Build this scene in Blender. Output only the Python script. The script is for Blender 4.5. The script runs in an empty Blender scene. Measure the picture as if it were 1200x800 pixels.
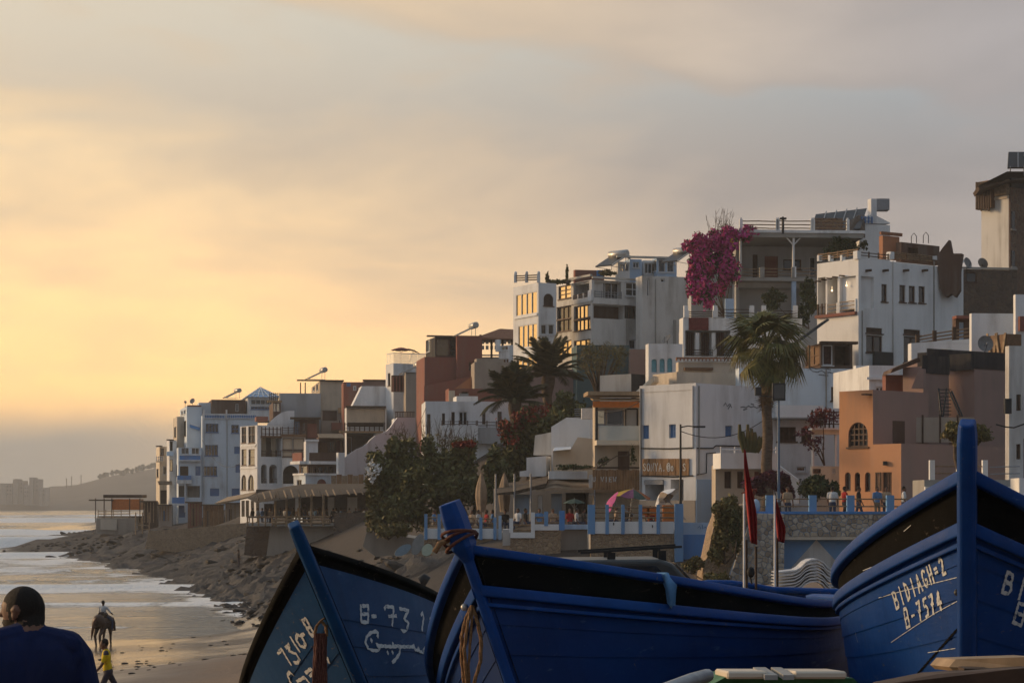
import bpy, bmesh, math, random
import numpy as np
from mathutils import Vector, Matrix, noise
from mathutils.bvhtree import BVHTree

R = math.radians
random.seed(7)
SC = bpy.context.scene
COL = SC.collection

# ------------------------------------------------------------------ camera
F, HZ, CZ = 2333.33, 590.0, 7.0       # focal length in photo pixels, horizon row, eye height above the sea
cam_d = bpy.data.cameras.new('camera')
cam_d.sensor_width = 36.0
cam_d.lens = 70.0
cam_d.shift_y = 190.0 / 1200.0
cam_d.clip_start = 0.1
cam_d.clip_end = 20000.0
cam_d.dof.use_dof = False
cam = bpy.data.objects.new('camera', cam_d)
COL.objects.link(cam)
cam.location = (0, 0, CZ)
cam.rotation_euler = (R(90), 0, 0)
SC.camera = cam

# ------------------------------------------------------------------ sky and sun
SUN_AZ, SUN_EL = -68.0, 11.0          # degrees; azimuth from the view axis, negative to the left (seaward)
SUN_DIR = Vector((math.sin(R(SUN_AZ)) * math.cos(R(SUN_EL)), math.cos(R(SUN_AZ)) * math.cos(R(SUN_EL)), math.sin(R(SUN_EL))))
sun_d = bpy.data.lights.new('sun', 'SUN')
sun_d.energy = 3.0
sun_d.angle = R(14)
sun_d.color = (1.0, 0.67, 0.36)
sun = bpy.data.objects.new('sun', sun_d)
COL.objects.link(sun)
sun.location = (-40, 20, 60)
sun.rotation_euler = (-SUN_DIR).to_track_quat('-Z', 'Y').to_euler()

world = bpy.data.worlds.new('World')
SC.world = world
world.use_nodes = True
wn, wl = world.node_tree.nodes, world.node_tree.links
wn.clear()
def WN(t, **k):
    n = wn.new(t)
    for a, b in k.items(): setattr(n, a, b)
    return n
def wmath(op, a, b=None, c=None, clamp=False):
    n = WN('ShaderNodeMath', operation=op, use_clamp=clamp)
    for i, v in enumerate((a, b, c)):
        if v is None: continue
        if isinstance(v, (int, float)): n.inputs[i].default_value = v
        else: wl.new(v, n.inputs[i])
    return n.outputs[0]
def wmix(f, a, b):
    n = WN('ShaderNodeMix', data_type='RGBA')
    if isinstance(f, (int, float)): n.inputs['Factor'].default_value = f
    else: wl.new(f, n.inputs['Factor'])
    for s, v in ((6, a), (7, b)):
        if isinstance(v, tuple): n.inputs[s].default_value = (*v, 1)
        else: wl.new(v, n.inputs[s])
    return n.outputs[2]
def wramp(v, lo, hi):
    n = WN('ShaderNodeMapRange', interpolation_type='SMOOTHSTEP')
    wl.new(v, n.inputs[0]); n.inputs[1].default_value = lo; n.inputs[2].default_value = hi
    return n.outputs[0]
tc = WN('ShaderNodeTexCoord')
nrm = WN('ShaderNodeVectorMath', operation='NORMALIZE'); wl.new(tc.outputs['Generated'], nrm.inputs[0])
sep = WN('ShaderNodeSeparateXYZ'); wl.new(nrm.outputs[0], sep.inputs[0])
elev = sep.outputs[2]
dt = WN('ShaderNodeVectorMath', operation='DOT_PRODUCT'); wl.new(nrm.outputs[0], dt.inputs[0])
dt.inputs[1].default_value = (math.sin(R(-36)), math.cos(R(-36)), math.sin(R(7)))   # brightest part of the lit cloud
toward = dt.outputs['Value']
def cloud(scale, zs, detail, rough, off=(0, 0, 0), dist=0.0):
    mp = WN('ShaderNodeMapping'); wl.new(nrm.outputs[0], mp.inputs[0])
    mp.inputs['Scale'].default_value = (1, 1, zs); mp.inputs['Location'].default_value = off
    mp.inputs['Rotation'].default_value = (0, R(4), 0)
    n = WN('ShaderNodeTexNoise'); wl.new(mp.outputs[0], n.inputs['Vector'])
    n.inputs['Scale'].default_value = scale; n.inputs['Detail'].default_value = detail
    n.inputs['Roughness'].default_value = rough; n.inputs['Distortion'].default_value = dist
    return n.outputs[0]
c1 = cloud(4.2, 3.0, 4, 0.5, (0.3, 0.1, 0.2), 0.4)
c2 = cloud(10.0, 3.2, 4, 0.5, (2.1, 0.4, 0.0), 0.7)
cl = wmath('ADD', wmath('MULTIPLY', c1, 0.78), wmath('MULTIPLY', c2, 0.22))
warm = wramp(toward, 0.64, 0.985)                        # how close the direction is to the low sun
hi = wramp(wmath('SUBTRACT', elev, wmath('MULTIPLY', warm, 0.06)), 0.045, 0.16)
clear = wmix(warm, (0.66, 0.51, 0.38), (2.05, 1.14, 0.36))
sheet = wmix(warm, (0.34, 0.315, 0.315), (0.64, 0.51, 0.38))
glow = wmix(wramp(elev, 0.0, 0.2), clear, wmix(warm, (0.46, 0.43, 0.43), (1.25, 0.90, 0.49)))
cover = wmath('ADD', wmath('MULTIPLY', hi, 0.85), wmath('MULTIPLY', wmath('SUBTRACT', cl, 0.53), 3.2), clamp=True)
skyc = wmix(cover, glow, sheet)
# thin blue gaps higher up
gap = wmath('MULTIPLY', wramp(elev, 0.15, 0.25), wramp(wmath('ADD', wmath('MULTIPLY', c1, 0.7), wmath('MULTIPLY', c2, 0.3)), 0.42, 0.56))
skyc = wmix(wmath('MULTIPLY', gap, 0.85), skyc, wmix(warm, (0.40, 0.50, 0.55), (0.80, 0.70, 0.54)))
skyc = wmix(wramp(elev, 0.3, 0.8), skyc, (0.42, 0.50, 0.60))
# grey bank lying on the sea horizon
bank = wmath('SUBTRACT', 1.0, wramp(wmath('ADD', elev, wmath('MULTIPLY', wmath('SUBTRACT', c1, 0.5), 0.05)), 0.026, 0.066))
bank = wmath('MULTIPLY', bank, wramp(toward, 0.80, 0.93))
skyc = wmix(wmath('MULTIPLY', bank, 0.97), skyc, (0.41, 0.385, 0.34))
# away from the sunset the sky is dimmer
skyc = wmix(wramp(toward, -0.7, 0.62), wmix(0.7, skyc, (0.14, 0.19, 0.26)), skyc)
skyt = WN('ShaderNodeTexSky', sky_type='NISHITA', sun_disc=False)
skyt.sun_elevation = R(SUN_EL); skyt.sun_rotation = R(SUN_AZ); skyt.dust_density = 3.0
bg1 = WN('ShaderNodeBackground'); wl.new(skyt.outputs[0], bg1.inputs[0]); bg1.inputs[1].default_value = 0.05
bg2 = WN('ShaderNodeBackground'); wl.new(skyc, bg2.inputs[0]); bg2.inputs[1].default_value = 1.0
mixs = WN('ShaderNodeMixShader'); mixs.inputs[0].default_value = 0.93
wl.new(bg1.outputs[0], mixs.inputs[1]); wl.new(bg2.outputs[0], mixs.inputs[2])
wo = WN('ShaderNodeOutputWorld'); wl.new(mixs.outputs[0], wo.inputs[0])

vs = SC.view_settings
vs.view_transform = 'Standard'; vs.look = 'None'; vs.exposure = 0.1; vs.gamma = 1.0; vs.use_curve_mapping = False
SC.render.engine = 'CYCLES'
cy = SC.cycles
cy.use_denoising = True
cy.max_bounces = 5; cy.diffuse_bounces = 2; cy.glossy_bounces = 3; cy.transmission_bounces = 3; cy.volume_bounces = 0
cy.transparent_max_bounces = 6
cy.use_adaptive_sampling = True
cy.adaptive_threshold = 0.02
cy.caustics_reflective = False; cy.caustics_refractive = False

# ------------------------------------------------------------------ helpers
def W(px, py, D):
    return Vector(((px - 600) / F * D, D, CZ - (py - HZ) / F * D))
def ZY(py, D): return CZ - (py - HZ) / F * D
def XP(px, D): return (px - 600) / F * D

class MB:
    """collects faces, each with a material slot, then links them as one mesh object"""
    def __init__(s): s.v = []; s.f = []; s.m = []; s.sm = []
    def add(s, vs, fs, m=0, smooth=False):
        b = len(s.v); s.v += [tuple(p) for p in vs]
        for f in fs: s.f.append(tuple(i + b for i in f)); s.m.append(m); s.sm.append(smooth)
        return s
    def quad(s, a, b, c, d, m=0): return s.add((a, b, c, d), ((0, 1, 2, 3),), m)
    def box(s, o, a, b, c, m=0):
        o, a, b, c = Vector(o), Vector(a), Vector(b), Vector(c)
        P = [o, o + a, o + a + b, o + b, o + c, o + a + c, o + a + b + c, o + b + c]
        fs = ((0, 3, 2, 1), (4, 5, 6, 7), (0, 1, 5, 4), (1, 2, 6, 5), (2, 3, 7, 6), (3, 0, 4, 7))
        if a.cross(b).dot(c) < 0: fs = tuple(f[::-1] for f in fs)
        return s.add(P, fs, m)
    def cbox(s, c, sx, sy, sz, rz=0, m=0):
        """box centred in plan at c, standing on c.z"""
        ux = Vector((math.cos(rz), math.sin(rz), 0)); uy = Vector((-math.sin(rz), math.cos(rz), 0))
        c = Vector(c)
        return s.box(c - ux * sx / 2 - uy * sy / 2, ux * sx, uy * sy, Vector((0, 0, sz)), m)
    def tube(s, pts, r, n=8, m=0, cap=True, smooth=True):
        pts = [Vector(p) for p in pts]
        rs = r if isinstance(r, (list, tuple)) else [r] * len(pts)
        vs, fs = [], []
        up = None
        for i, p in enumerate(pts):
            d = (pts[min(i + 1, len(pts) - 1)] - pts[max(i - 1, 0)])
            d = d.normalized() if d.length > 1e-9 else Vector((0, 0, 1))
            if up is None:
                up = Vector((0, 0, 1)) if abs(d.z) < .9 else Vector((1, 0, 0))
            a = d.cross(up)
            a = a.normalized() if a.length > 1e-6 else Vector((1, 0, 0))
            b = d.cross(a); up = -b if False else up
            for k in range(n):
                t = 2 * math.pi * k / n
                vs.append(p + (a * math.cos(t) + b * math.sin(t)) * rs[i])
        for i in range(len(pts) - 1):
            for k in range(n):
                fs.append((i * n + k, i * n + (k + 1) % n, (i + 1) * n + (k + 1) % n, (i + 1) * n + k))
        s.add(vs, fs, m, smooth)
        if cap:
            L = len(pts) - 1
            s.add([vs[k] for k in range(n)], (tuple(range(n))[::-1],), m)
            s.add([vs[L * n + k] for k in range(n)], (tuple(range(n)),), m)
        return s
    def prism(s, poly, ext, m=0):
        """closed polygon (3D points) extruded by a vector"""
        poly = [Vector(p) for p in poly]; e = Vector(ext); n = len(poly)
        vs = poly + [p + e for p in poly]
        fs = [tuple(range(n))[::-1], tuple(range(n, 2 * n))] + [(i, (i + 1) % n, n + (i + 1) % n, n + i) for i in range(n)]
        nm = Vector((0, 0, 0))
        for i in range(n): nm += poly[i].cross(poly[(i + 1) % n])
        if nm.dot(e) < 0: fs = [f[::-1] for f in fs]
        return s.add(vs, fs, m)
    def sphere(s, c, r, nu=10, nv=7, sc=(1, 1, 1), m=0):
        c = Vector(c); vs = []; fs = []
        for j in range(nv + 1):
            ph = math.pi * j / nv
            for i in range(nu):
                th = 2 * math.pi * i / nu
                vs.append(c + Vector((math.sin(ph) * math.cos(th) * sc[0], math.sin(ph) * math.sin(th) * sc[1], math.cos(ph) * sc[2])) * r)
        for j in range(nv):
            for i in range(nu):
                a, b = j * nu + i, j * nu + (i + 1) % nu
                c2, d = (j + 1) * nu + (i + 1) % nu, (j + 1) * nu + i
                if j == 0: fs.append((a, d, c2))
                elif j == nv - 1: fs.append((a, d, b))
                else: fs.append((a, d, c2, b))
        return s.add(vs, fs, m, True)
    def mesh(s, name, mats, off=(0, 0, 0)):
        me = bpy.data.meshes.new(name)
        o = np.array(off, float)
        V = np.array(s.v, float).reshape(-1, 3) - o
        me.from_pydata(V.tolist(), [], s.f)
        for m in (mats if isinstance(mats, (list, tuple)) else [mats]): me.materials.append(M(m))
        me.polygons.foreach_set('material_index', s.m)
        me.polygons.foreach_set('use_smooth', s.sm)
        me.update()
        return me
    def build(s, name, mats, parent=None):
        off = parent.matrix_world.translation if parent is not None else (0, 0, 0)
        if parent is not None: off = wloc(parent)
        me = s.mesh(name, mats, off)
        return link(name, me, parent)

def wloc(o):
    p = Vector((0, 0, 0))
    while o is not None: p = p + o.location; o = o.parent
    return p
def link(name, me, parent=None):
    o = bpy.data.objects.new(name, me)
    COL.objects.link(o)
    if parent is not None: o.parent = parent
    return o
def tag(o, label=None, cat=None, group=None, kind=None):
    if label: o['label'] = label
    if cat: o['category'] = cat
    if group: o['group'] = group
    if kind: o['kind'] = kind
    return o
def thing(name, loc, label, cat, group=None):
    o = bpy.data.objects.new(name, None)
    COL.objects.link(o); o.location = loc; o.empty_display_size = .2
    return tag(o, label, cat, group)
def solo(mb, name, mats, loc, label, cat, group=None):
    """a thing that is one mesh; its origin at loc"""
    o = link(name, mb.mesh(name, mats, loc)); o.location = loc
    return tag(o, label, cat, group)
def copy_tree(o, parent=None):
    c = o.copy(); COL.objects.link(c)
    if parent is not None: c.parent = parent
    for ch in o.children: copy_tree(ch, c)
    return c

# ------------------------------------------------------------------ materials
MATS = {}
def M(n):
    if not isinstance(n, str): return n
    return MATS[n]
def _nt(name):
    m = bpy.data.materials.new(name); m.use_nodes = True
    nt = m.node_tree; nt.nodes.clear()
    out = nt.nodes.new('ShaderNodeOutputMaterial'); b = nt.nodes.new('ShaderNodeBsdfPrincipled')
    nt.links.new(b.outputs[0], out.inputs[0])
    return m, nt, b
def _noise(nt, co, scale, detail=4, rough=.55, dist=0, stretch=None):
    if stretch:
        mp = nt.nodes.new('ShaderNodeMapping'); nt.links.new(co, mp.inputs[0]); mp.inputs['Scale'].default_value = stretch
        co = mp.outputs[0]
    n = nt.nodes.new('ShaderNodeTexNoise'); nt.links.new(co, n.inputs['Vector'])
    n.inputs['Scale'].default_value = scale; n.inputs['Detail'].default_value = detail
    n.inputs['Roughness'].default_value = rough; n.inputs['Distortion'].default_value = dist
    return n.outputs[0]
def _range(nt, v, a, b, c=0., d=1.):
    n = nt.nodes.new('ShaderNodeMapRange'); nt.links.new(v, n.inputs[0])
    for i, x in enumerate((a, b, c, d)): n.inputs[i + 1].default_value = x
    return n.outputs[0]
def _mix(nt, f, a, b, mode='MIX'):
    n = nt.nodes.new('ShaderNodeMix'); n.data_type = 'RGBA'; n.blend_type = mode
    if isinstance(f, (int, float)): n.inputs['Factor'].default_value = f
    else: nt.links.new(f, n.inputs['Factor'])
    for s, v in ((6, a), (7, b)):
        if isinstance(v, tuple): n.inputs[s].default_value = (*v[:3], 1)
        else: nt.links.new(v, n.inputs[s])
    return n.outputs[2]
def _math(nt, op, a, b, clamp=False):
    n = nt.nodes.new('ShaderNodeMath'); n.operation = op; n.use_clamp = clamp
    for i, v in enumerate((a, b)):
        if isinstance(v, (int, float)): n.inputs[i].default_value = v
        else: nt.links.new(v, n.inputs[i])
    return n.outputs[0]
def _bump(nt, b, h, strength, dist):
    n = nt.nodes.new('ShaderNodeBump'); nt.links.new(h, n.inputs['Height'])
    n.inputs['Strength'].default_value = strength; n.inputs['Distance'].default_value = dist
    nt.links.new(n.outputs[0], b.inputs['Normal'])
def _pos(nt): return nt.nodes.new('ShaderNodeNewGeometry').outputs['Position']
def _obj(nt): return nt.nodes.new('ShaderNodeTexCoord').outputs['Object']

def plaster(name, c, dirt=(.22, .19, .16), amt=.35, rough=.9):
    m, nt, b = _nt(name); co = _pos(nt)
    big = _noise(nt, co, .35, 5, .6)
    streak = _noise(nt, co, 1.1, 4, .6, 0, (1, 1, .12))
    fine = _noise(nt, co, 6, 3, .6)
    k = _math(nt, 'MULTIPLY', _range(nt, streak, .45, .70), _range(nt, big, .35, .7))
    col = _mix(nt, _math(nt, 'MULTIPLY', k, amt * 2.4, True), c, dirt)
    col = _mix(nt, _range(nt, fine, .3, .8, 0, .14), col, tuple(x * .72 for x in c))
    col = _mix(nt, _range(nt, big, .42, .72, 0, amt * .9), col, tuple(x * .8 for x in c))
    nt.links.new(col, b.inputs['Base Color']); b.inputs['Roughness'].default_value = rough
    b.inputs['Specular IOR Level'].default_value = .25
    _bump(nt, b, fine, .35, .03)
    MATS[name] = m
def plain(name, c, rough=.7, var=.25, scale=8, metal=0, spec=.4, bump=.2, bd=.01, obj=False, stretch=None, c2=None):
    m, nt, b = _nt(name); co = _obj(nt) if obj else _pos(nt)
    n = _noise(nt, co, scale, 4, .6, 0, stretch)
    c2 = c2 or tuple(x * (1 - var * 1.6) for x in c)
    nt.links.new(_mix(nt, _range(nt, n, .3, .72), c, c2), b.inputs['Base Color'])
    nt.links.new(_range(nt, n, .2, .8, max(rough - .1, .02), min(rough + .1, 1)), b.inputs['Roughness'])
    b.inputs['Metallic'].default_value = metal; b.inputs['Specular IOR Level'].default_value = spec
    if bump: _bump(nt, b, n, bump, bd)
    MATS[name] = m
def masonry(name, c1, c2, mort, scale, bw=.5, rh=.25):
    m, nt, b = _nt(name); co = _pos(nt)
    sx = nt.nodes.new('ShaderNodeSeparateXYZ'); nt.links.new(co, sx.inputs[0])
    cb = nt.nodes.new('ShaderNodeCombineXYZ')
    nt.links.new(_math(nt, 'ADD', sx.outputs[0], sx.outputs[1]), cb.inputs[0]); nt.links.new(sx.outputs[2], cb.inputs[1])
    v = nt.nodes.new('ShaderNodeTexVoronoi'); v.feature = 'DISTANCE_TO_EDGE'; nt.links.new(cb.outputs[0], v.inputs['Vector']); v.inputs['Scale'].default_value = scale
    v2 = nt.nodes.new('ShaderNodeTexVoronoi'); nt.links.new(cb.outputs[0], v2.inputs['Vector']); v2.inputs['Scale'].default_value = scale
    sc = nt.nodes.new('ShaderNodeSeparateColor'); nt.links.new(v2.outputs['Color'], sc.inputs[0])
    col = _mix(nt, sc.outputs[0], c1, c2)
    col = _mix(nt, _range(nt, v.outputs['Distance'], .02, .09), mort, col)
    col = _mix(nt, _range(nt, _noise(nt, co, .5, 4), .4, .7, 0, .35), col, tuple(x * .6 for x in c1))
    nt.links.new(col, b.inputs['Base Color']); b.inputs['Roughness'].default_value = .92
    _bump(nt, b, _range(nt, v.outputs['Distance'], 0, .15), .8, .06)
    MATS[name] = m
def leafy(name, cols, trans=.25):
    m, nt, b = _nt(name)
    at = nt.nodes.new('ShaderNodeAttribute'); at.attribute_name = 'tone'
    n = _noise(nt, _pos(nt), 1.3, 3)
    col = _mix(nt, at.outputs['Fac'], cols[0], cols[1])
    if len(cols) > 2: col = _mix(nt, _range(nt, n, .5, .7, 0, .8), col, cols[2])
    nt.links.new(col, b.inputs['Base Color']); b.inputs['Roughness'].default_value = .7
    b.inputs['Specular IOR Level'].default_value = .25
    MATS[name] = m

for nm, c, a in (('white', (.74, .75, .76), .35), ('white_clean', (.80, .80, .79), .18), ('white_old', (.64, .63, .61), .6), ('cream', (.72, .62, .48), .4),
                 ('bluewhite', (.62, .70, .78), .35), ('rough_brown', (.12, .07, .05), .6), ('grey', (.42, .43, .44), .4), ('greybrown', (.36, .31, .26), .5), ('beige', (.52, .44, .34), .45),
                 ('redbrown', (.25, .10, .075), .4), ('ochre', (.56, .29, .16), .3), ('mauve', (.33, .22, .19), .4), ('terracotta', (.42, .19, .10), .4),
                 ('dark_brown', (.10, .06, .045), .4), ('blue', (.09, .26, .58), .3), ('skyblue', (.15, .32, .57), .25), ('teal', (.07, .12, .13), .4), ('paleblue', (.40, .54, .72), .3),
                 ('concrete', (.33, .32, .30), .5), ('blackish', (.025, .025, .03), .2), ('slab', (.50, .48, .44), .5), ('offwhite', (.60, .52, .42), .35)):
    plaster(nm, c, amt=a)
plain('wood', (.22, .12, .06), .75, .4, 5, stretch=(1, 1, 6))
plain('wood_dark', (.085, .05, .032), .8, .4, 5)
plain('wood_pale', (.36, .25, .15), .8, .35, 5)
plain('log', (.32, .21, .12), .85, .35, 7)
plain('thatch', (.12, .085, .055), .95, .5, 9, bump=.8, bd=.06)
plain('bamboo', (.34, .19, .09), .8, .4, 7, stretch=(1, 1, .2), bump=.5, bd=.03)
plain('tan', (.40, .28, .17), .9, .25, 4)
plain('metal_dark', (.03, .032, .036), .5, .2, 9, metal=.3)
plain('metal_grey', (.28, .29, .31), .45, .2, 9, metal=.5)
plain('tank', (.48, .47, .45), .4, .2, 9, metal=.4)
plain('terra_tile', (.34, .15, .08), .85, .35, 6)
plain('solar', (.012, .013, .018), .4, .2, 5, spec=.25, bump=0)
plain('glass', (.022, .026, .03), .06, .3, 2, spec=.8, bump=0)
plain('frame_white', (.62, .63, .64), .6, .12, 8)
plain('frame_blue', (.12, .22, .42), .6, .2, 8)
plain('frame_brown', (.11, .06, .04), .7, .3, 8)
plain('shutter_blue', (.10, .22, .45), .6, .25, 8, stretch=(1, 1, 6))
plain('aqua', (.16, .42, .52), .6, .2, 6)
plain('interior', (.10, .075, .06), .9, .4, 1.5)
plain('curtain', (.50, .40, .28), .9, .25, 3, stretch=(3, 3, .3))
plain('fabric_red', (.17, .035, .035), .9, .3, 4)
plain('net', (.075, .035, .028), .95, .4, 5, bump=.6, bd=.05)
plain('orange_cloth', (.60, .17, .03), .85, .2, 4)
plain('canvas', (.34, .25, .17), .9, .25, 3)
plain('white_paint', (.78, .78, .77), .6, .12, 8)
plain('black_rubber', (.012, .012, .013), .7, .2, 8)
plain('orange', (.55, .16, .02), .7, .2, 8)
plain('yellow', (.75, .50, .03), .7, .15, 8)
plain('parasol_green', (.05, .09, .07), .8, .2, 6)
plain('plum', (.22, .06, .14), .8, .2, 6)
plain('dull_yellow', (.45, .30, .04), .8, .2, 6)
plain('dull_orange', (.36, .10, .02), .8, .2, 6)
plain('pink', (.50, .08, .26), .8, .15, 6)
plain('flag_red', (.27, .010, .012), .85, .15, 4)
plain('green', (.03, .16, .07), .6, .3, 6)
masonry('rubble', (.44, .31, .19), (.26, .18, .115), (.36, .27, .19), 5.5)
masonry('brickwork', (.20, .115, .07), (.12, .07, .05), (.17, .13, .10), 2.4)
masonry('brown_stone', (.14, .095, .065), (.09, .065, .05), (.12, .09, .07), 2.2)
m, nt, b = _nt('coated_glass'); b.inputs['Base Color'].default_value = (.60, .50, .34, 1); b.inputs['Metallic'].default_value = .92
b.inputs['Roughness'].default_value = .08
_bump(nt, b, _noise(nt, _pos(nt), 1.4, 3), .16, .05)
MATS['coated_glass'] = m
m, nt, b = _nt('clear_glass'); b.inputs['Base Color'].default_value = (.85, .92, .90, 1); b.inputs['Roughness'].default_value = .03
b.inputs['Alpha'].default_value = .30; b.inputs['Specular IOR Level'].default_value = .9
_bump(nt, b, _noise(nt, _pos(nt), 1.5, 2), .02, .05)
MATS['clear_glass'] = m
m, nt, b = _nt('lamp_glow'); b.inputs['Base Color'].default_value = (.9, .8, .6, 1)
b.inputs['Emission Color'].default_value = (1, .72, .42, 1); b.inputs['Emission Strength'].default_value = 2.5
nt.links.new(_mix(nt, _range(nt, _noise(nt, _pos(nt), 9), .3, .7), (1, .72, .42), (1, .66, .34)), b.inputs['Emission Color'])
MATS['lamp_glow'] = m

# ------------------------------------------------------------------ ground
CTRL = [(0, 0, 5.4), (5, 0, 5.5), (12, 5, 5.9), (-6, 0, 4.9), (3.2, 13, 5.40), (2.4, 10, 5.38), (4.2, 16, 5.40), (.9, 14, 4.90), (.3, 11.6, 4.92), (2, 17.6, 4.86), (-.65, 13.6, 4.82), (-1.3, 20, 4.66),
        (-2.4, 10, 4.78), (-8, 10, 4.0), (-8.3, 41, 2.75), (-12, 57, 1.8), (-17.7, 86, .55), (-10, 77, 1.2), (-7.3, 57, 2.2), (-12.5, 98, .45), (-13.5, 110, .3), (-9.5, 88, 1.1), (-21, 103, .0), (-15.7, 122, .2), (-19.5, 150, .4), (-27, 178, .6), (-36, 205, .5), (-50, 250, .5), (-78, 340, .3), (-90, 356, .2),
        (-60, 100, -1.6), (-60, 200, -2), (-130, 330, -3), (-36, 60, -.4), (-30, 30, .8), (-45, 10, -.6), (-120, 60, -3), (-200, 200, -4), (-300, 500, -5), (-150, 500, -4), (-110, 420, -3), (-90, 400, -2), (-70, 150, -2), (-30, 125, -.9), (-35, 160, -1.2), (-50, 215, -1.2),
        (-3, 60, 3.3), (-5.5, 104, 3.0), (-9, 117, 2.6), (-5.2, 108, 3.8), (-11, 128, 1.6), (-12.5, 150, 2.0), (-17.7, 165, 2.6), (-22, 190, 2.7), (-29, 212, 2.8), (-40, 240, 2.8), (-51, 272, 2.7), (-62, 300, 2.4), (-74, 330, 1.6),
        (-20, 185, 3.2), (-25, 205, 3.8), (-31, 235, 4.2), (-38, 262, 4.4), (-47, 285, 4.2), (-54, 300, 3.5), (-60, 330, 4),
        (2.4, 30, 4.45), (6.75, 45, 4.95), (6.4, 98, 3.8), (10, 85, 3.2), (15, 88, 3.3), (18, 60, 5.2), (18, 20, 6.2), (24, 90, 4.0),
        (0, 130, 6.5), (12, 125, 7), (24, 122, 8.5), (16, 145, 12), (8, 165, 16), (26, 150, 16), (40, 165, 22), (-8, 195, 12), (-18, 245, 13), (-30, 290, 11), (-42, 320, 8),
        (-30, 400, 22), (60, 300, 32), (150, 200, 33), (110, 60, 14), (60, 30, 8.5), (-60, 420, 9), (100, 450, 34)]
_cp = np.array(CTRL, float)
def _U(r2): return np.where(r2 > 1e-9, r2 * np.log(r2 + 1e-12), 0)
_S = 50.0
_n = len(_cp)
_d2 = ((_cp[:, None, :2] - _cp[None, :, :2]) ** 2).sum(-1) / _S ** 2
_A = np.zeros((_n + 3, _n + 3)); _A[:_n, :_n] = _U(_d2) + np.eye(_n) * .002
_A[:_n, _n] = 1; _A[:_n, _n + 1:] = _cp[:, :2] / _S; _A[_n:, :_n] = _A[:_n, _n:].T
_w = np.linalg.solve(_A, np.concatenate([_cp[:, 2], np.zeros(3)]))
RK = np.array([(-7, 108, 4.2), (-12.5, 128, 7), (-18, 145, 6.5), (-27, 178, 8.5), (-36, 212, 10), (-52, 262, 12), (-76, 335, 13), (-90, 356, 9)], float)
def rockness(x, y):
    best = np.full(x.shape, -9.)
    for a, b in zip(RK[:-1], RK[1:]):
        ab = b[:2] - a[:2]
        t = np.clip(((x - a[0]) * ab[0] + (y - a[1]) * ab[1]) / (ab @ ab), 0, 1)
        d = np.hypot(x - a[0] - t * ab[0], y - a[1] - t * ab[1])
        best = np.maximum(best, 1 - d / (a[2] + t * (b[2] - a[2])))
    return np.clip(best * 2.2, 0, 1)
def ground_base(x, y):
    x = np.atleast_1d(np.asarray(x, float)); y = np.atleast_1d(np.asarray(y, float))
    d2 = ((x[:, None] - _cp[None, :, 0]) ** 2 + (y[:, None] - _cp[None, :, 1]) ** 2) / _S ** 2
    z = _U(d2) @ _w[:_n] + _w[_n] + _w[_n + 1] * x / _S + _w[_n + 2] * y / _S
    return np.clip(z, -6, 45)
def gz(x, y): return float(ground_base([x], [y])[0])

def axis(segs):
    out = []
    for a, b, st in segs: out += list(np.arange(a, b, st))
    return np.array(out)
gx = axis([(-420, -140, 20), (-140, -60, 3), (-60, -25, .9), (-25, 12, .42), (12, 40, 1.5), (40, 100, 6), (100, 261, 20)])
gy = axis([(-20, 0, 4), (0, 30, .5), (30, 90, .9), (90, 240, .75), (240, 370, 1.6), (370, 560, 15)])
GX, GY = np.meshgrid(gx, gy)
gxf, gyf = GX.ravel(), GY.ravel()
gzf = np.concatenate([ground_base(gxf[i:i + 20000], gyf[i:i + 20000]) for i in range(0, len(gxf), 20000)])
rkf = rockness(gxf, gyf)
gz2 = gzf.copy()
for i in range(len(gxf)):
    x, y = gxf[i], gyf[i]
    if rkf[i] > .01 and -120 < x < 5:
        # slabs of tilted strata: ridges that step along the shore
        q = x * .55 + y * .22
        s = noise.noise((x * .12, y * .12, 3.)) * 2.6 + q
        st = (s * .9) % 1.0
        h = noise.fractal((x * .5, y * .5, 1.), .7, 2.2, 5) * .5 + (st ** 2.2) * .42 - .3 + noise.noise((x * .08, y * .06, 8.)) * .4
        gz2[i] += rkf[i] * (h + .25)
    elif y < 130 and -30 < x < 14:
        gz2[i] += noise.noise((x * .7, y * .7, 0)) * .035 + noise.noise((x * 2.1, y * 2.1, 4)) * .02
nx_, ny_ = len(gx), len(gy)
ii = np.arange(nx_ * ny_).reshape(ny_, nx_)
fq = np.stack([ii[:-1, :-1], ii[:-1, 1:], ii[1:, 1:], ii[1:, :-1]], -1).reshape(-1, 4)
me = bpy.data.meshes.new('ground')
me.from_pydata(np.stack([gxf, gyf, gz2], -1).tolist(), [], fq.tolist())
at = me.attributes.new('rock', 'FLOAT', 'POINT'); at.data.foreach_set('value', rkf)
me.polygons.foreach_set('use_smooth', [True] * len(fq))
m, nt, b = _nt('beach')
co = _pos(nt)
sx = nt.nodes.new('ShaderNodeSeparateXYZ'); nt.links.new(co, sx.inputs[0])
big = _noise(nt, co, .12, 4); mid = _noise(nt, co, 1.3, 5, .6); fine = _noise(nt, co, 9, 4, .65)
sand = _mix(nt, mid, (.185, .125, .082), (.125, .085, .058))
wet = _range(nt, _math(nt, 'ADD', sx.outputs[2], _math(nt, 'MULTIPLY', _math(nt, 'SUBTRACT', big, .5), 2.2)), 2.5, 1.1)
sand = _mix(nt, wet, sand, (.062, .046, .036))
pebl = _range(nt, _noise(nt, co, 3.2, 3, .6, 0, (1, .45, 1)), .66, .70)
sand = _mix(nt, pebl, sand, (.07, .055, .045))
ra = nt.nodes.new('ShaderNodeAttribute'); ra.attribute_name = 'rock'
rkc = _mix(nt, _range(nt, _noise(nt, co, .9, 7, .75, .8, (1, .5, 2)), .38, .66), (.030, .021, .015), (.011, .0085, .0065))
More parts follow.
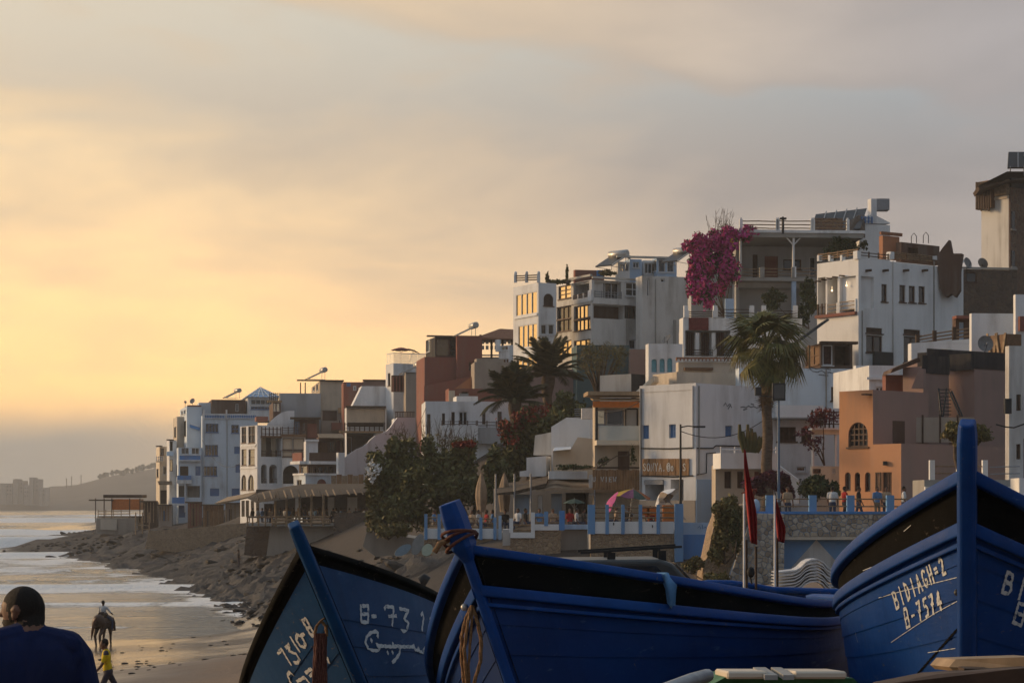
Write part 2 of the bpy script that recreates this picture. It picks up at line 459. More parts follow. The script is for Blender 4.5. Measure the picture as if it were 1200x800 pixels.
rkc = _mix(nt, _range(nt, _noise(nt, co, .5, 4, .6, .5, (1, 1, 5)), .5, .62, 0, .5), rkc, (.060, .046, .035))
earth = _mix(nt, mid, (.055, .038, .026), (.028, .021, .015))
inland = _range(nt, sx.outputs[2], 5.8, 7.0)
inland = _math(nt, 'MAXIMUM', inland, _math(nt, 'MULTIPLY', _range(nt, sx.outputs[1], 70, 100), _range(nt, sx.outputs[2], 1.2, 2.4)))
col = _mix(nt, inland, sand, earth)
col = _mix(nt, _range(nt, ra.outputs['Fac'], .05, .35), col, rkc)
nt.links.new(col, b.inputs['Base Color'])
rr = _range(nt, wet, 0, 1, .92, .16)
rr2 = nt.nodes.new('ShaderNodeMix'); rr2.data_type = 'FLOAT'
nt.links.new(_range(nt, ra.outputs['Fac'], .05, .35), rr2.inputs[0]); nt.links.new(rr, rr2.inputs[2]); rr2.inputs[3].default_value = .72
nt.links.new(rr2.outputs[0], b.inputs['Roughness'])
h = _math(nt, 'ADD', _math(nt, 'MULTIPLY', mid, .8), _math(nt, 'MULTIPLY', fine, .35))
h = _math(nt, 'MULTIPLY', h, _range(nt, wet, 0, 1, 1., .10))
strata = _noise(nt, co, 1.1, 6, .7, 1.0, (1.2, .35, 3.0)); crag = _noise(nt, co, .8, 8, .75, .6)
rh = _math(nt, 'MULTIPLY', _math(nt, 'ADD', strata, crag), _math(nt, 'MULTIPLY', ra.outputs['Fac'], 5.0, True))
h = _math(nt, 'ADD', h, _math(nt, 'MULTIPLY', rh, 3.2))
_bump(nt, b, h, .7, .12)
me.materials.append(m)
tag(link('ground', me), kind='structure')

# ------------------------------------------------------------------ sea
CRESTS = [(1500, 1.0, 26, .5), (1060, 1.3, 20, .9), (760, 1.5, 16, 1.1), (560, .9, 14, .35), (452, 1.4, 11, 1.4), (372, 1.7, 9, 1.9), (300, 1.6, 8, 2.2), (262, 1.0, 8, 2.0), (228, .4, 7, 1.0), (200, .35, 6, .7), (178, .3, 4, .55), (157, .5, 4.5, 1.7), (138, .16, 2.4, .8), (124, .12, 1.8, .75), (113, .08, 1.4, .7)]
wx = axis([(-1600, -700, 60), (-700, -300, 14), (-300, -120, 4), (-120, 10, .9)])
wy = axis([(-10, 80, 6), (80, 240, .8), (240, 420, 1.6), (420, 900, 5), (900, 1800, 9), (1800, 5600, 200)])
WX, WY = np.meshgrid(wx, wy); wxf, wyf = WX.ravel(), WY.ravel()
wz = np.zeros(len(wxf)); foam = np.zeros(len(wxf))
nz1 = np.array([noise.noise((x * .012, 7.7, y * .002)) for x, y in zip(wxf, wyf)])
nz2 = np.array([noise.noise((x * .05, y * .05, 1.5)) for x, y in zip(wxf, wyf)])
nz3 = np.array([noise.noise((x * .22, y * .3, 5.5)) for x, y in zip(wxf, wyf)])
for k, (yc, hh, wd, fo) in enumerate(CRESTS):
    nk = np.array([noise.noise((x * .018 / (1 + yc / 900), k * 3.3, 0.)) for x in wx])
    amp = np.clip(.75 + .9 * np.array([noise.noise((x * .03 / (1 + yc / 700), k * 5.1 + 2, 2.)) for x in wx]), .1, 1.4)
    nk = np.tile(nk, len(wy)); amp = np.tile(amp, len(wy))
    yy = yc + nk * wd * 2.2 + nz2 * wd * .35
    d = (wyf - yy) / wd
    prof = np.where(d < 0, np.exp(-(d / .38) ** 2), np.exp(-(d / 1.0) ** 2))
    wz += hh * amp * prof
    f = np.where(d < 0, np.exp(-(d / 1.7) ** 2), np.exp(-(d / .4) ** 2))
    foam = np.maximum(foam, f * np.clip(fo * amp + nz3 * .3, 0, 1.5))
wz += nz2 * .10 * np.clip(wyf / 200, .1, 1) + nz3 * .04
wz *= np.clip((wyf - 85) / 60, .1, 1)
shore = rockness(wxf, wyf + 0)
surf = np.exp(-((wyf - 235) / 75) ** 2) * (wxf > -260) * .5 + np.exp(-((wyf - 520) / 260) ** 2) * .28
foam = np.maximum(foam, surf * np.clip(nz3 * .8 + nz2 * .9 + .9, 0, 1.4))
foam = np.maximum(foam, np.clip(shore * 1.8, 0, 1) * np.clip(nz3 + .75, 0, 1))
foam = np.maximum(foam, np.clip(1 - np.hypot((wxf + 88) / 20, (wyf - 308) / 55), 0, 1) * 2.4 * np.clip(nz3 * .6 + .85, 0, 1))
nx_, ny_ = len(wx), len(wy)
ii = np.arange(nx_ * ny_).reshape(ny_, nx_)
fq = np.stack([ii[:-1, :-1], ii[:-1, 1:], ii[1:, 1:], ii[1:, :-1]], -1).reshape(-1, 4)
me = bpy.data.meshes.new('sea')
me.from_pydata(np.stack([wxf, wyf, wz], -1).tolist(), [], fq.tolist())
at = me.attributes.new('foam', 'FLOAT', 'POINT'); at.data.foreach_set('value', np.clip(foam, 0, 1))
me.polygons.foreach_set('use_smooth', [True] * len(me.polygons))
m, nt, b = _nt('sea_water')
co = _pos(nt); fa = nt.nodes.new('ShaderNodeAttribute'); fa.attribute_name = 'foam'
lace = _noise(nt, co, .55, 6, .7, 1.2, (.55, 1, 1)); lace2 = _noise(nt, co, 2.2, 4, .65, .8)
ff = _math(nt, 'ADD', fa.outputs['Fac'], _math(nt, 'MULTIPLY', _math(nt, 'SUBTRACT', lace, .53), 1.7))
ff = _math(nt, 'ADD', ff, _math(nt, 'MULTIPLY', _math(nt, 'SUBTRACT', lace2, .5), .7))
ff = _range(nt, ff, .32, .60)
nt.links.new(_mix(nt, ff, (.055, .07, .075), (.86, .85, .82)), b.inputs['Base Color'])
nt.links.new(_range(nt, ff, 0, 1, .13, .85), b.inputs['Roughness'])
hh = _math(nt, 'ADD', _noise(nt, co, .9, 5, .6, .3, (.5, 1, 1)), _math(nt, 'MULTIPLY', _math(nt, 'ADD', ff, _math(nt, 'MULTIPLY', ff, lace2)), .9))
_bump(nt, b, hh, .8, .5)
me.materials.append(m)
tag(link('sea', me), kind='structure')

# ------------------------------------------------------------------ far headland
prof = [(-900, 15), (-300, 22), (-60, 18), (0, 17), (40, 14), (60, 20), (82, 21), (110, 28), (150, 35), (175, 40), (260, 52), (500, 60), (900, 70), (1500, 70)]
D0 = 2150.0
mb = MB()
xs = np.linspace(-900, 1500, 161); rows = 12
vv = []
for j in range(rows + 1):
    t = j / rows
    for px in xs:
        hgt = np.interp(px, [p[0] for p in prof], [p[1] for p in prof]) * 2480 / F * 1.03
        y = D0 - 40 + t * 420 + noise.noise((px * .01, 3.1, 0)) * 25
        x = XP(px, y)
        sh = min(1, (t * 1.25)) ** .55
        z = -1 + (hgt + 7) * sh + noise.fractal((x * .02, y * .02, 0), 1, 2, 4) * 4.0 * sh * (1 - .5 * t)
        vv.append((x, y, z))
w_ = len(xs)
mb.add(vv, [(j * w_ + i, j * w_ + i + 1, (j + 1) * w_ + i + 1, (j + 1) * w_ + i) for j in range(rows) for i in range(w_ - 1)], 0, True)
plain('headland_earth', (.07, .058, .042), .95, .45, .05, bump=.6, bd=2)
o = mb.build('headland', 'headland_earth'); tag(o, kind='structure')
# buildings and trees on it
def far_block(px0, px1, top, bot, D, lab, steps=()):
    rt = thing('far_building', (XP((px0 + px1) / 2, D), D, ZY(bot, D) - 3), lab, 'building')
    m1 = MB(); z0 = ZY(bot, D) - 8
    def bx(a, b_, tp, y): m1.box((XP(a, D), y, z0), (XP(b_, D) - XP(a, D), 0, 0), (0, 22, 0), (0, 0, ZY(tp, D) - z0))
    bx(px0, px1, top, D)
    for k, (a, b_, tp) in enumerate(steps): bx(a, b_, tp, D - 6 - 2.5 * k)
    m1.build('wall', 'greybrown', rt)
    n = max(2, int((px1 - px0) / 3.2))
    for r_ in range(3):
        for i in range(n):
            pxc = px0 + (i + .5) * (px1 - px0) / n; pyc = top + 3.5 + r_ * 4.6
            if pyc > bot - 2: continue
            MB().box((XP(pxc - .55, D), D - .35, ZY(pyc + 1.0, D)), (XP(1.1 + 600, D), 0, 0), (0, .3, 0), (0, 0, 2 * D / F * .9)).build('window', 'glass', rt)
    return rt
DH = 2120.0
far_block(0, 14, 566, 582, DH, 'low hazy block furthest out on the headland', ((2, 8, 569),))
far_block(15, 27, 563, 582, DH + 6, 'hazy flat roofed block with a raised stair head on the headland', ((17, 22, 561),))
far_block(28, 34, 568, 583, DH + 3, 'narrow hazy block in the headland village')
far_block(34.5, 45, 561, 583, DH + 9, 'tallest hazy block of the headland village', ((36, 40, 559),))
far_block(46, 53, 571, 584, DH + 4, 'lowest hazy block where the headland village ends', ((47, 50, 573),))
for i, (px, py) in enumerate(((78, 560), (84, 558), (95, 556))):
    mbp = MB().tube([W(px, py + 14, DH + 250), W(px, py, DH + 250)], .5, 6)
    mbp.box(W(px - 1.2, py + 1.5, DH + 250), (2.2, 0, 0), (0, .3, 0), (0, 0, .35))
    solo(mbp, 'utility_pole', 'wood_dark', W(px, py + 14, DH + 250), 'hazy utility pole standing on the far headland ridge', 'pole', 'utility poles on the headland')

# ------------------------------------------------------------------ house kit
UP = Vector((0, 0, 1))
class Block:
    """a box volume given by the picture columns of its left end, near corner and right end, measured onto real planes at real distance"""
    def __init__(s, root, l, c, r, top, bot, D, yaw, mat='white', op=(), par=.35, dl=7., dr=8., roofm='slab', slope=None, nm='wall', shade_matR=None):
        th = R(yaw)
        s.root = root; s.C = Vector((XP(c, D), D, 0))
        s.u = {'R': Vector((math.cos(th), math.sin(th), 0)), 'L': Vector((-math.sin(th), math.cos(th), 0))}
        s.n = {'R': Vector((math.sin(th), -math.cos(th), 0)), 'L': Vector((-math.cos(th), -math.sin(th), 0))}
        s.ll = s.t('L', l) if l is not None and l < c - .01 else dl
        s.lr = s.t('R', r) if r is not None and r > c + .01 else dr
        s.ll = dl if not 0 < s.ll < 18 else max(s.ll, .4)
        s.lr = dr if not 0 < s.lr < 60 else max(s.lr, .3)
        s.z1 = ZY(top, D); s.z0 = ZY(bot, D)
        g_ = gz(s.C.x, s.C.y)
        if nm == 'wall' and s.z0 - g_ < 8: s.z0 = min(s.z0, g_ - 1.2)
        s.mat = mat; s.D = D
        mb = MB()
        for f, ln in (('R', s.lr), ('L', s.ll)):
            s.face(mb, f, ln, [o for o in op if o[0] == f], 2 if f == 'R' and shade_matR else 0)
        C, uR, uL, lr, ll = s.C, s.u['R'], s.u['L'], s.lr, s.ll
        A = [C, C + uR * lr, C + uR * lr + uL * ll, C + uL * ll]
        z0, z1 = s.z0, s.z1
        for a, b_ in ((A[1], A[2]), (A[2], A[3])):
            mb.quad(a + UP * z0, b_ + UP * z0, b_ + UP * z1, a + UP * z1)
        pt = .2
        if par > 0:
            cen = (A[0] + A[2]) / 2
            I = [C + uR * pt + uL * pt, C + uR * (lr - pt) + uL * pt, C + uR * (lr - pt) + uL * (ll - pt), C + uR * pt + uL * (ll - pt)]
            for i in range(4):
                j = (i + 1) % 4
                mb.quad(A[i] + UP * z1, A[j] + UP * z1, I[j] + UP * z1, I[i] + UP * z1)
                mb.quad(I[i] + UP * z1, I[j] + UP * z1, I[j] + UP * (z1 - par), I[i] + UP * (z1 - par))
            mb.add([p + UP * (z1 - par) for p in I], ((0, 1, 2, 3),), 1)
        else:
            mb.add([p + UP * z1 for p in A], ((0, 1, 2, 3),), 1)
        s.wall = mb.build(nm, [mat, roofm] + ([shade_matR] if shade_matR else []), root)
        s.A = A
        for o in op: s.fill(o)
    def t(s, f, px):
        k = (px - 600) / F; u = s.u[f]
        return (k * s.C.y - s.C.x) / (u.x - k * u.y)
    def zat(s, f, t, py): return ZY(py, s.C.y + t * s.u[f].y)
    def rect(s, f, x0, x1, y0, y1):
        t0, t1 = sorted((s.t(f, x0), s.t(f, x1)))
        tm = (t0 + t1) / 2
        return t0, t1, s.zat(f, tm, y1), s.zat(f, tm, y0)
    def p(s, f, t, z, out=0.): return s.C + s.u[f] * t + s.n[f] * out + UP * z
    def at(s, f, px, py, out=0.):
        t = s.t(f, px); return s.p(f, t, s.zat(f, t, py), out)
    def face(s, mb, f, ln, ops, mi=0):
        rects = []
        for o in ops:
            t0, t1, za, zb = s.rect(f, *o[1:5])
            t0 = max(t0, .05); t1 = min(t1, ln - .05); za = max(za, s.z0 + .02); zb = min(zb, s.z1 - .05)
            if t1 > t0 + .05 and zb > za + .05: rects.append((t0, t1, za, zb, o))
        T = sorted({0., ln, *[r[0] for r in rects], *[r[1] for r in rects]})
        Z = sorted({s.z0, s.z1, *[r[2] for r in rects], *[r[3] for r in rects]})
        flip = f == 'L'
        def q(a, b_, c, d):
            mb.quad(*((a, b_, c, d) if not flip else (d, c, b_, a)), mi)
        for i in range(len(T) - 1):
            for j in range(len(Z) - 1):
                tm, zm = (T[i] + T[i + 1]) / 2, (Z[j] + Z[j + 1]) / 2
                if any(r[0] < tm < r[1] and r[2] < zm < r[3] for r in rects): continue
                q(s.p(f, T[i], Z[j]), s.p(f, T[i + 1], Z[j]), s.p(f, T[i + 1], Z[j + 1]), s.p(f, T[i], Z[j + 1]))
        for t0, t1, za, zb, o in rects:
            kind = o[5]; opt = o[6] if len(o) > 6 else {}
            d = opt.get('d', 1.6 if kind in ('open', 'arch_open') else .16)
            arch = kind.startswith('arch')
            out = [(t0, za), (t1, za)]
            if arch:
                rr = (t1 - t0) / 2; cx = (t0 + t1) / 2; zc = zb - min(rr, (zb - za) * .6); ry = zb - zc
                N = 10
                arc = [(cx + rr * math.cos(math.pi * k / N), zc + ry * math.sin(math.pi * k / N)) for k in range(N + 1)]
                out += arc
                for k in range(N):
                    cn = (t1, zb) if k < N / 2 else (t0, zb)
                    tri = [s.p(f, *arc[k]), s.p(f, *cn), s.p(f, *arc[k + 1])]
                    mb.add(tri if not flip else tri[::-1], ((0, 1, 2),))
                tri = [s.p(f, *arc[N // 2]), s.p(f, t1, zb), s.p(f, t0, zb)]
            else: out += [(t1, zb), (t0, zb)]
            n_ = len(out)
            for k in range(n_):
                a, b_ = out[k], out[(k + 1) % n_]
                qq = (s.p(f, *a), s.p(f, *a, -d), s.p(f, *b_, -d), s.p(f, *b_))
                mb.quad(*(qq if not flip else qq[::-1]))
    def fill(s, o):
        f, kind = o[0], o[5]; opt = o[6] if len(o) > 6 else {}
        ln = s.lr if f == 'R' else s.ll
        t0, t1, za, zb = s.rect(f, *o[1:5])
        t0 = max(t0, .05); t1 = min(t1, ln - .05); za = max(za, s.z0 + .02); zb = min(zb, s.z1 - .05)
        if not (t1 > t0 + .05 and zb > za + .05): return
        d = opt.get('d', 1.6 if kind in ('open', 'arch_open') else .16)
        e = .02
        def bx(mb, a, b_, c, dd, o0, o1, m=0):
            mb.box(s.p(f, a, c, o0), s.u[f] * (b_ - a), UP * (dd - c), s.n[f] * (o1 - o0), m)
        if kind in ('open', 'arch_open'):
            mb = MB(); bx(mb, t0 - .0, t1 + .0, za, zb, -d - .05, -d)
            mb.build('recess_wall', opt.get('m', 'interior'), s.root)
            for k in range(opt.get('curt', 0)):
                w = (t1 - t0) / (opt['curt'] * 2)
                a = t0 + w * (2 * k + .3); mb = MB()
                N = 7
                for i in range(N):
                    bx(mb, a + w * i / N, a + w * (i + 1) / N, za + .05, zb - .1, -.5 - .06 * (i % 2), -.47 - .06 * (i % 2))
                mb.build('curtain', opt.get('cm', 'curtain'), s.root)
            return
        if kind in ('shut', 'door', 'arch_door'):
            mb = MB(); bx(mb, t0 + e, t1 - e, za + e, zb - e, -d - .04, -d + .03)
            w, h = t1 - t0, zb - za
            nl = opt.get('nx', 2)
            for k in range(nl + 1):
                a = t0 + e + (w - 2 * e - .06) * k / nl
                bx(mb, a, a + .06, za + e, zb - e, -d + .03, -d + .06)
            for k in range(3):
                a = za + e + (h - 2 * e - .07) * k / 2
                bx(mb, t0 + e + .06, t1 - e - .06, a, a + .07, -d + .031, -d + .055)
            mb.build('shutter' if kind == 'shut' else 'door', opt.get('m', 'shutter_blue'), s.root)
            return
        # glazed window: frame bars with a pane behind
        fr = MB(); w, h = t1 - t0, zb - za; fw = opt.get('fw', .07)
        nx, nyy = opt.get('nx', 2), opt.get('ny', 1)
        for k in range(nx + 1):
            a = t0 + .01 + (w - .02 - fw) * k / nx
            bx(fr, a, a + fw, za + .01, zb - .01, -d + .02, -d + .09)
        for k in range(nyy + 1):
            a = za + .01 + (h - .02 - fw) * k / nyy
            bx(fr, t0 + .01, t1 - .01, a, a + fw, -d + .022, -d + .085)
        wo_ = fr.build('window', opt.get('fm', 'frame_white'), s.root)
        pn = MB(); bx(pn, t0 + .005, t1 - .005, za + .005, zb - .005, -d - .02, -d + .02)
        pn.build('pane', opt.get('m', 'glass'), wo_)
        if opt.get('sill', t1 - t0 > .5 and d < .3):
            sl = MB(); bx(sl, t0 - .08, t1 + .08, za - .08, za, -.02, .09); sl.build('sill', opt.get('fm', 'frame_white'), wo_)
    def box(s, f, x0, x1, y0, y1, out, nm, mat, back=.02):
        t0, t1, za, zb = s.rect(f, x0, x1, y0, y1)
        return MB().box(s.p(f, t0, za, -back), s.u[f] * (t1 - t0), UP * (zb - za), s.n[f] * (out + back)).build(nm, mat, s.root)
    def slope(s, f, x0, x1, y0, y1, out, nm, mat, th=.08, drop=None):
        """a lean-to sheet: top edge on the wall at y0, outer edge 'out' metres away at the height of y1"""
        t0, t1, zb, zt = s.rect(f, x0, x1, y0, y1)
        a = s.p(f, t0, zt, 0); o_ = s.p(f, t0, zb, out)
        return MB().box(a, s.u[f] * (t1 - t0), o_ - a, UP * th).build(nm, mat, s.root)
    def pipe(s, f, px, y0, y1, m='concrete', r=.05):
        a, b_ = s.at(f, px, y0, r), s.at(f, px, y1, r)
        MB().tube([a, a.lerp(b_, .5), b_], r, 6).build('drain_pipe', m, s.root)
    def unit(s, f, px, py, w=.85, h=.6):
        p_ = s.at(f, px, py, 0.); u = s.u[f]; n_ = s.n[f]
        o_ = MB().box(p_ + n_ * .06, u * w, n_ * .3, UP * h).build('air_conditioner', 'frame_white', s.root)
        MB().tube([p_ + n_ * .36 + u * w * .35 + UP * h / 2, p_ + n_ * .375 + u * w * .35 + UP * h / 2], h * .38, 12).build('fan_grille', 'metal_dark', o_)
    def rail(s, f, x0, x1, ytop, ybot, out=0., n=4, rails=3, pm='white_paint', rm='log', pw=.14, rr=.035, cap=None):
        t0, t1, za, zb = s.rect(f, x0, x1, ytop, ybot)
        railing(s.root, s.p(f, t0, za, out), s.p(f, t1, za, out), zb - za, n, rails, pm, rm, pw, rr, cap)
    def balusters(s, f, x0, x1, ytop, ybot, out, n, mat, bm=None):
        """parapet of slim balusters between a bottom and a top bar"""
        t0, t1, za, zb = s.rect(f, x0, x1, ytop, ybot)
        mb = MB()
        for z in (za, zb - .1): mb.box(s.p(f, t0, z, out - .1), s.u[f] * (t1 - t0), UP * .1, s.n[f] * .12)
        mb.build('rail', mat, s.root)
        for k in range(n):
            a = t0 + (t1 - t0) * (k + .25) / n
            MB().box(s.p(f, a, za + .1, out - .06), s.u[f] * ((t1 - t0) / n * .5), UP * (zb - za - .2), s.n[f] * .06).build('baluster', bm or mat, s.root)

_J = random.Random(3)
def railing(root, a, b_, h, n, rails, pm='white_paint', rm='log', pw=.14, rr=.035, cap=None):
    a, b_ = Vector(a), Vector(b_); d = b_ - a; u = d.normalized(); ang = math.atan2(u.y, u.x)
    for k in range(n + 1):
        p = a + d * (k / n)
        mb = MB().cbox(p, pw, pw, h * (1.0 if pm != 'log' else 1.02), ang)
        if cap: mb.cbox(p + UP * h, pw * .6, pw * .6, cap, ang); 
        mb.build('post', pm, root)
    for r_ in range(rails):
        z = h * (r_ + .62) / (rails + .1)
        pts = [a + d * (i / 6) + UP * (z + _J.uniform(-.015, .015)) for i in range(7)]
        MB().tube(pts, rr, 6).build('rail', rm, root)

def house(name, label, cat='house', at=None):
    return thing(name, at, label, cat)

G, CG, FB = 'glass', 'coated_glass', 'frame_brown'
WB = {'fm': 'frame_blue', 'nx': 3, 'ny': 1}
# ---------------- far seaward cluster
DA = 285.
h = house('apartment_block', 'tall white apartment block with blue shutters and a brown room on its roof', 'building', W(262, 612, DA))
b1 = Block(h, 232, 237, 302, 486.5, 616, DA, 12, 'bluewhite', [
    ('R', 241, 256, 496, 506.5, 'win', {'fm': 'frame_blue', 'nx': 4, 'ny': 1}), ('R', 271, 280, 497.5, 507.5, 'win', {'fm': 'frame_blue', 'nx': 2, 'ny': 2}),
    ('R', 240, 255.5, 521, 534, 'win', dict(WB, nx=4)), ('R', 274.5, 281, 523, 531.5, 'shut'),
    ('R', 238, 254.5, 546, 557.5, 'win', dict(WB, nx=4)), ('R', 276, 281.5, 544, 553.5, 'shut'),
    ('R', 246, 257, 572, 581, 'shut'), ('R', 271.5, 280.5, 572, 582, 'shut')], par=.5)
b1.pipe('R', 266, 492, 600); b1.pipe('R', 239, 492, 600, 'white_old')
b1.box('R', 237, 301, 484.8, 486.6, .12, 'coping', 'white'); b1.balusters('R', 240, 263, 485.5, 490.5, .14, 12, 'white', 'blue'); b1.balusters('R', 266, 300, 485.5, 490.5, .14, 16, 'white', 'blue')
for x in (238.5, 264.5): b1.box('R', x, x + 1.8, 480, 491, .2, 'post', 'white')
rm_ = Block(h, 244, 248, 288, 468, 487, DA + 3, 12, 'dark_brown', [('R', 276, 279.5, 473, 482, 'win', {'nx': 1})], par=0, roofm='thatch', nm='roof_room')
b3 = Block(h, 231, 233, 249, 471.5, 490, DA + 4.5, 12, 'bluewhite', par=.2, nm='roof_room')
h = house('seaside_house', 'white house with blue balcony bands beside the tall blue shuttered block', 'house', W(222, 612, DA - 4))
b = Block(h, 198, 209, 236.4, 524, 620, DA - 1, 12, 'bluewhite', [
    ('R', 212.5, 221.5, 524.3, 532, 'win', {'nx': 2}), ('R', 224.5, 233.5, 524.3, 532, 'win', {'nx': 2}),
    ('R', 211, 221, 546, 558, 'open', {'m': 'wood', 'd': 1.0}), ('R', 229, 235, 546, 557, 'shut', {'m': 'frame_blue'}),
    ('R', 208.5, 217, 569, 582, 'open', {'m': 'greybrown', 'd': 1.2}), ('R', 219.5, 234.5, 569, 582.5, 'open', {'m': 'greybrown', 'd': 1.6}),
    ('R', 221, 234, 591, 605, 'open', {'m': 'redbrown', 'd': 1.2}), ('R', 209, 217, 592, 606, 'shut'),
    ('L', 199.5, 203, 545, 560, 'win', {'nx': 1, 'fm': FB, 'm': CG}), ('L', 204.5, 207.5, 545, 558, 'win', {'nx': 1, 'fm': FB, 'm': CG})], par=.2)
b.box('R', 210.5, 234.5, 533.5, 538.5, .5, 'balcony', 'blue'); b.box('R', 210, 235, 532.3, 533.6, .56, 'coping', 'white'); b.box('R', 210, 235, 538.6, 540.2, .56, 'slab', 'white')
b.box('R', 207.5, 224, 557, 562, .6, 'balcony', 'blue'); b.box('R', 207, 224.5, 562.1, 566.5, .62, 'slab', 'white'); b.box('R', 216, 217.6, 566.6, 600, .6, 'post', 'white')
b.box('R', 201.5, 216, 582.5, 589.5, .7, 'balcony', 'blue'); b.box('R', 201.5, 216, 589.6, 592, .72, 'slab', 'white')
u1 = Block(h, 211, 219, 236.4, 475.5, 526, DA + 3.4, 14, 'bluewhite', [
    ('L', 212.2, 214.3, 481, 486, 'win', {'nx': 1}), ('L', 215.2, 217.6, 480, 485, 'win', {'nx': 1}), ('L', 212, 214.5, 494, 512, 'win', {'fm': FB, 'nx': 1}), ('L', 215.2, 218, 493, 511, 'win', {'fm': FB, 'nx': 1})], par=.3)
u1.box('R', 219.5, 236, 474.6, 476.2, .1, 'coping', 'redbrown')
t0 = u1.at('R', 222.5, 497, .02); t1 = u1.at('R', 234, 500.5, .02)
MB().box(t0, t1 - t0, UP * -.45, u1.n['R'] * .25).build('stair_balustrade', 'blue', h)
MB().box(t0 + UP * .12, t1 - t0, UP * -.12, u1.n['R'] * .3).build('coping', 'white', h)
u2 = Block(h, 203, 207.5, 216, 488, 540, DA + 8, 14, 'offwhite', [('L', 204, 206.5, 500, 512, 'win', {'nx': 1, 'fm': FB})], par=.2)
h = house('stepped_house', 'narrow cream house with stacked balconies at the sea end of town', 'house', W(193, 612, 296))
b = Block(h, 183, 187, 200, 523, 612, 298, 14, 'cream', [('R', 188, 192, 525, 533, 'win', {'fm': FB, 'nx': 1}), ('R', 191, 195.5, 546, 556, 'win', {'nx': 1}), ('L', 183.5, 185.8, 549, 559, 'win', {'nx': 1, 'fm': FB}), ('R', 188, 198, 574, 590, 'open', {'d': 1.2})], par=.2)
b.box('R', 182.5, 190, 522, 523.4, .7, 'canopy', 'wood_dark'); b.rail('R', 183, 190, 534.5, 540, .6, 3, 2, 'frame_blue', 'frame_blue', .08); b.box('R', 182.6, 190.5, 539.8, 541.5, .7, 'slab', 'cream')
b = Block(h, 195.5, 198.5, 207, 515.5, 612, 290, 14, 'white', [('R', 199.2, 202.5, 517, 528, 'open', {'d': .8}), ('R', 199, 202.5, 538, 552, 'win', {'fm': FB, 'nx': 1, 'm': CG})], par=.2)
b.box('R', 195, 203, 529, 534, .5, 'balcony', 'paleblue'); b.box('R', 195, 203.5, 514.6, 516, .4, 'canopy', 'wood_dark')
b.slope('R', 185, 201, 564, 568, 1.8, 'awning', 'thatch')

h = house('roof_pavilion', 'white glazed rooftop pavilion with a pyramid lattice roof', 'pavilion', W(306, 486, DA + 2))
b = Block(h, 285, 291, 326, 465, 492, DA + 2, 12, 'white', [('R', 294, 322, 468, 474, 'win', {'nx': 5, 'ny': 1}), ('R', 294, 322, 476.3, 479.7, 'win', {'nx': 7, 'fm': 'frame_blue'})], par=0)
A = [p + UP * b.z1 for p in b.A]; cen = sum(A, Vector()) / 4; apex = cen + UP * (ZY(451.5, DA + 2) - b.z1)
MB().add([*[cen + (p - cen) * 1.1 for p in A], apex], ((0, 1, 4), (1, 2, 4), (2, 3, 4), (3, 0, 4), (3, 2, 1, 0))).build('roof', 'paleblue', h)
for i in range(4):
    a_, c_ = cen + (A[i] - cen) * 1.12, cen + (A[(i + 1) % 4] - cen) * 1.12
    for k in range(6):
        f_ = k / 6
        MB().tube([a_.lerp(c_, f_) + UP * .05, apex.lerp((a_ + c_) / 2, .02) * 1 if f_ == 0 else (a_.lerp(c_, f_)).lerp(apex, min(1, 1 - abs(f_ - .5) * 2 + .02)) + UP * .06], .09, 5).build('rib', 'white_paint', h)
    for k in (1, 2, 3):
        MB().tube([a_.lerp(apex, k / 4) + UP * .05, c_.lerp(apex, k / 4) + UP * .05], .08, 5).build('rib', 'white_paint', h)

# ---------------- arcaded white house
DB = 232.
h = house('arcade_house', 'white house with round arches under a long brown glazed loggia', 'house', W(325, 600, DB))
b = Block(h, 281.5, 301.5, 330.5, 498, 612, DB, 30, 'white', [
    ('L', 283, 288.5, 500, 519, 'win', {'fm': 'frame_brown', 'nx': 2, 'ny': 2}), ('L', 291, 299, 497, 519, 'win', {'fm': FB, 'nx': 2, 'ny': 2}),
    ('L', 283, 288.8, 526, 545, 'win', {'fm': FB, 'nx': 1, 'ny': 2, 'm': CG}), ('L', 291.2, 298.5, 526, 545, 'win', {'fm': FB, 'nx': 1, 'ny': 2, 'm': CG}),
    ('L', 282.8, 288.6, 556, 574, 'arch', {'fm': FB, 'nx': 2, 'm': CG}), ('L', 290.6, 297.6, 556, 574, 'arch', {'fm': FB, 'nx': 2, 'm': CG}),
    ('R', 306, 329.5, 512, 535, 'open', {'d': 1.8, 'curt': 2}),
    ('R', 306, 313, 544, 566, 'arch_open', {'d': 1.5}), ('R', 315.5, 325, 544, 566, 'arch_open', {'d': 1.5})], par=.25)
b.rail('R', 306, 325, 560, 566, -.1, 4, 2, 'frame_brown', 'frame_brown', .06); b.rail('R', 306.5, 329.5, 527, 535, -.05, 4, 2, 'frame_brown', 'frame_brown', .1)
b.rail('R', 306.5, 329, 500, 511.5, .02, 5, 2, 'frame_brown', 'frame_brown', .1); b.box('R', 305.5, 330, 510.5, 513, .25, 'beam', 'wood')
for y in (521.5, 547.5): b.box('L', 282, 300.5, y, y + 1.4, .1, 'cornice', 'white_clean')
b2 = Block(h, 325, 330.5, 358, 511, 612, DB - 1.2, 6, 'white', [('R', 331.5, 349.5, 545, 566.5, 'arch_open', {'d': 2}), ('R', 331, 343, 513, 527, 'win', {'nx': 1, 'fm': FB, 'm': 'beige'}), ('R', 343.5, 356.5, 513, 527, 'win', {'nx': 1, 'fm': FB, 'm': 'beige'}), ('R', 331, 343, 528.3, 535, 'win', {'nx': 1, 'fm': FB, 'm': 'beige'}), ('R', 343.5, 356.5, 528.3, 535, 'win', {'nx': 1, 'fm': FB, 'm': 'beige'})], par=0, roofm='wood')
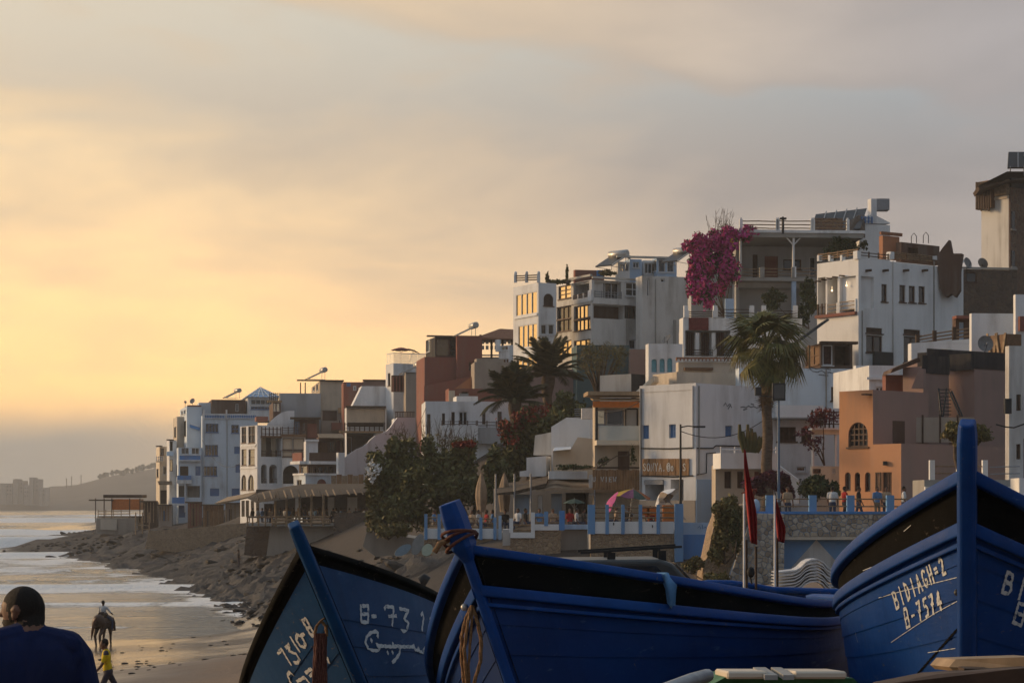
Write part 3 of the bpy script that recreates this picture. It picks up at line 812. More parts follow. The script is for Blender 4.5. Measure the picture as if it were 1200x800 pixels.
b2.box('R', 330, 358.5, 508.5, 512, .35, 'beam', 'wood'); b2.rail('R', 331, 358, 500, 508.6, .2, 4, 3, 'frame_brown', 'frame_brown', .1)
# vaulted white room on the terrace
b3 = Block(h, 300, 313, 345, 497, 514, DB + 5, 8, 'white', [('R', 344.5, 351, 492, 512, 'win', {'fm': FB})], par=0, nm='vaulted_room')
pts = [b3.p('R', b3.lr * k / 12, b3.z1 + (ZY(481, DB + 5) - b3.z1) * math.sin(min(1, (k / 12) * 1.25) * math.pi / 2)) for k in range(13)] + [b3.p('R', b3.lr, b3.z1 - .05), b3.p('R', 0, b3.z1 - .05)]
MB().prism(pts, b3.u['L'] * 5).build('vault', 'white', h)
b4 = Block(h, 338, 344.5, 374, 491, 514, DB + 3.5, 6, 'dark_brown', [('R', 345.5, 351, 494, 512, 'win', {'fm': 'frame_blue'}), ('R', 354, 358, 495, 513, 'win', {'fm': FB}), ('R', 360, 372, 496, 513, 'door', {'m': 'redbrown'})], par=0, roofm='thatch', nm='roof_room')
b4.box('R', 340, 376, 489, 491.3, .9, 'canopy', 'thatch')

DC = 243.
h = house('grey_house', 'plain grey rendered block with a beige windowless upper storey', 'house', W(365, 520, DC))
b = Block(h, 322, 328, 376, 460.5, 512, DC, 8, 'grey', par=.3)
b = Block(h, 365, 375, 402, 446.3, 484, DC + 1, 10, 'beige', [('L', 366.5, 369, 449, 458, 'win', {'m': CG, 'nx': 1}), ('L', 370.5, 373.5, 449, 458, 'win', {'m': CG, 'nx': 1})], par=0)
b.box('R', 348, 403, 445, 446.6, .3, 'roof_slab', 'wood_dark')
for x in (353, 358.5): b.box('R', x, x + 1.2, 447, 460, -2, 'post', 'frame_brown', 2.2)
b = Block(h, 374, 376.5, 400, 480, 532, DC - 1, 8, 'greybrown', [('R', 396.5, 399.8, 491, 497, 'win', {'nx': 1}), ('R', 378, 395, 481, 493, 'shut', {'m': 'dark_brown'})], par=.1)
b.box('R', 388, 402.5, 495.5, 504, 1.2, 'balcony', 'redbrown'); b.box('R', 396, 402.5, 478, 484, 1.0, 'awning', 'tan')
h = house('small_house', 'small brown timber house with a pale gable window under the grey block', 'house', W(312, 500, DC - 4))
b = Block(h, 315.5, 320, 329, 471, 500, DC - 4, 10, 'dark_brown', [('R', 320.5, 323.2, 472.5, 482, 'win', {'m': CG, 'nx': 1}), ('R', 324, 327.6, 472.5, 482, 'win', {'m': CG, 'nx': 1})], par=0, roofm='thatch')
b.box('R', 313, 330, 469.3, 471.5, .8, 'roof_slab', 'wood_pale'); b.rail('R', 316, 327, 460, 469, .1, 5, 3, 'frame_brown', 'frame_brown', .08)
b.box('R', 300, 314, 488, 493, .5, 'parapet', 'redbrown', 3)

# ---------------- red brown house and its white neighbours
DD = 225.
h = house('rust_house', 'dark rust red roof wall with one bright window opening', 'house', W(415, 500, DD + 8))
b = Block(h, 400, 402.5, 426, 447.5, 500, DD + 8, 8, 'redbrown', [('R', 413.8, 417.6, 452, 457.5, 'win', {'nx': 1, 'm': 'clear_glass', 'd': .1}), ('R', 406, 411, 448.5, 453, 'shut', {'d': .05})], par=.1)
b = Block(h, 422, 426, 452, 446, 490, DD + 12, 8, 'mauve', par=.2); b.box('R', 425, 452, 444.8, 446.3, .4, 'roof_slab', 'wood_dark')
h = house('awning_house', 'white house with a broad beige roller awning over a dark terrace', 'house', W(430, 520, DD))
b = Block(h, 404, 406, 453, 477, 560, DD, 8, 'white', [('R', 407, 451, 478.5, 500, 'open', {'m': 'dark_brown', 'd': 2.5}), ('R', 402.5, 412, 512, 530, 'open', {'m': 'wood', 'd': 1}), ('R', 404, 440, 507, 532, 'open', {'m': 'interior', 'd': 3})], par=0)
b.box('R', 405.2, 452, 475.6, 478, .5, 'roof_slab', 'wood_dark'); b.box('R', 406.5, 450.5, 479, 495, .12, 'awning', 'beige', -.06)
b.box('R', 398, 448, 505.2, 507.2, 1.2, 'slab', 'wood_pale'); b.rail('R', 404, 450, 495, 505, .3, 8, 2, 'wood_dark', 'wood_dark', .12)
b2 = Block(h, 410, 424, 476, 452.2, 500, DD + 4, 10, 'white', par=.1)
t0, z0 = b2.at('R', 424, 453), b2.at('R', 424, 476)
MB().prism([b2.at('R', 424, 453, .01), b2.at('R', 424, 475.5, .01), b2.at('R', 413, 475.5, .01)], b2.u['L'] * 3).build('stair_wall', 'white', h)
b3 = Block(h, 473, 475.5, 499, 438, 530, DD - 3, 8, 'greybrown', par=.2)
b4 = Block(h, 459, 462, 486, 490, 560, DD - 8, 8, 'white', par=.3); b4.balusters('R', 463, 486, 482, 489.5, 0, 12, 'frame_brown', 'frame_brown')
# the long swept garden wall
h = house('swept_wall', 'white garden wall with a swept curved top climbing the slope', 'wall', W(430, 560, 208))
cv = [(399, 540), (403, 537), (408, 533), (413, 529), (419, 525.5), (426, 522.5), (431, 519), (434, 515), (440, 510), (447, 507.5), (453, 505), (458, 500), (462, 494), (466, 489)]
pl = [W(x, y, 208 + (x - 399) * .06) for x, y in cv] + [W(487, 489, 213.3), W(487, 575, 213.3), W(399, 575, 208)]
MB().prism(pl, (-.2, 1.2, 0)).build('wall', 'white', h)
h = house('terrace_house', 'white seaside house with brown balcony wall above a blue tinted storey and arched door', 'house', W(372, 600, 205))
b = Block(h, 344, 358, 396, 555.5, 612, 202, 26, 'bluewhite', [('R', 371.5, 382.5, 561, 574, 'arch_door', {'m': 'redbrown'}), ('L', 348, 353.5, 562, 574, 'win', {'fm': FB, 'm': CG, 'nx': 2})], par=.0, roofm='slab')
b.box('L', 344.5, 358, 554.4, 556.6, .15, 'cornice', 'white_clean'); b.box('R', 358, 396, 554.4, 556.6, .15, 'cornice', 'white_clean')
b = Block(h, 350.5, 361, 394, 541, 556.5, 204.5, 26, 'dark_brown', [('L', 352.5, 359.5, 546, 555, 'win', {'fm': 'frame_white', 'm': CG, 'nx': 1}), ('R', 363, 367.5, 546, 555, 'win', {'fm': FB, 'm': 'curtain'}), ('R', 368.5, 378, 546, 555, 'win', {'fm': FB}), ('R', 379, 391, 546, 555, 'win', {'fm': FB})], par=0)
b.box('R', 360, 397, 540.3, 543.8, .9, 'slab', 'white'); b.box('L', 349.5, 361, 540.3, 543.8, .9, 'slab', 'white')
b.box('R', 360, 397, 530.5, 540.4, .7, 'balcony', 'dark_brown', -.55); b.box('L', 350, 361, 530.5, 540.4, .7, 'balcony', 'redbrown', -.55)
b = Block(h, 356, 358.5, 372.5, 516.5, 541, 207, 10, 'white', par=0); b.box('R', 357.5, 373.5, 514.8, 517, .3, 'canopy', 'white_clean')
b = Block(h, 371, 373.5, 404, 512, 541, 209, 10, 'dark_brown', [('R', 374.5, 384, 518, 530, 'door', {'m': 'wood'}), ('R', 385.5, 392, 517, 530, 'win', {'fm': FB}), ('R', 393.5, 402, 516, 530, 'open', {'m': 'redbrown', 'd': .8})], par=0)
b.slope('R', 372, 402, 509, 514, 1.6, 'awning', 'wood_pale'); b.box('R', 398.5, 400.5, 514, 540, .3, 'post', 'wood')
b = Block(h, 394, 396.5, 404, 530, 600, 203, 26, 'white', par=.1)
# rough plot wall beside it
h = house('reed_fence', 'brown reed fence panel on the terrace beside the arched door house', 'fence', W(407, 572, 198))
for k in range(6):
    MB().box(W(388 + k * 6.4, 573, 198), (.52, 0, 0), (0, .06, 0), UP * (1.35 + .12 * (k % 2))).build('panel', 'bamboo' if k % 2 else 'wood_pale', h)

h = house('roof_terrace_house', 'white house with glass balustrade roof terrace and a red parasol', 'house', W(475, 460, DD + 2))
b = Block(h, 452, 461, 500, 425.5, 476, DD + 2, 24, 'white', [('L', 454.5, 457.5, 437, 452, 'win', {'fm': FB, 'nx': 1, 'm': G})], par=.1)
for f_, x0, x1, n_ in (('L', 452.5, 460.5, 2), ('R', 461.5, 499, 4)):
    for k in range(n_):
        a = x0 + (x1 - x0) * k / n_
        b.box(f_, a + .15, a + (x1 - x0) / n_ - .15, 414.5, 425.8, -.05, 'glass_panel', 'clear_glass', .09)
    b.box(f_, x0, x1, 413.8, 414.6, -.02, 'rail', 'frame_white', .12)
b = Block(h, 474, 475.5, 499, 436, 480, DD - 1, 8, 'greybrown', par=.2)
b.box('R', 460, 475.5, 439, 458, -1, 'recess_wall', 'dark_brown', 2)
for k in range(4): b.box('R', 461 + k * 3.7, 462.4 + k * 3.7, 441 - k * .5, 458, -.6, 'shutter', 'redbrown', 1)

DE = 205.
h = house('red_house', 'dusky red house with a dark glazed roof room and a water tank', 'house', W(530, 480, DE))
b = Block(h, 488, 497.5, 564, 418, 500, DE, 10, 'redbrown', par=.2)
b = Block(h, 499, 510, 538, 394.8, 420, DE + 1, 14, 'blackish', [('L', 500.5, 504, 398, 412, 'win', {'m': 'clear_glass', 'nx': 1}), ('R', 511, 535, 396.5, 417, 'win', {'fm': FB, 'nx': 1})], par=0)
b.box('R', 500, 538, 393.2, 395, .3, 'roof_slab', 'dark_brown')
b = Block(h, 534, 535.5, 565, 393, 440, DE - .5, 10, 'redbrown', [('R', 549.5, 552.5, 424, 434, 'win', {'nx': 1, 'fm': FB}), ('R', 554, 556.8, 423, 434, 'win', {'nx': 1, 'fm': FB})], par=.1)
b = Block(h, 556, 558.5, 590, 420, 490, DE - 4, 10, 'greybrown', par=.15)
pl = [W(497, 452, DE - 3), W(556, 440, DE - 3), W(560, 490, DE - 3), W(497, 490, DE - 3)]
MB().prism(pl, (0, 2, 0)).build('side_wall', 'redbrown', h)
pl = [W(533, 455, DE - 6), W(553, 441, DE - 6), W(566, 448, DE - 6), W(566, 476, DE - 6), W(525, 476, DE - 6)]
MB().prism(pl, (0, 2.5, 0)).build('gable', 'terracotta', h)
h = house('tile_pavilion', 'open rooftop pavilion with a brown tiled roof and carved screens', 'pavilion', W(580, 425, DE + 4))
for x in (563, 576, 589, 600): MB().cbox(W(x, 424, DE + 4), .22, .22, ZY(392, DE + 4) - ZY(424, DE + 4), 0).build('post', 'wood_dark', h)
pl = [W(558, 395, DE + 3), W(586, 385, DE + 5), W(603, 386, DE + 5), W(603, 397, DE + 3), W(560, 398, DE + 3)]
MB().prism(pl, (0, 4, 0)).build('roof', 'terra_tile', h)
for i in range(7):
    for k in range(2): MB().box(W(564 + i * 5.2, 403 + 6.5 * k, DE + 4.2), (.3, 0, 0), (0, .06, 0), UP * .42).build('screen', 'frame_white', h)
MB().box(W(563, 417, DE + 4.2), (3.4, 0, 0), (0, .1, 0), UP * .15).build('rail', 'frame_white', h)
MB().box(W(558, 425, DE + 4), (4.2, 0, 0), (0, 3, 0), UP * .6).build('parapet', 'greybrown', h)
h = house('slim_white_house', 'slim white house with tall gold lit panes behind the palm crown', 'house', W(592, 440, DE - 2))
b = Block(h, 584.5, 597, 604, 404, 480, DE - 2, 30, 'white', [('L', 587, 595, 405.5, 410.5, 'win', {'m': CG, 'nx': 2}), ('L', 588, 596, 420, 433, 'win', {'m': CG, 'nx': 2})], par=.2)
b.box('L', 583.5, 586.5, 398, 412, .3, 'chimney', 'white_clean')

h = house('balcony_house', 'long white house with dark slit windows behind the bare shrubs', 'house', W(550, 515, 168))
b = Block(h, 494, 498.5, 606, 470, 545, 168, 6, 'white', [('R', 500.5, 504.5, 485, 512, 'win', {'nx': 1, 'fm': FB}), ('R', 518, 521.5, 484, 498, 'win', {'nx': 1, 'fm': FB}), ('R', 529, 533, 482.5, 498, 'win', {'nx': 1, 'fm': FB}), ('R', 537.5, 548, 482, 498, 'win', {'nx': 2, 'fm': 'frame_white'}), ('R', 583, 588, 482, 500, 'win', {'nx': 1, 'fm': FB}), ('R', 565, 569, 482, 497, 'win', {'nx': 1, 'fm': FB})], par=.3)
b.rail('R', 517, 557, 493, 499, .9, 4, 2, 'frame_brown', 'frame_brown', .08); b.box('R', 516, 559, 498.8, 516, .9, 'balcony', 'white', -.75); b.box('R', 516, 559, 499.5, 501, .9, 'slab', 'white')
b.box('R', 559, 592, 501, 520, .6, 'balcony', 'grey', .1); b.rail('R', 559, 592, 493, 501, .5, 3, 2, 'frame_brown', 'frame_brown', .08)
b2 = Block(h, 531, 535, 560, 464, 472, 170, 8, 'white', par=.1)
h = house('brick_house', 'brown rendered house with black roof tanks under the red house', 'house', W(545, 470, 188))
b = Block(h, 522, 526, 588, 455, 500, 188, 8, 'redbrown', [('R', 541, 549, 459, 466, 'open', {'d': .8})], par=.2)
b.box('R', 525, 532, 458, 471, .8, 'panel', 'offwhite', -.6); b.box('R', 537.5, 548, 461.5, 471, .8, 'box', 'metal_grey', -.3)
h = house('retaining_wall', 'tall dusky brown retaining wall behind the palm trunks', 'wall', W(650, 470, 166))
Block(h, 598, 604, 700, 432, 545, 166, 6, 'mauve', par=.1); Block(h, 552, 556, 606, 424, 480, 196, 6, 'greybrown', par=.1)

# ---------------- big glazed block on the hill
DG = 172.
h = house('glazed_block', 'white corner tower with two tall gold reflecting window bays', 'building', W(628, 420, DG))
b = Block(h, 601.5, 631, 652, 331, 470, DG, 28, 'white', [
    ('L', 604.5, 629.5, 343, 369, 'win', {'nx': 4, 'ny': 1, 'm': CG, 'd': .1}), ('L', 607, 629.5, 380, 407, 'win', {'nx': 4, 'm': CG, 'd': .1}), ('L', 606, 629.5, 418, 440, 'win', {'nx': 4, 'm': CG, 'd': .1}),
    ('R', 637, 648.5, 344, 358.5, 'arch', {'nx': 1, 'fm': FB, 'm': 'wood_dark'}), ('R', 634, 641, 380, 392, 'win', {'nx': 1}), ('R', 642.5, 649.5, 380, 392, 'win', {'nx': 1})], par=.5)
for x in (603, 616, 630):
    p = b.at('L', x, 331, -.1); MB().cbox(p, .28, .28, .75).sphere(p + UP * .85, .14).build('post', 'white', h)
for k in range(3): MB().tube([b.at('L', 603, 328.5 - 2.6 * k, -.1), b.at('L', 616, 328 - 2.6 * k, -.12), b.at('L', 630, 327.5 - 2.7 * k, -.1)], .06, 6).build('rail', 'wood_dark', h)
b.box('L', 603, 630.5, 369.5, 372, .12, 'sill', 'white_clean')
h = house('sunroom_block', 'weathered white block with sunrooms and barred gold windows on the hill', 'building', W(700, 430, DG))
b = Block(h, 650.5, 693.5, 752, 327.5, 470, DG + 1, 28, 'white_old', [
    ('L', 654.5, 669, 329.8, 350, 'win', {'nx': 2, 'ny': 3, 'm': CG, 'fm': 'frame_brown'}), ('L', 672, 690.5, 328.8, 351, 'open', {'d': 1.4, 'm': 'grey'}),
    ('L', 652.5, 669.5, 359, 388, 'win', {'nx': 3, 'ny': 2, 'm': G, 'fm': FB, 'd': .25}), ('L', 672.5, 692, 357.5, 387, 'win', {'nx': 4, 'ny': 2, 'm': CG, 'fm': FB, 'd': .25}),
    ('L', 652.5, 669.5, 399, 416, 'win', {'nx': 3, 'ny': 2, 'm': CG, 'fm': FB}), ('L', 672.5, 692, 398, 416, 'win', {'nx': 3, 'ny': 2, 'm': CG, 'fm': FB}),
    ('R', 696.5, 728, 329, 350, 'win', {'nx': 4, 'ny': 1, 'm': G, 'd': .6}), ('R', 733, 750, 329, 347, 'win', {'nx': 2, 'ny': 2, 'm': G, 'd': .12}),
    ('R', 695.5, 731, 358, 373.5, 'open', {'d': .9, 'm': 'dark_brown'}), ('R', 731.8, 750.5, 358, 373.5, 'win', {'fm': FB, 'nx': 3, 'm': G, 'd': .3}), ('R', 737, 745, 398, 409, 'win', {'nx': 1})], par=.2)
b.rail('L', 672, 691, 344, 351, .05, 3, 3, 'frame_white', 'frame_brown', .12); b.box('L', 690.5, 694.5, 340, 352, .15, 'pillar', 'white')
b.rail('R', 697, 728, 341, 350, .02, 4, 3, 'frame_grey' if False else 'metal_grey', 'metal_grey', .06); b.box('R', 694, 753, 350.5, 357.5, .3, 'slab', 'white_old')
b.box('L', 650.5, 694, 351.5, 357, .12, 'slab', 'white_old'); b.box('R', 693.5, 752, 325.5, 327.9, .2, 'coping', 'slab'); b.box('L', 651, 694, 325.5, 327.9, .2, 'coping', 'slab')
for x0, x1 in ((652.5, 669.5), (672.5, 692)):
    b.box('L', x0, x1, 373, 374.6, .05, 'bar', 'frame_brown', .2)
b2 = Block(h, 745, 752.5, 806, 323, 440, DG + .4, 16, 'white_old', [('R', 758, 761, 327, 347, 'win', {'nx': 1}), ('R', 774, 779, 326.5, 331, 'win', {'nx': 1})], par=.3)
b2.box('R', 789, 791.5, 375, 405, .2, 'pipe', 'concrete'); b2.pipe('R', 768, 327, 402); b.pipe('R', 734, 374, 430)
h = house('roof_rooms', 'row of white glazed roof rooms with a blue table below the water heater', 'pavilion', W(755, 325, DG + 5))
b = Block(h, 716, 724, 738, 306.5, 330, DG + 5, 14, 'white', [('R', 726, 731.5, 309.5, 318, 'win', {'nx': 2, 'm': CG}), ('R', 732, 737, 309, 318, 'win', {'nx': 1})], par=0)
b = Block(h, 731, 738, 752, 303.5, 330, DG + 5.5, 14, 'paleblue', [('R', 741.5, 749, 307, 314, 'win', {'nx': 2})], par=0)
b = Block(h, 752, 754, 770, 305, 330, DG + 6, 14, 'white', [('R', 755, 768.5, 308, 321, 'win', {'nx': 3})], par=0)
b = Block(h, 764, 770, 793, 301.5, 328, DG + 5, 10, 'paleblue', [('R', 771.5, 780, 304, 319, 'win', {'nx': 1}), ('R', 781.5, 790, 304, 319, 'win', {'nx': 1}), ('L', 765, 769, 305, 318, 'win', {'nx': 1, 'm': CG})], par=0)
b.box('R', 722, 793, 300.8, 302.8, .4, 'roof_slab', 'slab')
b = Block(h, 672, 674, 708, 316, 332, DG + 5, 14, 'redbrown', par=.1); b.box('R', 699, 706, 317, 326, .3, 'panel', 'blue')

# ---------------- bougainvillea terrace house
DF = 152.
h = house('bougainvillea_house', 'grey open terraced house draped with magenta bougainvillea', 'house', W(900, 400, DF))
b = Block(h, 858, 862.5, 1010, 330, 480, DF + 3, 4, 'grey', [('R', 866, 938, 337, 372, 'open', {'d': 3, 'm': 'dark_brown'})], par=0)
b2 = Block(h, 858, 862.5, 1000, 287, 331, DF + 7, 4, 'grey', [('R', 882, 888, 298, 326, 'door', {'m': 'dark_brown'}), ('R', 896, 912, 300, 327, 'door', {'m': 'redbrown', 'nx': 2}), ('R', 918, 939, 304, 316, 'win', {'fm': FB, 'nx': 2}), ('R', 948.5, 956, 301, 327, 'win', {'nx': 1, 'm': G})], par=0)
b.box('R', 862, 957, 327.5, 331.5, 1.4, 'slab', 'concrete', 4)
sl = b.box('R', 861, 1006, 276.5, 281.5, 1.6, 'roof_slab', 'concrete', 6); b.box('R', 861, 1008, 273, 276.4, 1.7, 'parapet', 'white', -1.4)
for x in (863, 924.5): b.box('R', x, x + 2.1, 281.6, 327.4, 1.45, 'column', 'white', -1.2)
for s_ in (-1, 1):
    p = b.at('R', 925.6, 290, 1.32); MB().tube([p, p + b.u['R'] * s_ * .55 + UP * .6], .06, 6).build('brace', 'white_paint', h)
b.box('R', 924, 929, 331.6, 372, 1.3, 'column', 'paleblue', -.95)
b.rail('R', 864, 888, 316, 327.4, 1.35, 1, 3, 'concrete', 'wood_pale', .25); b.rail('R', 890, 925, 315.5, 327.4, 1.35, 1, 3, 'concrete', 'wood_pale', .22); b.rail('R', 927, 956, 315, 327.4, 1.35, 1, 3, 'white', 'wood_pale', .2)
for x0, x1, n_ in ((864, 905.5, 1), (907, 946, 1), (948, 988, 1)):
    b.rail('R', x0, x1, 260.5, 273.2, 1.55, n_, 3, 'white_paint', 'log', .22, .045, .12)
# lower terraces of the same house
t1 = Block(h, 796, 800.5, 940, 372, 440, DF - 4, 6, 'white', [('R', 803, 856, 387, 420, 'open', {'d': 2.5, 'm': 'interior', 'curt': 3, 'cm': 'net'})], par=0)
for x in (801.5, 836, 879, 893, 930): t1.box('R', x, x + 4.5, 358, 372, .1, 'pillar', 'white', .2)
t1.rail('R', 806, 836, 364, 372, .0, 1, 3, 'white', 'wood_dark', .14); t1.rail('R', 840, 879, 361, 372, .0, 1, 3, 'white', 'wood_dark', .14); t1.rail('R', 898, 930, 363, 372, 0, 1, 3, 'white', 'wood_dark', .14)
t1.box('R', 807, 830, 372.3, 387, .12, 'banner', 'fabric_red', -.03); t1.box('R', 800.5, 860, 417.5, 420, .25, 'slab', 'white_old')
for x in (815, 834): t1.box('R', x, x + 4.3, 390, 418, .05, 'pillar', 'white', .3)
t1.rail('R', 801, 836, 409, 418, .2, 1, 3, 'white', 'wood_dark', .14); t1.rail('R', 838, 860, 409, 418, .2, 1, 3, 'white', 'wood_dark', .14)
# arch shaped white door panel and planters
t1.box('R', 852, 862, 349, 371.8, -.6, 'arch_panel', 'paleblue', .8)
Block(h, 806, 810, 864, 300, 400, DF + 5, 4, 'grey', par=.2, nm='wall')
h = house('panel_roof_house', 'white gabled house with a large dark solar roof and chimney', 'house', W(1020, 300, DF + 8))
b = Block(h, 995, 1007, 1043, 262, 330, DF + 8, 20, 'white_clean', par=0)
MB().prism([b.at('R', 1007, 262.2, -.01), b.at('R', 1043, 262.2, -.01), b.at('R', 1043, 261, -.01), b.at('R', 1024, 251, -.01), b.at('R', 1007, 255, -.01)], b.u['L'] * 5).build('gable', 'white_clean', h)
b.box('R', 1020.5, 1027, 233, 262, .05, 'chimney', 'white', .5)
MB().prism([W(950, 271, DF + 5), W(956, 251, DF + 8), W(1016, 244, DF + 10), W(1008, 268, DF + 6)], (0, .3, -.1)).build('solar_roof', 'solar', h)
for k in range(1, 5):
    f_ = k / 5
    a, c = W(950, 271, DF + 5).lerp(W(1008, 268, DF + 6), f_), W(956, 251, DF + 8).lerp(W(1016, 244, DF + 10), f_)
    MB().tube([a + UP * .1 + Vector((0, -.1, 0)), c + UP * .1 + Vector((0, -.1, 0))], .05, 5).build('panel_joint', 'metal_grey', h)
MB().box(W(955, 275, DF + 4.5), (2.2, 0, 0), (0, 2, 0), UP * 1.3).build('brick_wall', 'brickwork', h)
MB().prism([W(990, 275, DF + 4), W(990, 262, DF + 6), W(1006, 252, DF + 8), W(1006, 278, DF + 6)], (.6, .4, 0)).build('side_wall', 'brown_stone', h)
b.rail('R', 1008, 1020, 254, 262, .25, 3, 2, 'frame_blue', 'frame_blue', .1)

# ---------------- tall white house with sunset balcony
DW = 138.
h = house('corner_balcony_house', 'tall white house with a warm lit corner balcony and ragged brown nets', 'house', W(1040, 470, DW))
b = Block(h, 957.5, 1006, 1129, 302.5, 520, DW, 36, 'white_clean', [
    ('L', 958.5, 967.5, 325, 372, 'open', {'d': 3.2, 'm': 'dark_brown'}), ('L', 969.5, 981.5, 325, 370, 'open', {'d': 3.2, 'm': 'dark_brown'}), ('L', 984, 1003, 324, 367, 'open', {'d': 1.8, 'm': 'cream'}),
    ('R', 1009, 1024, 324, 361, 'open', {'d': 1.8, 'm': 'redbrown'}),
    ('R', 1033, 1039.5, 333, 353.5, 'win', {'nx': 1, 'fm': FB}), ('R', 1054, 1061, 334, 354, 'win', {'nx': 1, 'fm': FB}), ('R', 1065, 1072.5, 335, 354.5, 'win', {'nx': 1, 'fm': FB}), ('R', 1076.5, 1084, 335.5, 355, 'win', {'nx': 1, 'fm': FB}),
    ('R', 1015, 1034, 384, 390.5, 'win', {'nx': 1, 'fm': FB, 'm': 'wood_dark'}), ('R', 1015, 1034, 393, 413, 'win', {'nx': 2, 'fm': FB}), ('R', 1059, 1078.5, 386, 392, 'win', {'nx': 1, 'fm': FB, 'm': 'wood_dark'}), ('R', 1059, 1078.5, 394.5, 425, 'win', {'nx': 2, 'fm': FB})], par=.3)
b.rail('L', 969.5, 982, 355, 369, .03, 1, 3, 'white_clean', 'wood_pale', .12); b.rail('L', 984, 1003, 351, 366, .03, 1, 3, 'white_clean', 'wood_pale', .1); b.rail('L', 959, 968, 356, 372, .03, 2, 2, 'wood_dark', 'wood_dark', .1)
b.pipe('R', 1046, 306, 440, 'white_old'); b.pipe('R', 1094, 306, 420); b.pipe('R', 1010, 364, 470)
b.box('L', 957.5, 1004.5, 367.5, 371, .25, 'beam', 'redbrown'); b.box('R', 1015, 1037, 413, 432, .8, 'balcony', 'metal_dark', -.6); b.box('R', 1015, 1037, 430, 433, .8, 'slab', 'concrete')
for k, x in enumerate((961, 968, 974, 981, 989)):
    b.box('L', x, x + 1.1, 331 - k * 1.6 - 2, 332.5 - k * 1.6 - 2, .5, 'beam_end', 'wood_dark')
for x in (1014, 1034, 1058, 1080): b.box('R', x, x + 2.2, 316, 318.5, .45, 'beam_end', 'wood_dark')
for x, y in ((1004, 294), (1043, 295), (1096, 300)): b.box('R', x, x + 4.4, y, 303.5, .05, 'pillar', 'white_clean', .35)
for x in (958, 971, 985): b.box('L', x, x + 2.2, 299, 306, .05, 'pillar', 'white_clean', .3)
b.rail('L', 958.5, 1004, 294, 302.6, -.1, 4, 3, 'wood', 'log', .1, .05); b.rail('R', 1008, 1042, 295.5, 302.6, -.1, 3, 2, 'wood_dark', 'wood_dark', .08); b.rail('R', 1047, 1094, 297, 305, -.1, 3, 4, 'wood', 'log', .1, .05)
st = Block(h, 1031, 1034.5, 1054, 276, 303, DW + 4, 30, 'terracotta', par=0); st.box('R', 1031, 1056, 272.5, 276.2, .15, 'roof_slab', 'terra_tile')
# ragged sheets of netting
rg = random.Random(11)
def ragged(px0, px1, top, bot, D, n=14):
    pts = [W(px0 + (px1 - px0) * i / n, top + rg.uniform(-2, 2), D) for i in range(n + 1)]
    pts += [W(px1 - (px1 - px0) * i / n, bot + rg.uniform(-6, 5), D) for i in range(n + 1)]
    return pts
Block(h, 1050, 1056, 1101, 283.5, 306, DW + 3.5, 36, 'rough_brown', [('R', 1064, 1076, 290, 300, 'open', {'d': .6, 'm': 'grey'})], par=0, roofm='slab', nm='roof_hut')
pl = [W(1098, 300, DW + 4.6), W(1104, 291, DW + 4.6), W(1112, 281, DW + 4.6), W(1115, 297, DW + 4.6), W(1127, 297, DW + 4.6), W(1124, 318, DW + 4.6), W(1124, 340, DW + 4.6), W(1119, 348, DW + 4.6), W(1115, 344, DW + 4.6), W(1108, 348, DW + 4.6), W(1101, 338, DW + 4.6)]
MB().prism(pl, (.3, .6, 0)).build('brown_wall', 'rough_brown', h)
for x, y in ((1068, 273), (1082, 272)): MB().tube([W(x, 285, DW + 3), W(x, y + 4, DW + 3), W(x + 3, y, DW + 3), W(x + 6, y + 4, DW + 3), W(x + 6, 285, DW + 3)], .03, 5).build('wire_hoop', 'metal_dark', h)
b.box('R', 1093, 1129, 302, 306, .06, 'coping', 'white_clean')
# outbuilding under the balcony
h = house('timber_annex', 'small timber annex with a lattice screen tucked under the sunset balcony', 'shed', W(970, 430, DW - 2))
b = Block(h, 944, 961.5, 999, 402, 470, DW - 3, 8, 'dark_brown', [('L', 945, 960, 404, 428, 'win', {'fm': 'wood', 'm': 'wood', 'nx': 2, 'ny': 2}), ('R', 964, 976, 404, 428, 'win', {'fm': 'frame_white', 'm': 'net', 'nx': 1}), ('R', 978, 996, 405, 428, 'open', {'d': 1.2})], par=0)
MB().prism([W(938, 396, DW - 4), W(970, 373, DW - 2), W(972, 375, DW - 2), W(940, 398.5, DW - 4)], (0, 3, 0)).build('lean_to_roof', 'metal_dark', h)
b.box('R', 960, 1003, 400.5, 403.5, .5, 'beam', 'wood_dark')
b.box('R', 948, 950, 404, 470, -.1, 'post', 'wood', .3)

# ---------------- brick tower at the top
h = house('brick_tower', 'tall unfinished tower house with white side and rough brick front', 'building', W(1180, 350, 168))
b = Block(h, 1150, 1182, 1235, 222, 420, 168, 34, 'white_old', par=0)
b.box('R', 1182.3, 1235, 222, 362, .12, 'brick_front', 'brickwork', -.02); b.box('L', 1150, 1181.5, 232, 235, .1, 'joint', 'offwhite')
b.box('R', 1184, 1187.6, 248, 268, .16, 'window', 'glass', -.05); b.box('R', 1184, 1187.6, 294, 312, .16, 'window', 'glass', -.05)
b.box('R', 1199, 1206, 250, 275, .16, 'window', 'glass', -.05); b.box('R', 1199, 1206, 300, 325, .16, 'window', 'glass', -.05)
for y in (268.5, 312.5): b.box('R', 1182.8, 1188.6, y, y + 2, .26, 'sill', 'concrete', -.1)
b.box('L', 1148, 1166, 213, 245, .5, 'timber_screen', 'wood', 0); b.box('L', 1169, 1183, 209, 229, .4, 'timber_screen', 'wood_pale', 0)
for k in range(6): b.box('L', 1148.5 + k * 2.9, 1150 + k * 2.9, 214, 246 + (k % 3), .56, 'plank', 'wood_dark', -.48)
pl = [W(1146, 218, 167), W(1180, 201, 166), W(1240, 201, 170), W(1240, 213, 170), W(1184, 211, 166), W(1148, 222, 167)]
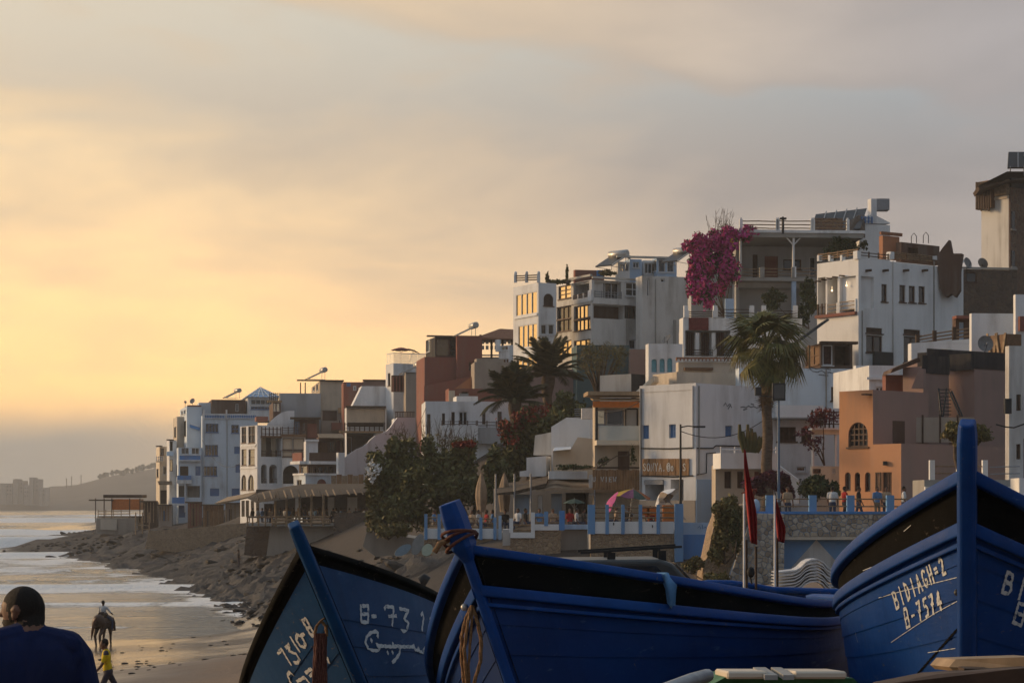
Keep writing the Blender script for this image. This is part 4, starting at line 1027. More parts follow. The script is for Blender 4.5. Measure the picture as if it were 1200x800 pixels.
MB().prism(pl, (.5, 4, 0)).build('roof', 'wood_dark', h)
b.box('R', 1182, 1235, 212, 223, .3, 'balcony', 'metal_dark', -.1)
MB().prism([W(1181, 196, 167), W(1182, 178, 169), W(1238, 178, 171), W(1238, 196, 169)], (0, .2, -.1)).build('solar_panel', 'solar', h)
for x in (1184, 1200, 1232):
    for D_ in (167., 169.): MB().tube([W(x, 206, D_ + .3), W(x, 195 if D_ < 168 else 180, D_)], .05, 5).build('panel_leg', 'metal_grey', h)
for x in (1193, 1206): MB().tube([W(x, 196, 166.8), W(x, 178, 168.8)], .04, 5).build('panel_joint', 'metal_grey', h)
h = house('stone_house', 'low dark stone house with a black window next to the tower', 'house', W(1155, 350, 160))
b = Block(h, 1122, 1128.5, 1192, 315, 440, 158, 10, 'brown_stone', [('R', 1132, 1145, 319, 331, 'win', {'nx': 1, 'fm': FB, 'm': G})], par=.1)
b.box('R', 1127, 1192, 313.4, 315.4, .1, 'coping', 'concrete')

# ---------------- white terraces on the right
DK = 118.
h = house('white_terrace', 'white terrace wall with a log railing and small brown porch', 'house', W(1110, 440, DK + 6))
b = Block(h, 1064, 1068, 1137, 402, 470, DK + 6, 6, 'white', par=.05)
for k, (x, y) in enumerate(((1074, 392), (1094, 387), (1117, 383))): b.box('R', x, x + 4, y, 404 - k * 2, -.05, 'post', 'wood_dark', .25)
for k in range(3): MB().tube([b.at('R', 1075, 402 - 3.6 * k, -.15), b.at('R', 1100, 398 - 4 * k, -.12), b.at('R', 1137, 393 - 4.3 * k, -.15)], .055, 6).build('rail', 'log', h)
MB().prism([b.at('R', 1068, 402, -.01), b.at('R', 1137, 402.3, -.01), b.at('R', 1137, 397, -.01)], b.u['L'] * .25).build('wall_top', 'white', h)
b2 = Block(h, 1116, 1120, 1140, 373, 405, DK + 9, 6, 'dark_brown', [('R', 1124, 1130, 377, 404, 'door', {'m': 'paleblue'})], par=0); b2.box('R', 1116, 1141, 371, 374.5, .8, 'roof_slab', 'redbrown')
b3 = Block(h, 1136, 1138.5, 1190, 367, 440, DK + 3, 4, 'white', par=.2)
b4 = Block(h, 1188, 1190, 1260, 345, 470, DK + 1, 4, 'white_clean', par=.2); b4.box('R', 1193, 1200, 371, 388, .3, 'planter', 'redbrown')
b5 = Block(h, 1020, 1018.5, 1054, 428, 480, DK - 2, 8, 'white', [('R', 1026, 1036, 453, 462, 'win', {'nx': 2})], par=.1); b5.box('R', 1015, 1054, 442, 445, .15, 'cornice', 'white_clean')
h = house('roof_shed', 'makeshift brown plank shed beside a big satellite dish', 'shed', W(1180, 412, DK))
b = Block(h, 1158, 1180, 1197, 391, 415, DK, 24, 'wood', par=0)
for k in range(4): MB().box(b.at('L', 1160 + k * 5, 413, .05), b.u['L'] * -.18, UP * 1.15 + b.u['L'] * (.25 * (-1) ** k), b.n['L'] * .05).build('plank', 'wood_pale', h)
# ---------------- ochre house
DO = 98.
h = house('ochre_house', 'ochre house with a big arched grille window, right faces toned mauve for shade and mauve walls behind', 'house', W(1060, 580, DO))
b = Block(h, 983.5, 1023, 1088, 456.5, 610, DO + 2, 40, 'ochre', [('L', 994, 1017, 494.5, 523.5, 'arch', {'nx': 4, 'ny': 4, 'fm': FB, 'm': G}), ('L', 990, 997, 553, 575, 'arch', {'nx': 1, 'fm': FB}), ('L', 1001.5, 1008, 553, 575.5, 'arch', {'nx': 1, 'fm': FB}), ('L', 1013.5, 1020.5, 553, 576, 'arch', {'nx': 1, 'fm': FB})], par=.3, roofm='mauve', shade_matR='mauve')  # right face coloured mauve to put shade onto the ochre wall
b2 = Block(h, 1020, 1056, 1190, 519.5, 610, DO - 1.2, 40, 'ochre', [('L', 1034, 1045, 553, 580, 'door', {'m': 'dark_brown'}), ('L', 1026, 1032.5, 553, 575, 'win', {'fm': FB, 'm': 'ochre', 'nx': 1, 'd': .05})], par=.05, roofm='mauve', shade_matR='mauve')  # same mauve shade tone painted on this lower right face
p = b2.at('L', 1038.5, 545, .1); MB().cbox(p, .18, .18, .2).build('wall_lamp', 'metal_dark', h)
b.box('L', 1017, 1022, 461.5, 463, .5, 'spout', 'wood_dark')
b3 = Block(h, 1060, 1086, 1240, 424, 560, DO + 12, 34, 'mauve', par=.1, roofm='mauve')
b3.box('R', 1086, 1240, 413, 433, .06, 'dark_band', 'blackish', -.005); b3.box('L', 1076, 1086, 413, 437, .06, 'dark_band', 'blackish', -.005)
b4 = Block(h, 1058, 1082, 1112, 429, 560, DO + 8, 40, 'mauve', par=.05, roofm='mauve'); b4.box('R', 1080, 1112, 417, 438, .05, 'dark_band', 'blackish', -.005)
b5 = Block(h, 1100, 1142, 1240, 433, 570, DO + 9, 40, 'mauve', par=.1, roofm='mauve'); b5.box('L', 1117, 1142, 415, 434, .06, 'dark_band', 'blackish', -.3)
MB().prism([W(1044, 437, DO + 8), W(1078, 424, DO + 9), W(1078, 418, DO + 9), W(1046, 432, DO + 8)], (0, 2.5, 0)).build('lean_to_roof', 'dark_brown', h)
MB().prism([W(1068, 455, DO + 7), W(1077, 432, DO + 7), W(1082, 432, DO + 7), W(1082, 455, DO + 7)], (.2, .3, 0)).build('stair_wall', 'mauve', h)
b6 = Block(h, 1034, 1038, 1076, 439, 470, DO + 10, 8, 'redbrown', par=.1)
for s_ in (0, 1): MB().tube([W(1103 + 2 * s_, 488, DO + 6.5), W(1100 + 9 * s_, 455, DO + 6.9)], .05, 6).build('stair_rail', 'metal_dark', h)
for s_ in (0, 1): MB().tube([W(1112 + 3 * s_, 458, DO + 6.2), W(1125 + 3 * s_, 488, DO + 5.6)], .05, 6).build('stair_rail', 'metal_dark', h)
for k in range(8): MB().box(W(1101, 486 - k * 4.2, DO + 6.6 + k * .04), (.62, 0, 0), (0, .3, 0), UP * .04).build('stair_tread', 'metal_dark', h)
b.box('R', 1046, 1060, 493, 520, .02, 'doorway', 'dark_brown', .1)
for k in range(4):
    MB().box(W(1061 + k * 20.5, 518, DO + 4.2), (.84, 0, 0), (0, .05, 0), UP * 1.28).build('fence_panel', 'greybrown', h)
    MB().box(W(1060 + k * 20.5, 519, DO + 4.15), (.08, 0, 0), (0, .1, 0), UP * 1.45).build('post', 'wood_dark', h)
h = house('edge_house', 'white house with slot windows and a hanging cable beside the mauve wall', 'house', W(1200, 570, 92))
b = Block(h, 1178, 1182.5, 1290, 405, 610, 93, 10, 'white_old', [('R', 1191, 1196.5, 462, 481, 'win', {'nx': 1, 'fm': FB}), ('R', 1191, 1196, 520, 538, 'win', {'nx': 1, 'fm': FB}), ('R', 1199.5, 1215, 513, 560, 'door', {'m': 'dark_brown'})], par=.2)
MB().tube([W(1167, 497, 92.5), W(1178, 500, 92.4), W(1188, 501, 92.3), W(1202, 496, 92.3), W(1215, 493, 92.3)], .035, 5).build('cable', 'black_rubber', h)
MB().box(W(1178, 484.5, 92.2), (.3, 0, 0), (0, .3, 0), UP * .7).build('meter_box', 'metal_dark', h)
# ---------------- white houses behind the fan palm
h = house('long_white_house', 'long blue tinted white wall with faded writing under the timber annex', 'house', W(950, 520, 126))
LWB = b = Block(h, 862, 866, 1018, 431, 560, 126, 6, 'bluewhite', [('R', 974, 985.5, 453, 469.5, 'win', {'nx': 1, 'fm': FB, 'm': G})], par=.2)
b.pipe('R', 968, 433, 500)
b = Block(h, 1000, 1003, 1020, 428, 500, 127, 8, 'white', par=.1)
h = house('pergola_house', 'white house with a shuttered window and flowering roof pergola', 'house', W(940, 570, 108))
b = Block(h, 900, 903, 990, 478, 610, 112, 6, 'white', [('R', 911, 933, 500, 517, 'win', {'fm': FB, 'nx': 3, 'm': 'wood_dark'}), ('R', 939, 951, 501, 517.5, 'win', {'fm': FB, 'nx': 2, 'm': 'wood_dark'}), ('R', 933, 944.5, 546.5, 552.5, 'win', {'nx': 1})], par=.05)
b.box('R', 903, 958, 476, 491, 1.3, 'balcony', 'white_clean', -1.1); b.box('R', 902.5, 959, 490, 491.8, 1.35, 'slab', 'concrete')
b2 = Block(h, 949, 951.5, 986, 546, 610, 106, 6, 'cream', [('R', 953, 962, 549, 554.5, 'win', {'nx': 1, 'fm': FB}), ('R', 975, 979, 549, 555, 'win', {'nx': 1})], par=.05, roofm='white')
for x in (952, 978.5): b2.box('R', x, x + 2, 503, 546, .02, 'post', 'white_paint', .2)
b2.box('R', 951, 983, 503.5, 509, .15, 'lintel', 'cream', .4); b2.box('R', 950, 983, 501.5, 503.6, .3, 'beam', 'white', .5)
for k in range(6): b2.box('R', 952 + k * 5, 953.4 + k * 5, 480, 502, -.1, 'trellis_bar', 'wood_dark', .2)
for k in range(3): b2.box('R', 951, 984, 482 + k * 7, 483.2 + k * 7, -.06, 'trellis_bar', 'wood_dark', .14)
h = house('white_stair', 'white ramp stair beside the hedge with a sloped parapet', 'stair', W(930, 560, 107))
MB().prism([W(901, 543, 107), W(907, 541, 107), W(936, 562, 106), W(936, 590, 106), W(901, 590, 107)], (.3, 1.5, 0)).build('parapet', 'white_clean', h)
h = house('balcony_annex', 'low white annex with a rail topped balcony slab behind the red flag', 'house', W(870, 570, 104))
b = Block(h, 834, 838.5, 905, 545, 610, 106, 8, 'beige', [('R', 849, 857, 552, 572, 'door', {'m': 'dark_brown'}), ('R', 864, 871, 552, 572, 'door', {'m': 'dark_brown'}), ('R', 884, 890.5, 552, 572, 'door', {'m': 'redbrown'})], par=0)
b.box('R', 836.5, 903, 531.5, 549.5, 1.5, 'balcony', 'white_clean', .2); b.rail('R', 838, 902, 524, 531.6, 1.3, 4, 1, 'white_paint', 'white_paint', .07, .05)

# ---------------- sign house and its neighbours
DS = 108.
h = house('sign_house', 'white two tone house with blue shutters and a wooden shop sign', 'house', W(815, 590, DS))
b = Block(h, 749.5, 815.5, 900, 448.5, 625, DS, 45, 'white', [
    ('L', 752.5, 760.5, 498, 514, 'shut'), ('L', 784, 792, 497, 513, 'shut'), ('R', 850, 858.5, 498.5, 511.5, 'shut'),
    ('L', 756, 778, 562, 586, 'open', {'d': 1.8, 'm': 'dark_brown'}), ('L', 786, 801, 561.5, 588, 'open', {'d': 1.2, 'm': 'dark_brown'})], par=.12)
b.box('L', 752, 815, 457.5, 458.5, .02, 'joint', 'white_old')
b.box('L', 756, 778, 562.5, 567.5, .1, 'roller_shutter', 'metal_grey', .1)
rl = b.rail('L', 760, 815, 452.5, 457, -.4, 4, 1, 'metal_dark', 'metal_dark', .04, .02)
b.box('L', 749.8, 815, 586, 612, .04, 'plinth', 'greybrown'); b.box('R', 815.5, 895, 562, 612, .05, 'plinth', 'paleblue')
for pts in ([(752, 525), (785, 525.5), (813, 524.5)], [(752, 557), (790, 558.5), (813, 557)]):
    MB().tube([b.at('L', x, y, .05) for x, y in pts], .035, 5).build('cable', 'black_rubber', h)
MB().tube([b.at('R', x, y, .05) for x, y in ((816, 525), (835, 525), (838, 522), (868, 522.5), (895, 521))], .035, 5).build('cable', 'black_rubber', h)
MB().tube([b.at('R', x, y, .05) for x, y in ((816, 556), (827, 554), (827.5, 531), (838, 530))], .03, 5).build('cable', 'black_rubber', h)
SIGN_HOUSE = b
b.pipe('R', 818.5, 452, 556); b.pipe('L', 812.5, 452, 524, 'white_old'); b.pipe('L', 751.5, 455, 585)
b2 = Block(h, 815, 818, 862, 450, 470, DS + 9, 12, 'beige', par=.1)
# shop sign
sg = house('shop_sign', 'wooden plank shop sign with pale lettering on the white house', 'sign', b.at('L', 782, 548, .1))
for k in range(7):
    x0 = 753.5 + k * 7.85
    t0, t1, za, zb = b.rect('L', x0 + .25, x0 + 7.6, 537.2, 556.8)
    MB().box(b.p('L', t0, za, .03), b.u['L'] * (t1 - t0), UP * (zb - za), b.n['L'] * (.05 + .008 * (k % 2))).build('plank', 'bamboo', sg)
def strokes_on(fn, lst, w, name, mat, root, off=.012):
    """painted letters: ribbons laid on a surface; fn maps a letter coordinate to (point, normal)"""
    mb = MB()
    for st_ in lst:
        P = [fn(x, y) for x, y in st_]
        vs, fs = [], []
        for i, (p, n) in enumerate(P):
            a = P[max(i - 1, 0)][0]; c = P[min(i + 1, len(P) - 1)][0]
            d = (c - a).normalized(); sd = d.cross(n).normalized()
            e = d * (w * .5 if i == len(P) - 1 else (-w * .5 if i == 0 else 0))
            vs += [p + sd * w / 2 + n * off + e, p - sd * w / 2 + n * off + e]
            if i: fs.append((2 * i - 2, 2 * i - 1, 2 * i + 1, 2 * i))
        mb.add(vs, fs)
    return mb.build(name, mat, root)
def arc(cx, cy, rx, ry, a0, a1, n=8): return [(cx + rx * math.cos(R(a0 + (a1 - a0) * i / n)), cy + ry * math.sin(R(a0 + (a1 - a0) * i / n))) for i in range(n + 1)]
GLY = {'B': [[(.05, 0), (.08, 1)], [(.08, 1), (.5, .95), (.6, .75), (.5, .55), (.08, .52)], [(.08, .52), (.6, .48), (.68, .25), (.55, .03), (.05, 0)]],
       'I': [[(.3, 0), (.33, 1)]], 'D': [[(.08, 0), (.1, 1)], [(.1, 1), (.5, .85), (.65, .5), (.5, .12), (.08, 0)]],
       'A': [[(.02, 0), (.35, 1), (.68, 0)], [(.15, .35), (.55, .35)]], 'G': [arc(.4, .5, .35, .5, 50, 330), [(.7, .25), (.72, .45), (.45, .45)]],
       'H': [[(.08, 0), (.08, 1)], [(.62, 0), (.62, 1)], [(.08, .5), (.62, .52)]], '=': [[(.1, .38), (.5, .38)], [(.1, .62), (.5, .62)]],
       '2': [[(.08, .8), (.25, 1), (.5, .95), (.6, .72), (.4, .4), (.05, .03), (.65, .03)]], '-': [[(.1, .45), (.5, .47)]],
       '7': [[(.05, .95), (.62, 1), (.35, .5), (.25, 0)], [(.2, .5), (.5, .52)]], '5': [[(.6, 1), (.15, .97), (.1, .58), (.45, .6), (.62, .38), (.5, .08), (.1, .02)]],
       '4': [[(.45, 0), (.5, 1), (.05, .35), (.7, .36)]], '3': [[(.1, .98), (.6, .98), (.3, .6), (.6, .45), (.58, .1), (.3, -.08), (.08, .05)]],
       '1': [[(.3, 0), (.36, 1), (.2, .85)]], '0': [arc(.35, .5, .3, .5, 0, 360, 12)],
       'S': [[(.6, .85), (.35, 1), (.1, .8), (.3, .55), (.55, .42), (.6, .15), (.35, 0), (.08, .15)]], 'O': [arc(.36, .5, .32, .5, 0, 360, 12)],
       'N': [[(.05, 0), (.05, 1), (.62, 0), (.62, 1)]], 'Y': [[(.02, 1), (.33, .5), (.66, 1)], [(.33, .5), (.33, 0)]], '.': [[(.2, .05), (.3, .05)]],
       'o': [arc(.32, .32, .25, .32, 0, 360, 10)], '@': [arc(.4, .5, .4, .55, 0, 360, 12), arc(.4, .5, .2, .28, 0, 360, 8)], ' ': [],
       'U': [[(.05, 1), (.08, .25), (.33, 0), (.58, .25), (.6, 1)]], 'W': [[(.02, 1), (.18, 0), (.36, .7), (.52, 0), (.7, 1)]], 'M': [[(.03, 0), (.08, 1), (.36, .3), (.64, 1), (.68, 0)]], 'V': [[(.02, 1), (.33, 0), (.66, 1)]], 'E': [[(.6, 1), (.08, 1), (.08, 0), (.6, 0)], [(.08, .5), (.5, .5)]]}
def text_strokes(txt, x0, y0, h_, w_, up=(0, -1), along=(1, 0)):
    """letters in picture units: baseline start, height, advance"""
    out = []
    for k, ch in enumerate(txt):
        for st_ in GLY[ch]:
            out.append([(x0 + along[0] * (k * w_ + x * w_) + up[0] * y * h_, y0 + along[1] * (k * w_ + x * w_) + up[1] * y * h_) for x, y in st_])
    return out
def _flaked():
    m, nt, b = _nt('letter_white'); co = _pos(nt); n1 = _noise(nt, co, 38, 5, .7, .5); n2 = _noise(nt, co, 6, 3)
    nt.links.new(_mix(nt, _math(nt, 'MULTIPLY', _range(nt, n1, .52, .62), _range(nt, n2, .35, .6)), (.56, .57, .56), (.06, .10, .17)), b.inputs['Base Color']); b.inputs['Roughness'].default_value = .8
    MATS['letter_white'] = m
_flaked()
plain('letter_grey', (.20, .21, .23), .8, .3, 6)
def on_face(bl, f, out=.09):
    return lambda x, y: (bl.at(f, x, y, out), bl.n[f])
strokes_on(on_face(b, 'L', .095), text_strokes('SONYA.@o IS', 755, 551.5, 8.6, 4.65), .055, 'lettering', 'letter_white', sg)
# faded wall writing
LW = [[(848, 475), (850, 472), (852, 476), (855, 473), (857, 477)], [(853, 479), (856, 474)], [(868, 477), (871, 476.5), (874, 477.5), (877, 475.5), (880, 477), (883, 476), (887, 478)], [(871, 480), (875, 479)], [(880, 473), (883, 474)]]
for k0, k1 in ((0, 2), (2, 5)): strokes_on(on_face(b, 'R', .0), LW[k0:k1], .07, 'faded_lettering', 'letter_grey', h)

h = house('glass_front_house', 'house with orange edged awning over a glazed balcony', 'house', W(720, 580, 112))
b = Block(h, 694.5, 697, 752, 474, 612, 113, 4, 'beige', [('R', 699, 710, 479, 498, 'win', {'nx': 1, 'm': CG, 'fm': 'metal_grey'}), ('R', 711, 731, 479, 516, 'win', {'nx': 1, 'ny': 2, 'm': G, 'fm': 'metal_grey'}), ('R', 732.5, 748, 478, 516, 'win', {'nx': 1, 'm': 'grey', 'fm': 'metal_dark'}), ('R', 724, 738, 528, 553, 'door', {'m': 'dark_brown'})], par=0)
b.box('R', 696.5, 750, 516.5, 522, 1.2, 'slab', 'cream'); b.box('R', 699, 749, 499.5, 516.3, 1.1, 'glass_panel', 'clear_glass', -1.05)
b.slope('R', 692, 749, 468, 471, 1.3, 'awning', 'tan'); b.box('R', 686, 750, 460, 464.5, 1.4, 'roof_slab', 'tan', 1)
b.box('R', 692, 749, 471.5, 478.5, 1.32, 'awning_valance', 'orange_cloth', -1.24); b.box('R', 695.5, 698, 478, 516, 1.15, 'post', 'metal_dark', -1.0)
b.box('R', 690, 697, 556, 580, .3, 'post', 'white')
for k in range(20):
    b.box('R', 690 + k * 3.05, 692.8 + k * 3.05, 550.5 + (k % 3) * .5, 574, 2.0, 'bamboo_panel', 'bamboo', -1.94)
strokes_on(on_face(b, 'R', 2.0), text_strokes('U VIEW', 690, 564.6, 5.2, 4.7), .05, 'lettering', 'letter_white', h)
b.box('R', 690, 752, 547.5, 549.5, 1.9, 'planter', 'wood_dark', -1.5)
h = house('white_stair_house', 'stepped white stair walls climbing beside the dark shrubs', 'stair', W(650, 560, 116))
for pl, m_, dy in (([(609, 558), (609, 552), (617, 551), (617, 536), (640, 534), (640, 558)], 'white', 3), ([(625, 533), (627, 510), (647, 506), (647, 533)], 'white_old', 6),
                   ([(646, 560), (646, 500), (664, 489), (691, 490), (691, 518), (690, 560)], 'white', 4), ([(648, 561), (648, 528), (669, 526), (677, 512), (697, 514), (697, 561)], 'offwhite', 2)):
    MB().prism([W(x, y, 116 - 2 + dy * .8) for x, y in pl], (.3, 1.6, 0)).build('stair_wall', m_, h)
MB().prism([W(648, 528, 114.2), W(669, 526, 114.2), W(669, 523, 114.6), W(650, 524, 114.6)], (0, 1.2, 0)).build('coping', 'white_clean', h)
MB().box(W(643, 561, 113), (2.2, 0, 0), (0, .8, 0), UP * .45).build('planter', 'white', h)
MB().cbox(W(689, 491, 115), .75, .7, .62).build('water_tank', 'white_paint', h)
for k in range(5): MB().tube([W(673, 489 - 2.4 * k, 116), W(682, 488.5 - 2.4 * k, 116)], .02, 4).build('rail', 'metal_grey', h)
h = house('dark_gap_house', 'small grey house with one black side behind the tan awning', 'house', W(730, 470, 140))
b = Block(h, 703, 739.5, 757, 438, 500, 140, 50, 'grey', par=.1); b.box('R', 739.8, 757, 438.5, 470, .03, 'dark_panel', 'blackish', -.005)  # blackish panel laid over the upper right face
h = house('teal_wall', 'faded green blue painted wall under the weathered sunroom block', 'wall', W(720, 430, 165))
Block(h, 670, 676, 738, 404, 450, 164, 5, 'teal', par=0); Block(h, 736, 738.5, 760, 409, 450, 163.5, 5, 'mauve', par=0)
h = house('arch_window_house', 'small white house with three blue arched windows in a row', 'house', W(780, 430, 136))
b = Block(h, 756.5, 760, 800, 402.5, 470, 137, 8, 'white', [('R', 763.5, 769.8, 420.5, 436, 'arch_door', {'m': 'aqua', 'nx': 1}), ('R', 773, 779, 420, 436, 'arch_door', {'m': 'aqua', 'nx': 1}), ('R', 782, 788, 419.5, 436, 'arch_door', {'m': 'aqua', 'nx': 1})], par=.1)
h = house('beige_terrace', 'beige walled terrace with tile edged ledge and a sloped stair', 'house', W(810, 450, 128))
b = Block(h, 765, 793, 866, 435.5, 480, 126, 24, 'offwhite', [('L', 768, 771.5, 442.5, 447, 'win', {'nx': 1})], par=.2)
MB().prism([W(740, 463, 125), W(766, 440, 126), W(766, 447, 126), W(745, 466, 125)], (.4, 1.2, 0)).build('stair_wall', 'cream', h)
b2 = Block(h, 792, 795, 862, 424, 440, 134, 6, 'offwhite', par=.1); b2.box('R', 792, 862, 419, 423, .25, 'tile_edge', 'terra_tile'); b2.box('R', 801, 834, 431, 434, .5, 'plank', 'wood')
for k in range(16): b2.box('R', 793 + k * 4.3, 795.5 + k * 4.3, 421, 423.2, .31, 'tile', 'white_old', -.2)
strokes_on(on_face(LWB, 'R', .0), [[(946, 434), (949, 432), (953, 435), (958, 436), (963, 434), (967, 437), (972, 436), (978, 438), (984, 437.5)], [(950, 431), (957, 432), (965, 431.5), (973, 433)], [(986, 437), (988, 439), (991, 436), (993, 440)], [(960, 439), (970, 440)]], .08, 'faded_lettering', 'letter_grey', bpy.data.objects['long_white_house'], .0)

# ------------------------------------------------------------------ waterfront
SB, SW_ = 'skyblue', 'white_paint'
def vor_cells(poly, pts, gap):
    """cells of the given points inside a convex polygon, shrunk by a joint"""
    out = []
    for i, p in enumerate(pts):
        c = [Vector(q) for q in poly]
        near = sorted(range(len(pts)), key=lambda j: (pts[j][0] - p[0]) ** 2 + (pts[j][1] - p[1]) ** 2)[1:16]
        for j in near:
            q = Vector(pts[j]); m_ = (Vector(p) + q) / 2; n_ = (q - Vector(p)).normalized(); m_ = m_ - n_ * gap / 2
            r_ = []
            for k in range(len(c)):
                a, b_ = c[k], c[(k + 1) % len(c)]
                da, db = (a - m_).dot(n_), (b_ - m_).dot(n_)
                if da <= 0: r_.append(a)
                if da * db < 0: r_.append(a + (b_ - a) * (da / (da - db)))
            c = r_
            if len(c) < 3: break
        if len(c) >= 3: out.append(c)
    return out
for i_, (c_, c2_) in enumerate((((.44, .37, .29), (.36, .30, .23)), ((.30, .25, .20), (.24, .20, .16)), ((.52, .47, .40), (.42, .37, .31)))):
    plain('stone%d' % i_, c_, .9, .2, 5, c2=c2_, bump=.5, bd=.03)
plaster('mortar_blue', (.36, .44, .56), amt=.4)
plaster('mortar', (.40, .37, .32), amt=.4)
def stones(root, fn, poly, n, seed, gap=.035, th=.07):
    """irregular facing stones; fn(u,v,out) gives the wall point"""
    rg_ = random.Random(seed)
    xs_ = [p[0] for p in poly]; ys_ = [p[1] for p in poly]; pts = []
    def inside(x, y):
        s_ = 0
        for k in range(len(poly)):
            a, b_ = poly[k], poly[(k + 1) % len(poly)]
            cr = (b_[0] - a[0]) * (y - a[1]) - (b_[1] - a[1]) * (x - a[0])
            if cr < 0: return False
        return True
    tries = 0
    area = 0.
    for k in range(len(poly)):
        a, b_ = poly[k], poly[(k + 1) % len(poly)]; area += a[0] * b_[1] - a[1] * b_[0]
    md = math.sqrt(abs(area) / 2 / n) * .78
    while len(pts) < n and tries < 20000:
        tries += 1
        x, y = rg_.uniform(min(xs_), max(xs_)), rg_.uniform(min(ys_), max(ys_))
        if not inside(x, y): continue
        if all((x - q[0]) ** 2 + (y - q[1]) ** 2 > md * md for q in pts): pts.append((x, y))
    for c in vor_cells([Vector((a, b_)) for a, b_ in poly], pts, gap):
        cen = sum(c, Vector((0, 0))) / len(c)
        t_ = th * rg_.uniform(.5, 1.2); n_ = len(c)
        vs = [fn(q.x, q.y, 0) for q in c] + [fn(q.x, q.y, t_ * .6) for q in c] + [fn(*(q.lerp(cen, .22)), t_) for q in c]
        fs = [tuple(range(2 * n_, 3 * n_))]
        for k in range(n_):
            j = (k + 1) % n_
            fs += [(k, j, n_ + j, n_ + k), (n_ + k, n_ + j, 2 * n_ + j, 2 * n_ + k)]
        MB().add(vs, fs).build('stone', 'stone%d' % rg_.choice((0, 0, 1, 2, 2)), root)

# promenade with its stone parapet on the right
DP = 92.
zp = ZY(601.5, DP)
h = thing('promenade', W(985, 640, DP), 'raised promenade with a stone faced parapet and painted wall below', 'promenade')
x0, x1 = XP(884, DP), XP(1300, DP)
MB().box((x0, DP + .24, zp - 1.5), (x1 - x0, 0, 0), (0, 14, 0), UP * 1.05).build('deck', 'concrete', h)
MB().box((x0 - .02, DP - .12, ZY(629, DP)), (x1 - x0, 0, 0), (0, .35, 0), UP * (ZY(602, DP) - ZY(629, DP))).build('parapet', 'mortar_blue', h)
stones(h, lambda u, v, o_: Vector((u, DP - .12 - o_, v)), [(XP(919, DP), ZY(628.5, DP)), (XP(1064, DP), ZY(628.5, DP)), (XP(1064, DP), ZY(602.5, DP)), (XP(919, DP), ZY(602.5, DP))], 105, 4)
MB().box((x0 - .05, DP - .22, ZY(602, DP)), (x1 - x0, 0, 0), (0, .5, 0), UP * .12).build('coping', 'blue', h)
MB().box((XP(918, DP), DP - .35, ZY(632, DP)), (XP(1100, DP) - XP(918, DP), 0, 0), (0, .3, 0), UP * (ZY(628.6, DP) - ZY(632, DP))).build('ledge', 'offwhite', h)
MB().box((XP(905, DP), DP + .1, 3.), (x1 - XP(905, DP), 0, 0), (0, .3, 0), UP * (ZY(629, DP) - 3)).build('painted_wall', 'skyblue', h)
zA = ZY(631, DP); zB = ZY(690, DP)
for tri in ([(957, 632), (905, 690), (1010, 690)], [(1003, 640), (1040, 632), (1030, 676), (1008, 640)][:3]):
    MB().prism([Vector((XP(px, DP), DP + .095, ZY(py, DP))) for px, py in tri], (0, -.012, 0)).build('painted_triangle', 'white_old', h)
# slanting stone pier at its end
P2 = [(846, 702), (919, 702), (919, 602), (884, 601), (868, 640)]
fp = lambda px, py: (XP(px, DP - 1), ZY(py, DP - 1))
MB().prism([Vector((XP(px, DP - 1), DP - .95, ZY(py, DP - 1))) for px, py in P2], (0, 3, 0)).build('pier', 'mortar_blue', h)
stones(h, lambda u, v, o_: Vector((u, DP - .95 - o_, v)), [fp(*p) for p in ((868, 640), (846, 702), (919, 702), (919, 602), (884, 601))], 150, 9, .03, .06)
P3 = [(821, 690), (858, 690), (868, 640), (884, 604), (878, 590), (845, 596), (836, 620)]
MB().prism([Vector((XP(px, DP - .4), DP - .3, ZY(py, DP - .4))) for px, py in P3], (0, 3, 0)).build('rough_pier', 'rubble', h)
for x in (902, 952.5, 997, 1043.5, 1090):
    MB().cbox((XP(x, DP), DP + .1, zp + .1), .34, .3, ZY(580, DP) - zp - .1).build('post', SB, h)
for k in range(2):
    MB().tube([(XP(888, DP), DP + .1, zp + .32 + .34 * k), (XP(960, DP), DP + .1, zp + .34 + .34 * k), (XP(1095, DP), DP + .1, zp + .32 + .34 * k)], .035, 6).build('rail', 'log', h)
MB().sphere((XP(886, DP), DP + .1, zp + .35), .3, 8, 6, (.7, .6, 1.1)).build('boulder_post', 'paleblue', h)
# upper white railed wall right of the ochre house
h = thing('white_railing', W(1120, 575, 86), 'white posts with thin rails on the wall behind the nearest boat', 'railing')
z_ = ZY(562, 86)
for x in (1092, 1124, 1154): MB().cbox((XP(x, 86), 86, z_), .22, .22, .85).build('post', 'white_clean', h)
for k in range(2): MB().tube([(XP(1092, 86), 86, z_ + .28 + .3 * k), (XP(1156, 86), 86, z_ + .28 + .3 * k)], .03, 6).build('rail', 'log', h)
MB().box((XP(1082, 86), 85.8, 4), (XP(1290, 86) - XP(1082, 86), 0, 0), (0, 2.5, 0), UP * (z_ - 4)).build('wall', 'concrete', h)
MB().box((XP(1082, 86), 85.6, ZY(585, 86)), (XP(1200, 86) - XP(1082, 86), 0, 0), (0, .19, 0), UP * (ZY(570, 86) - ZY(585, 86))).build('white_band', 'white_clean', h)
for k in range(2): MB().tube([(XP(1160, 86), 86, z_ + .25 + .3 * k), (XP(1195, 86), 86, z_ + .28 + .3 * k)], .025, 6).build('rail', 'metal_grey', h)
MB().box((XP(1191, 84), 83.5, 4), (3, 0, 0), (0, 1.5, 0), UP * (ZY(560, 84) - 4)).build('pillar', 'white_clean', h)

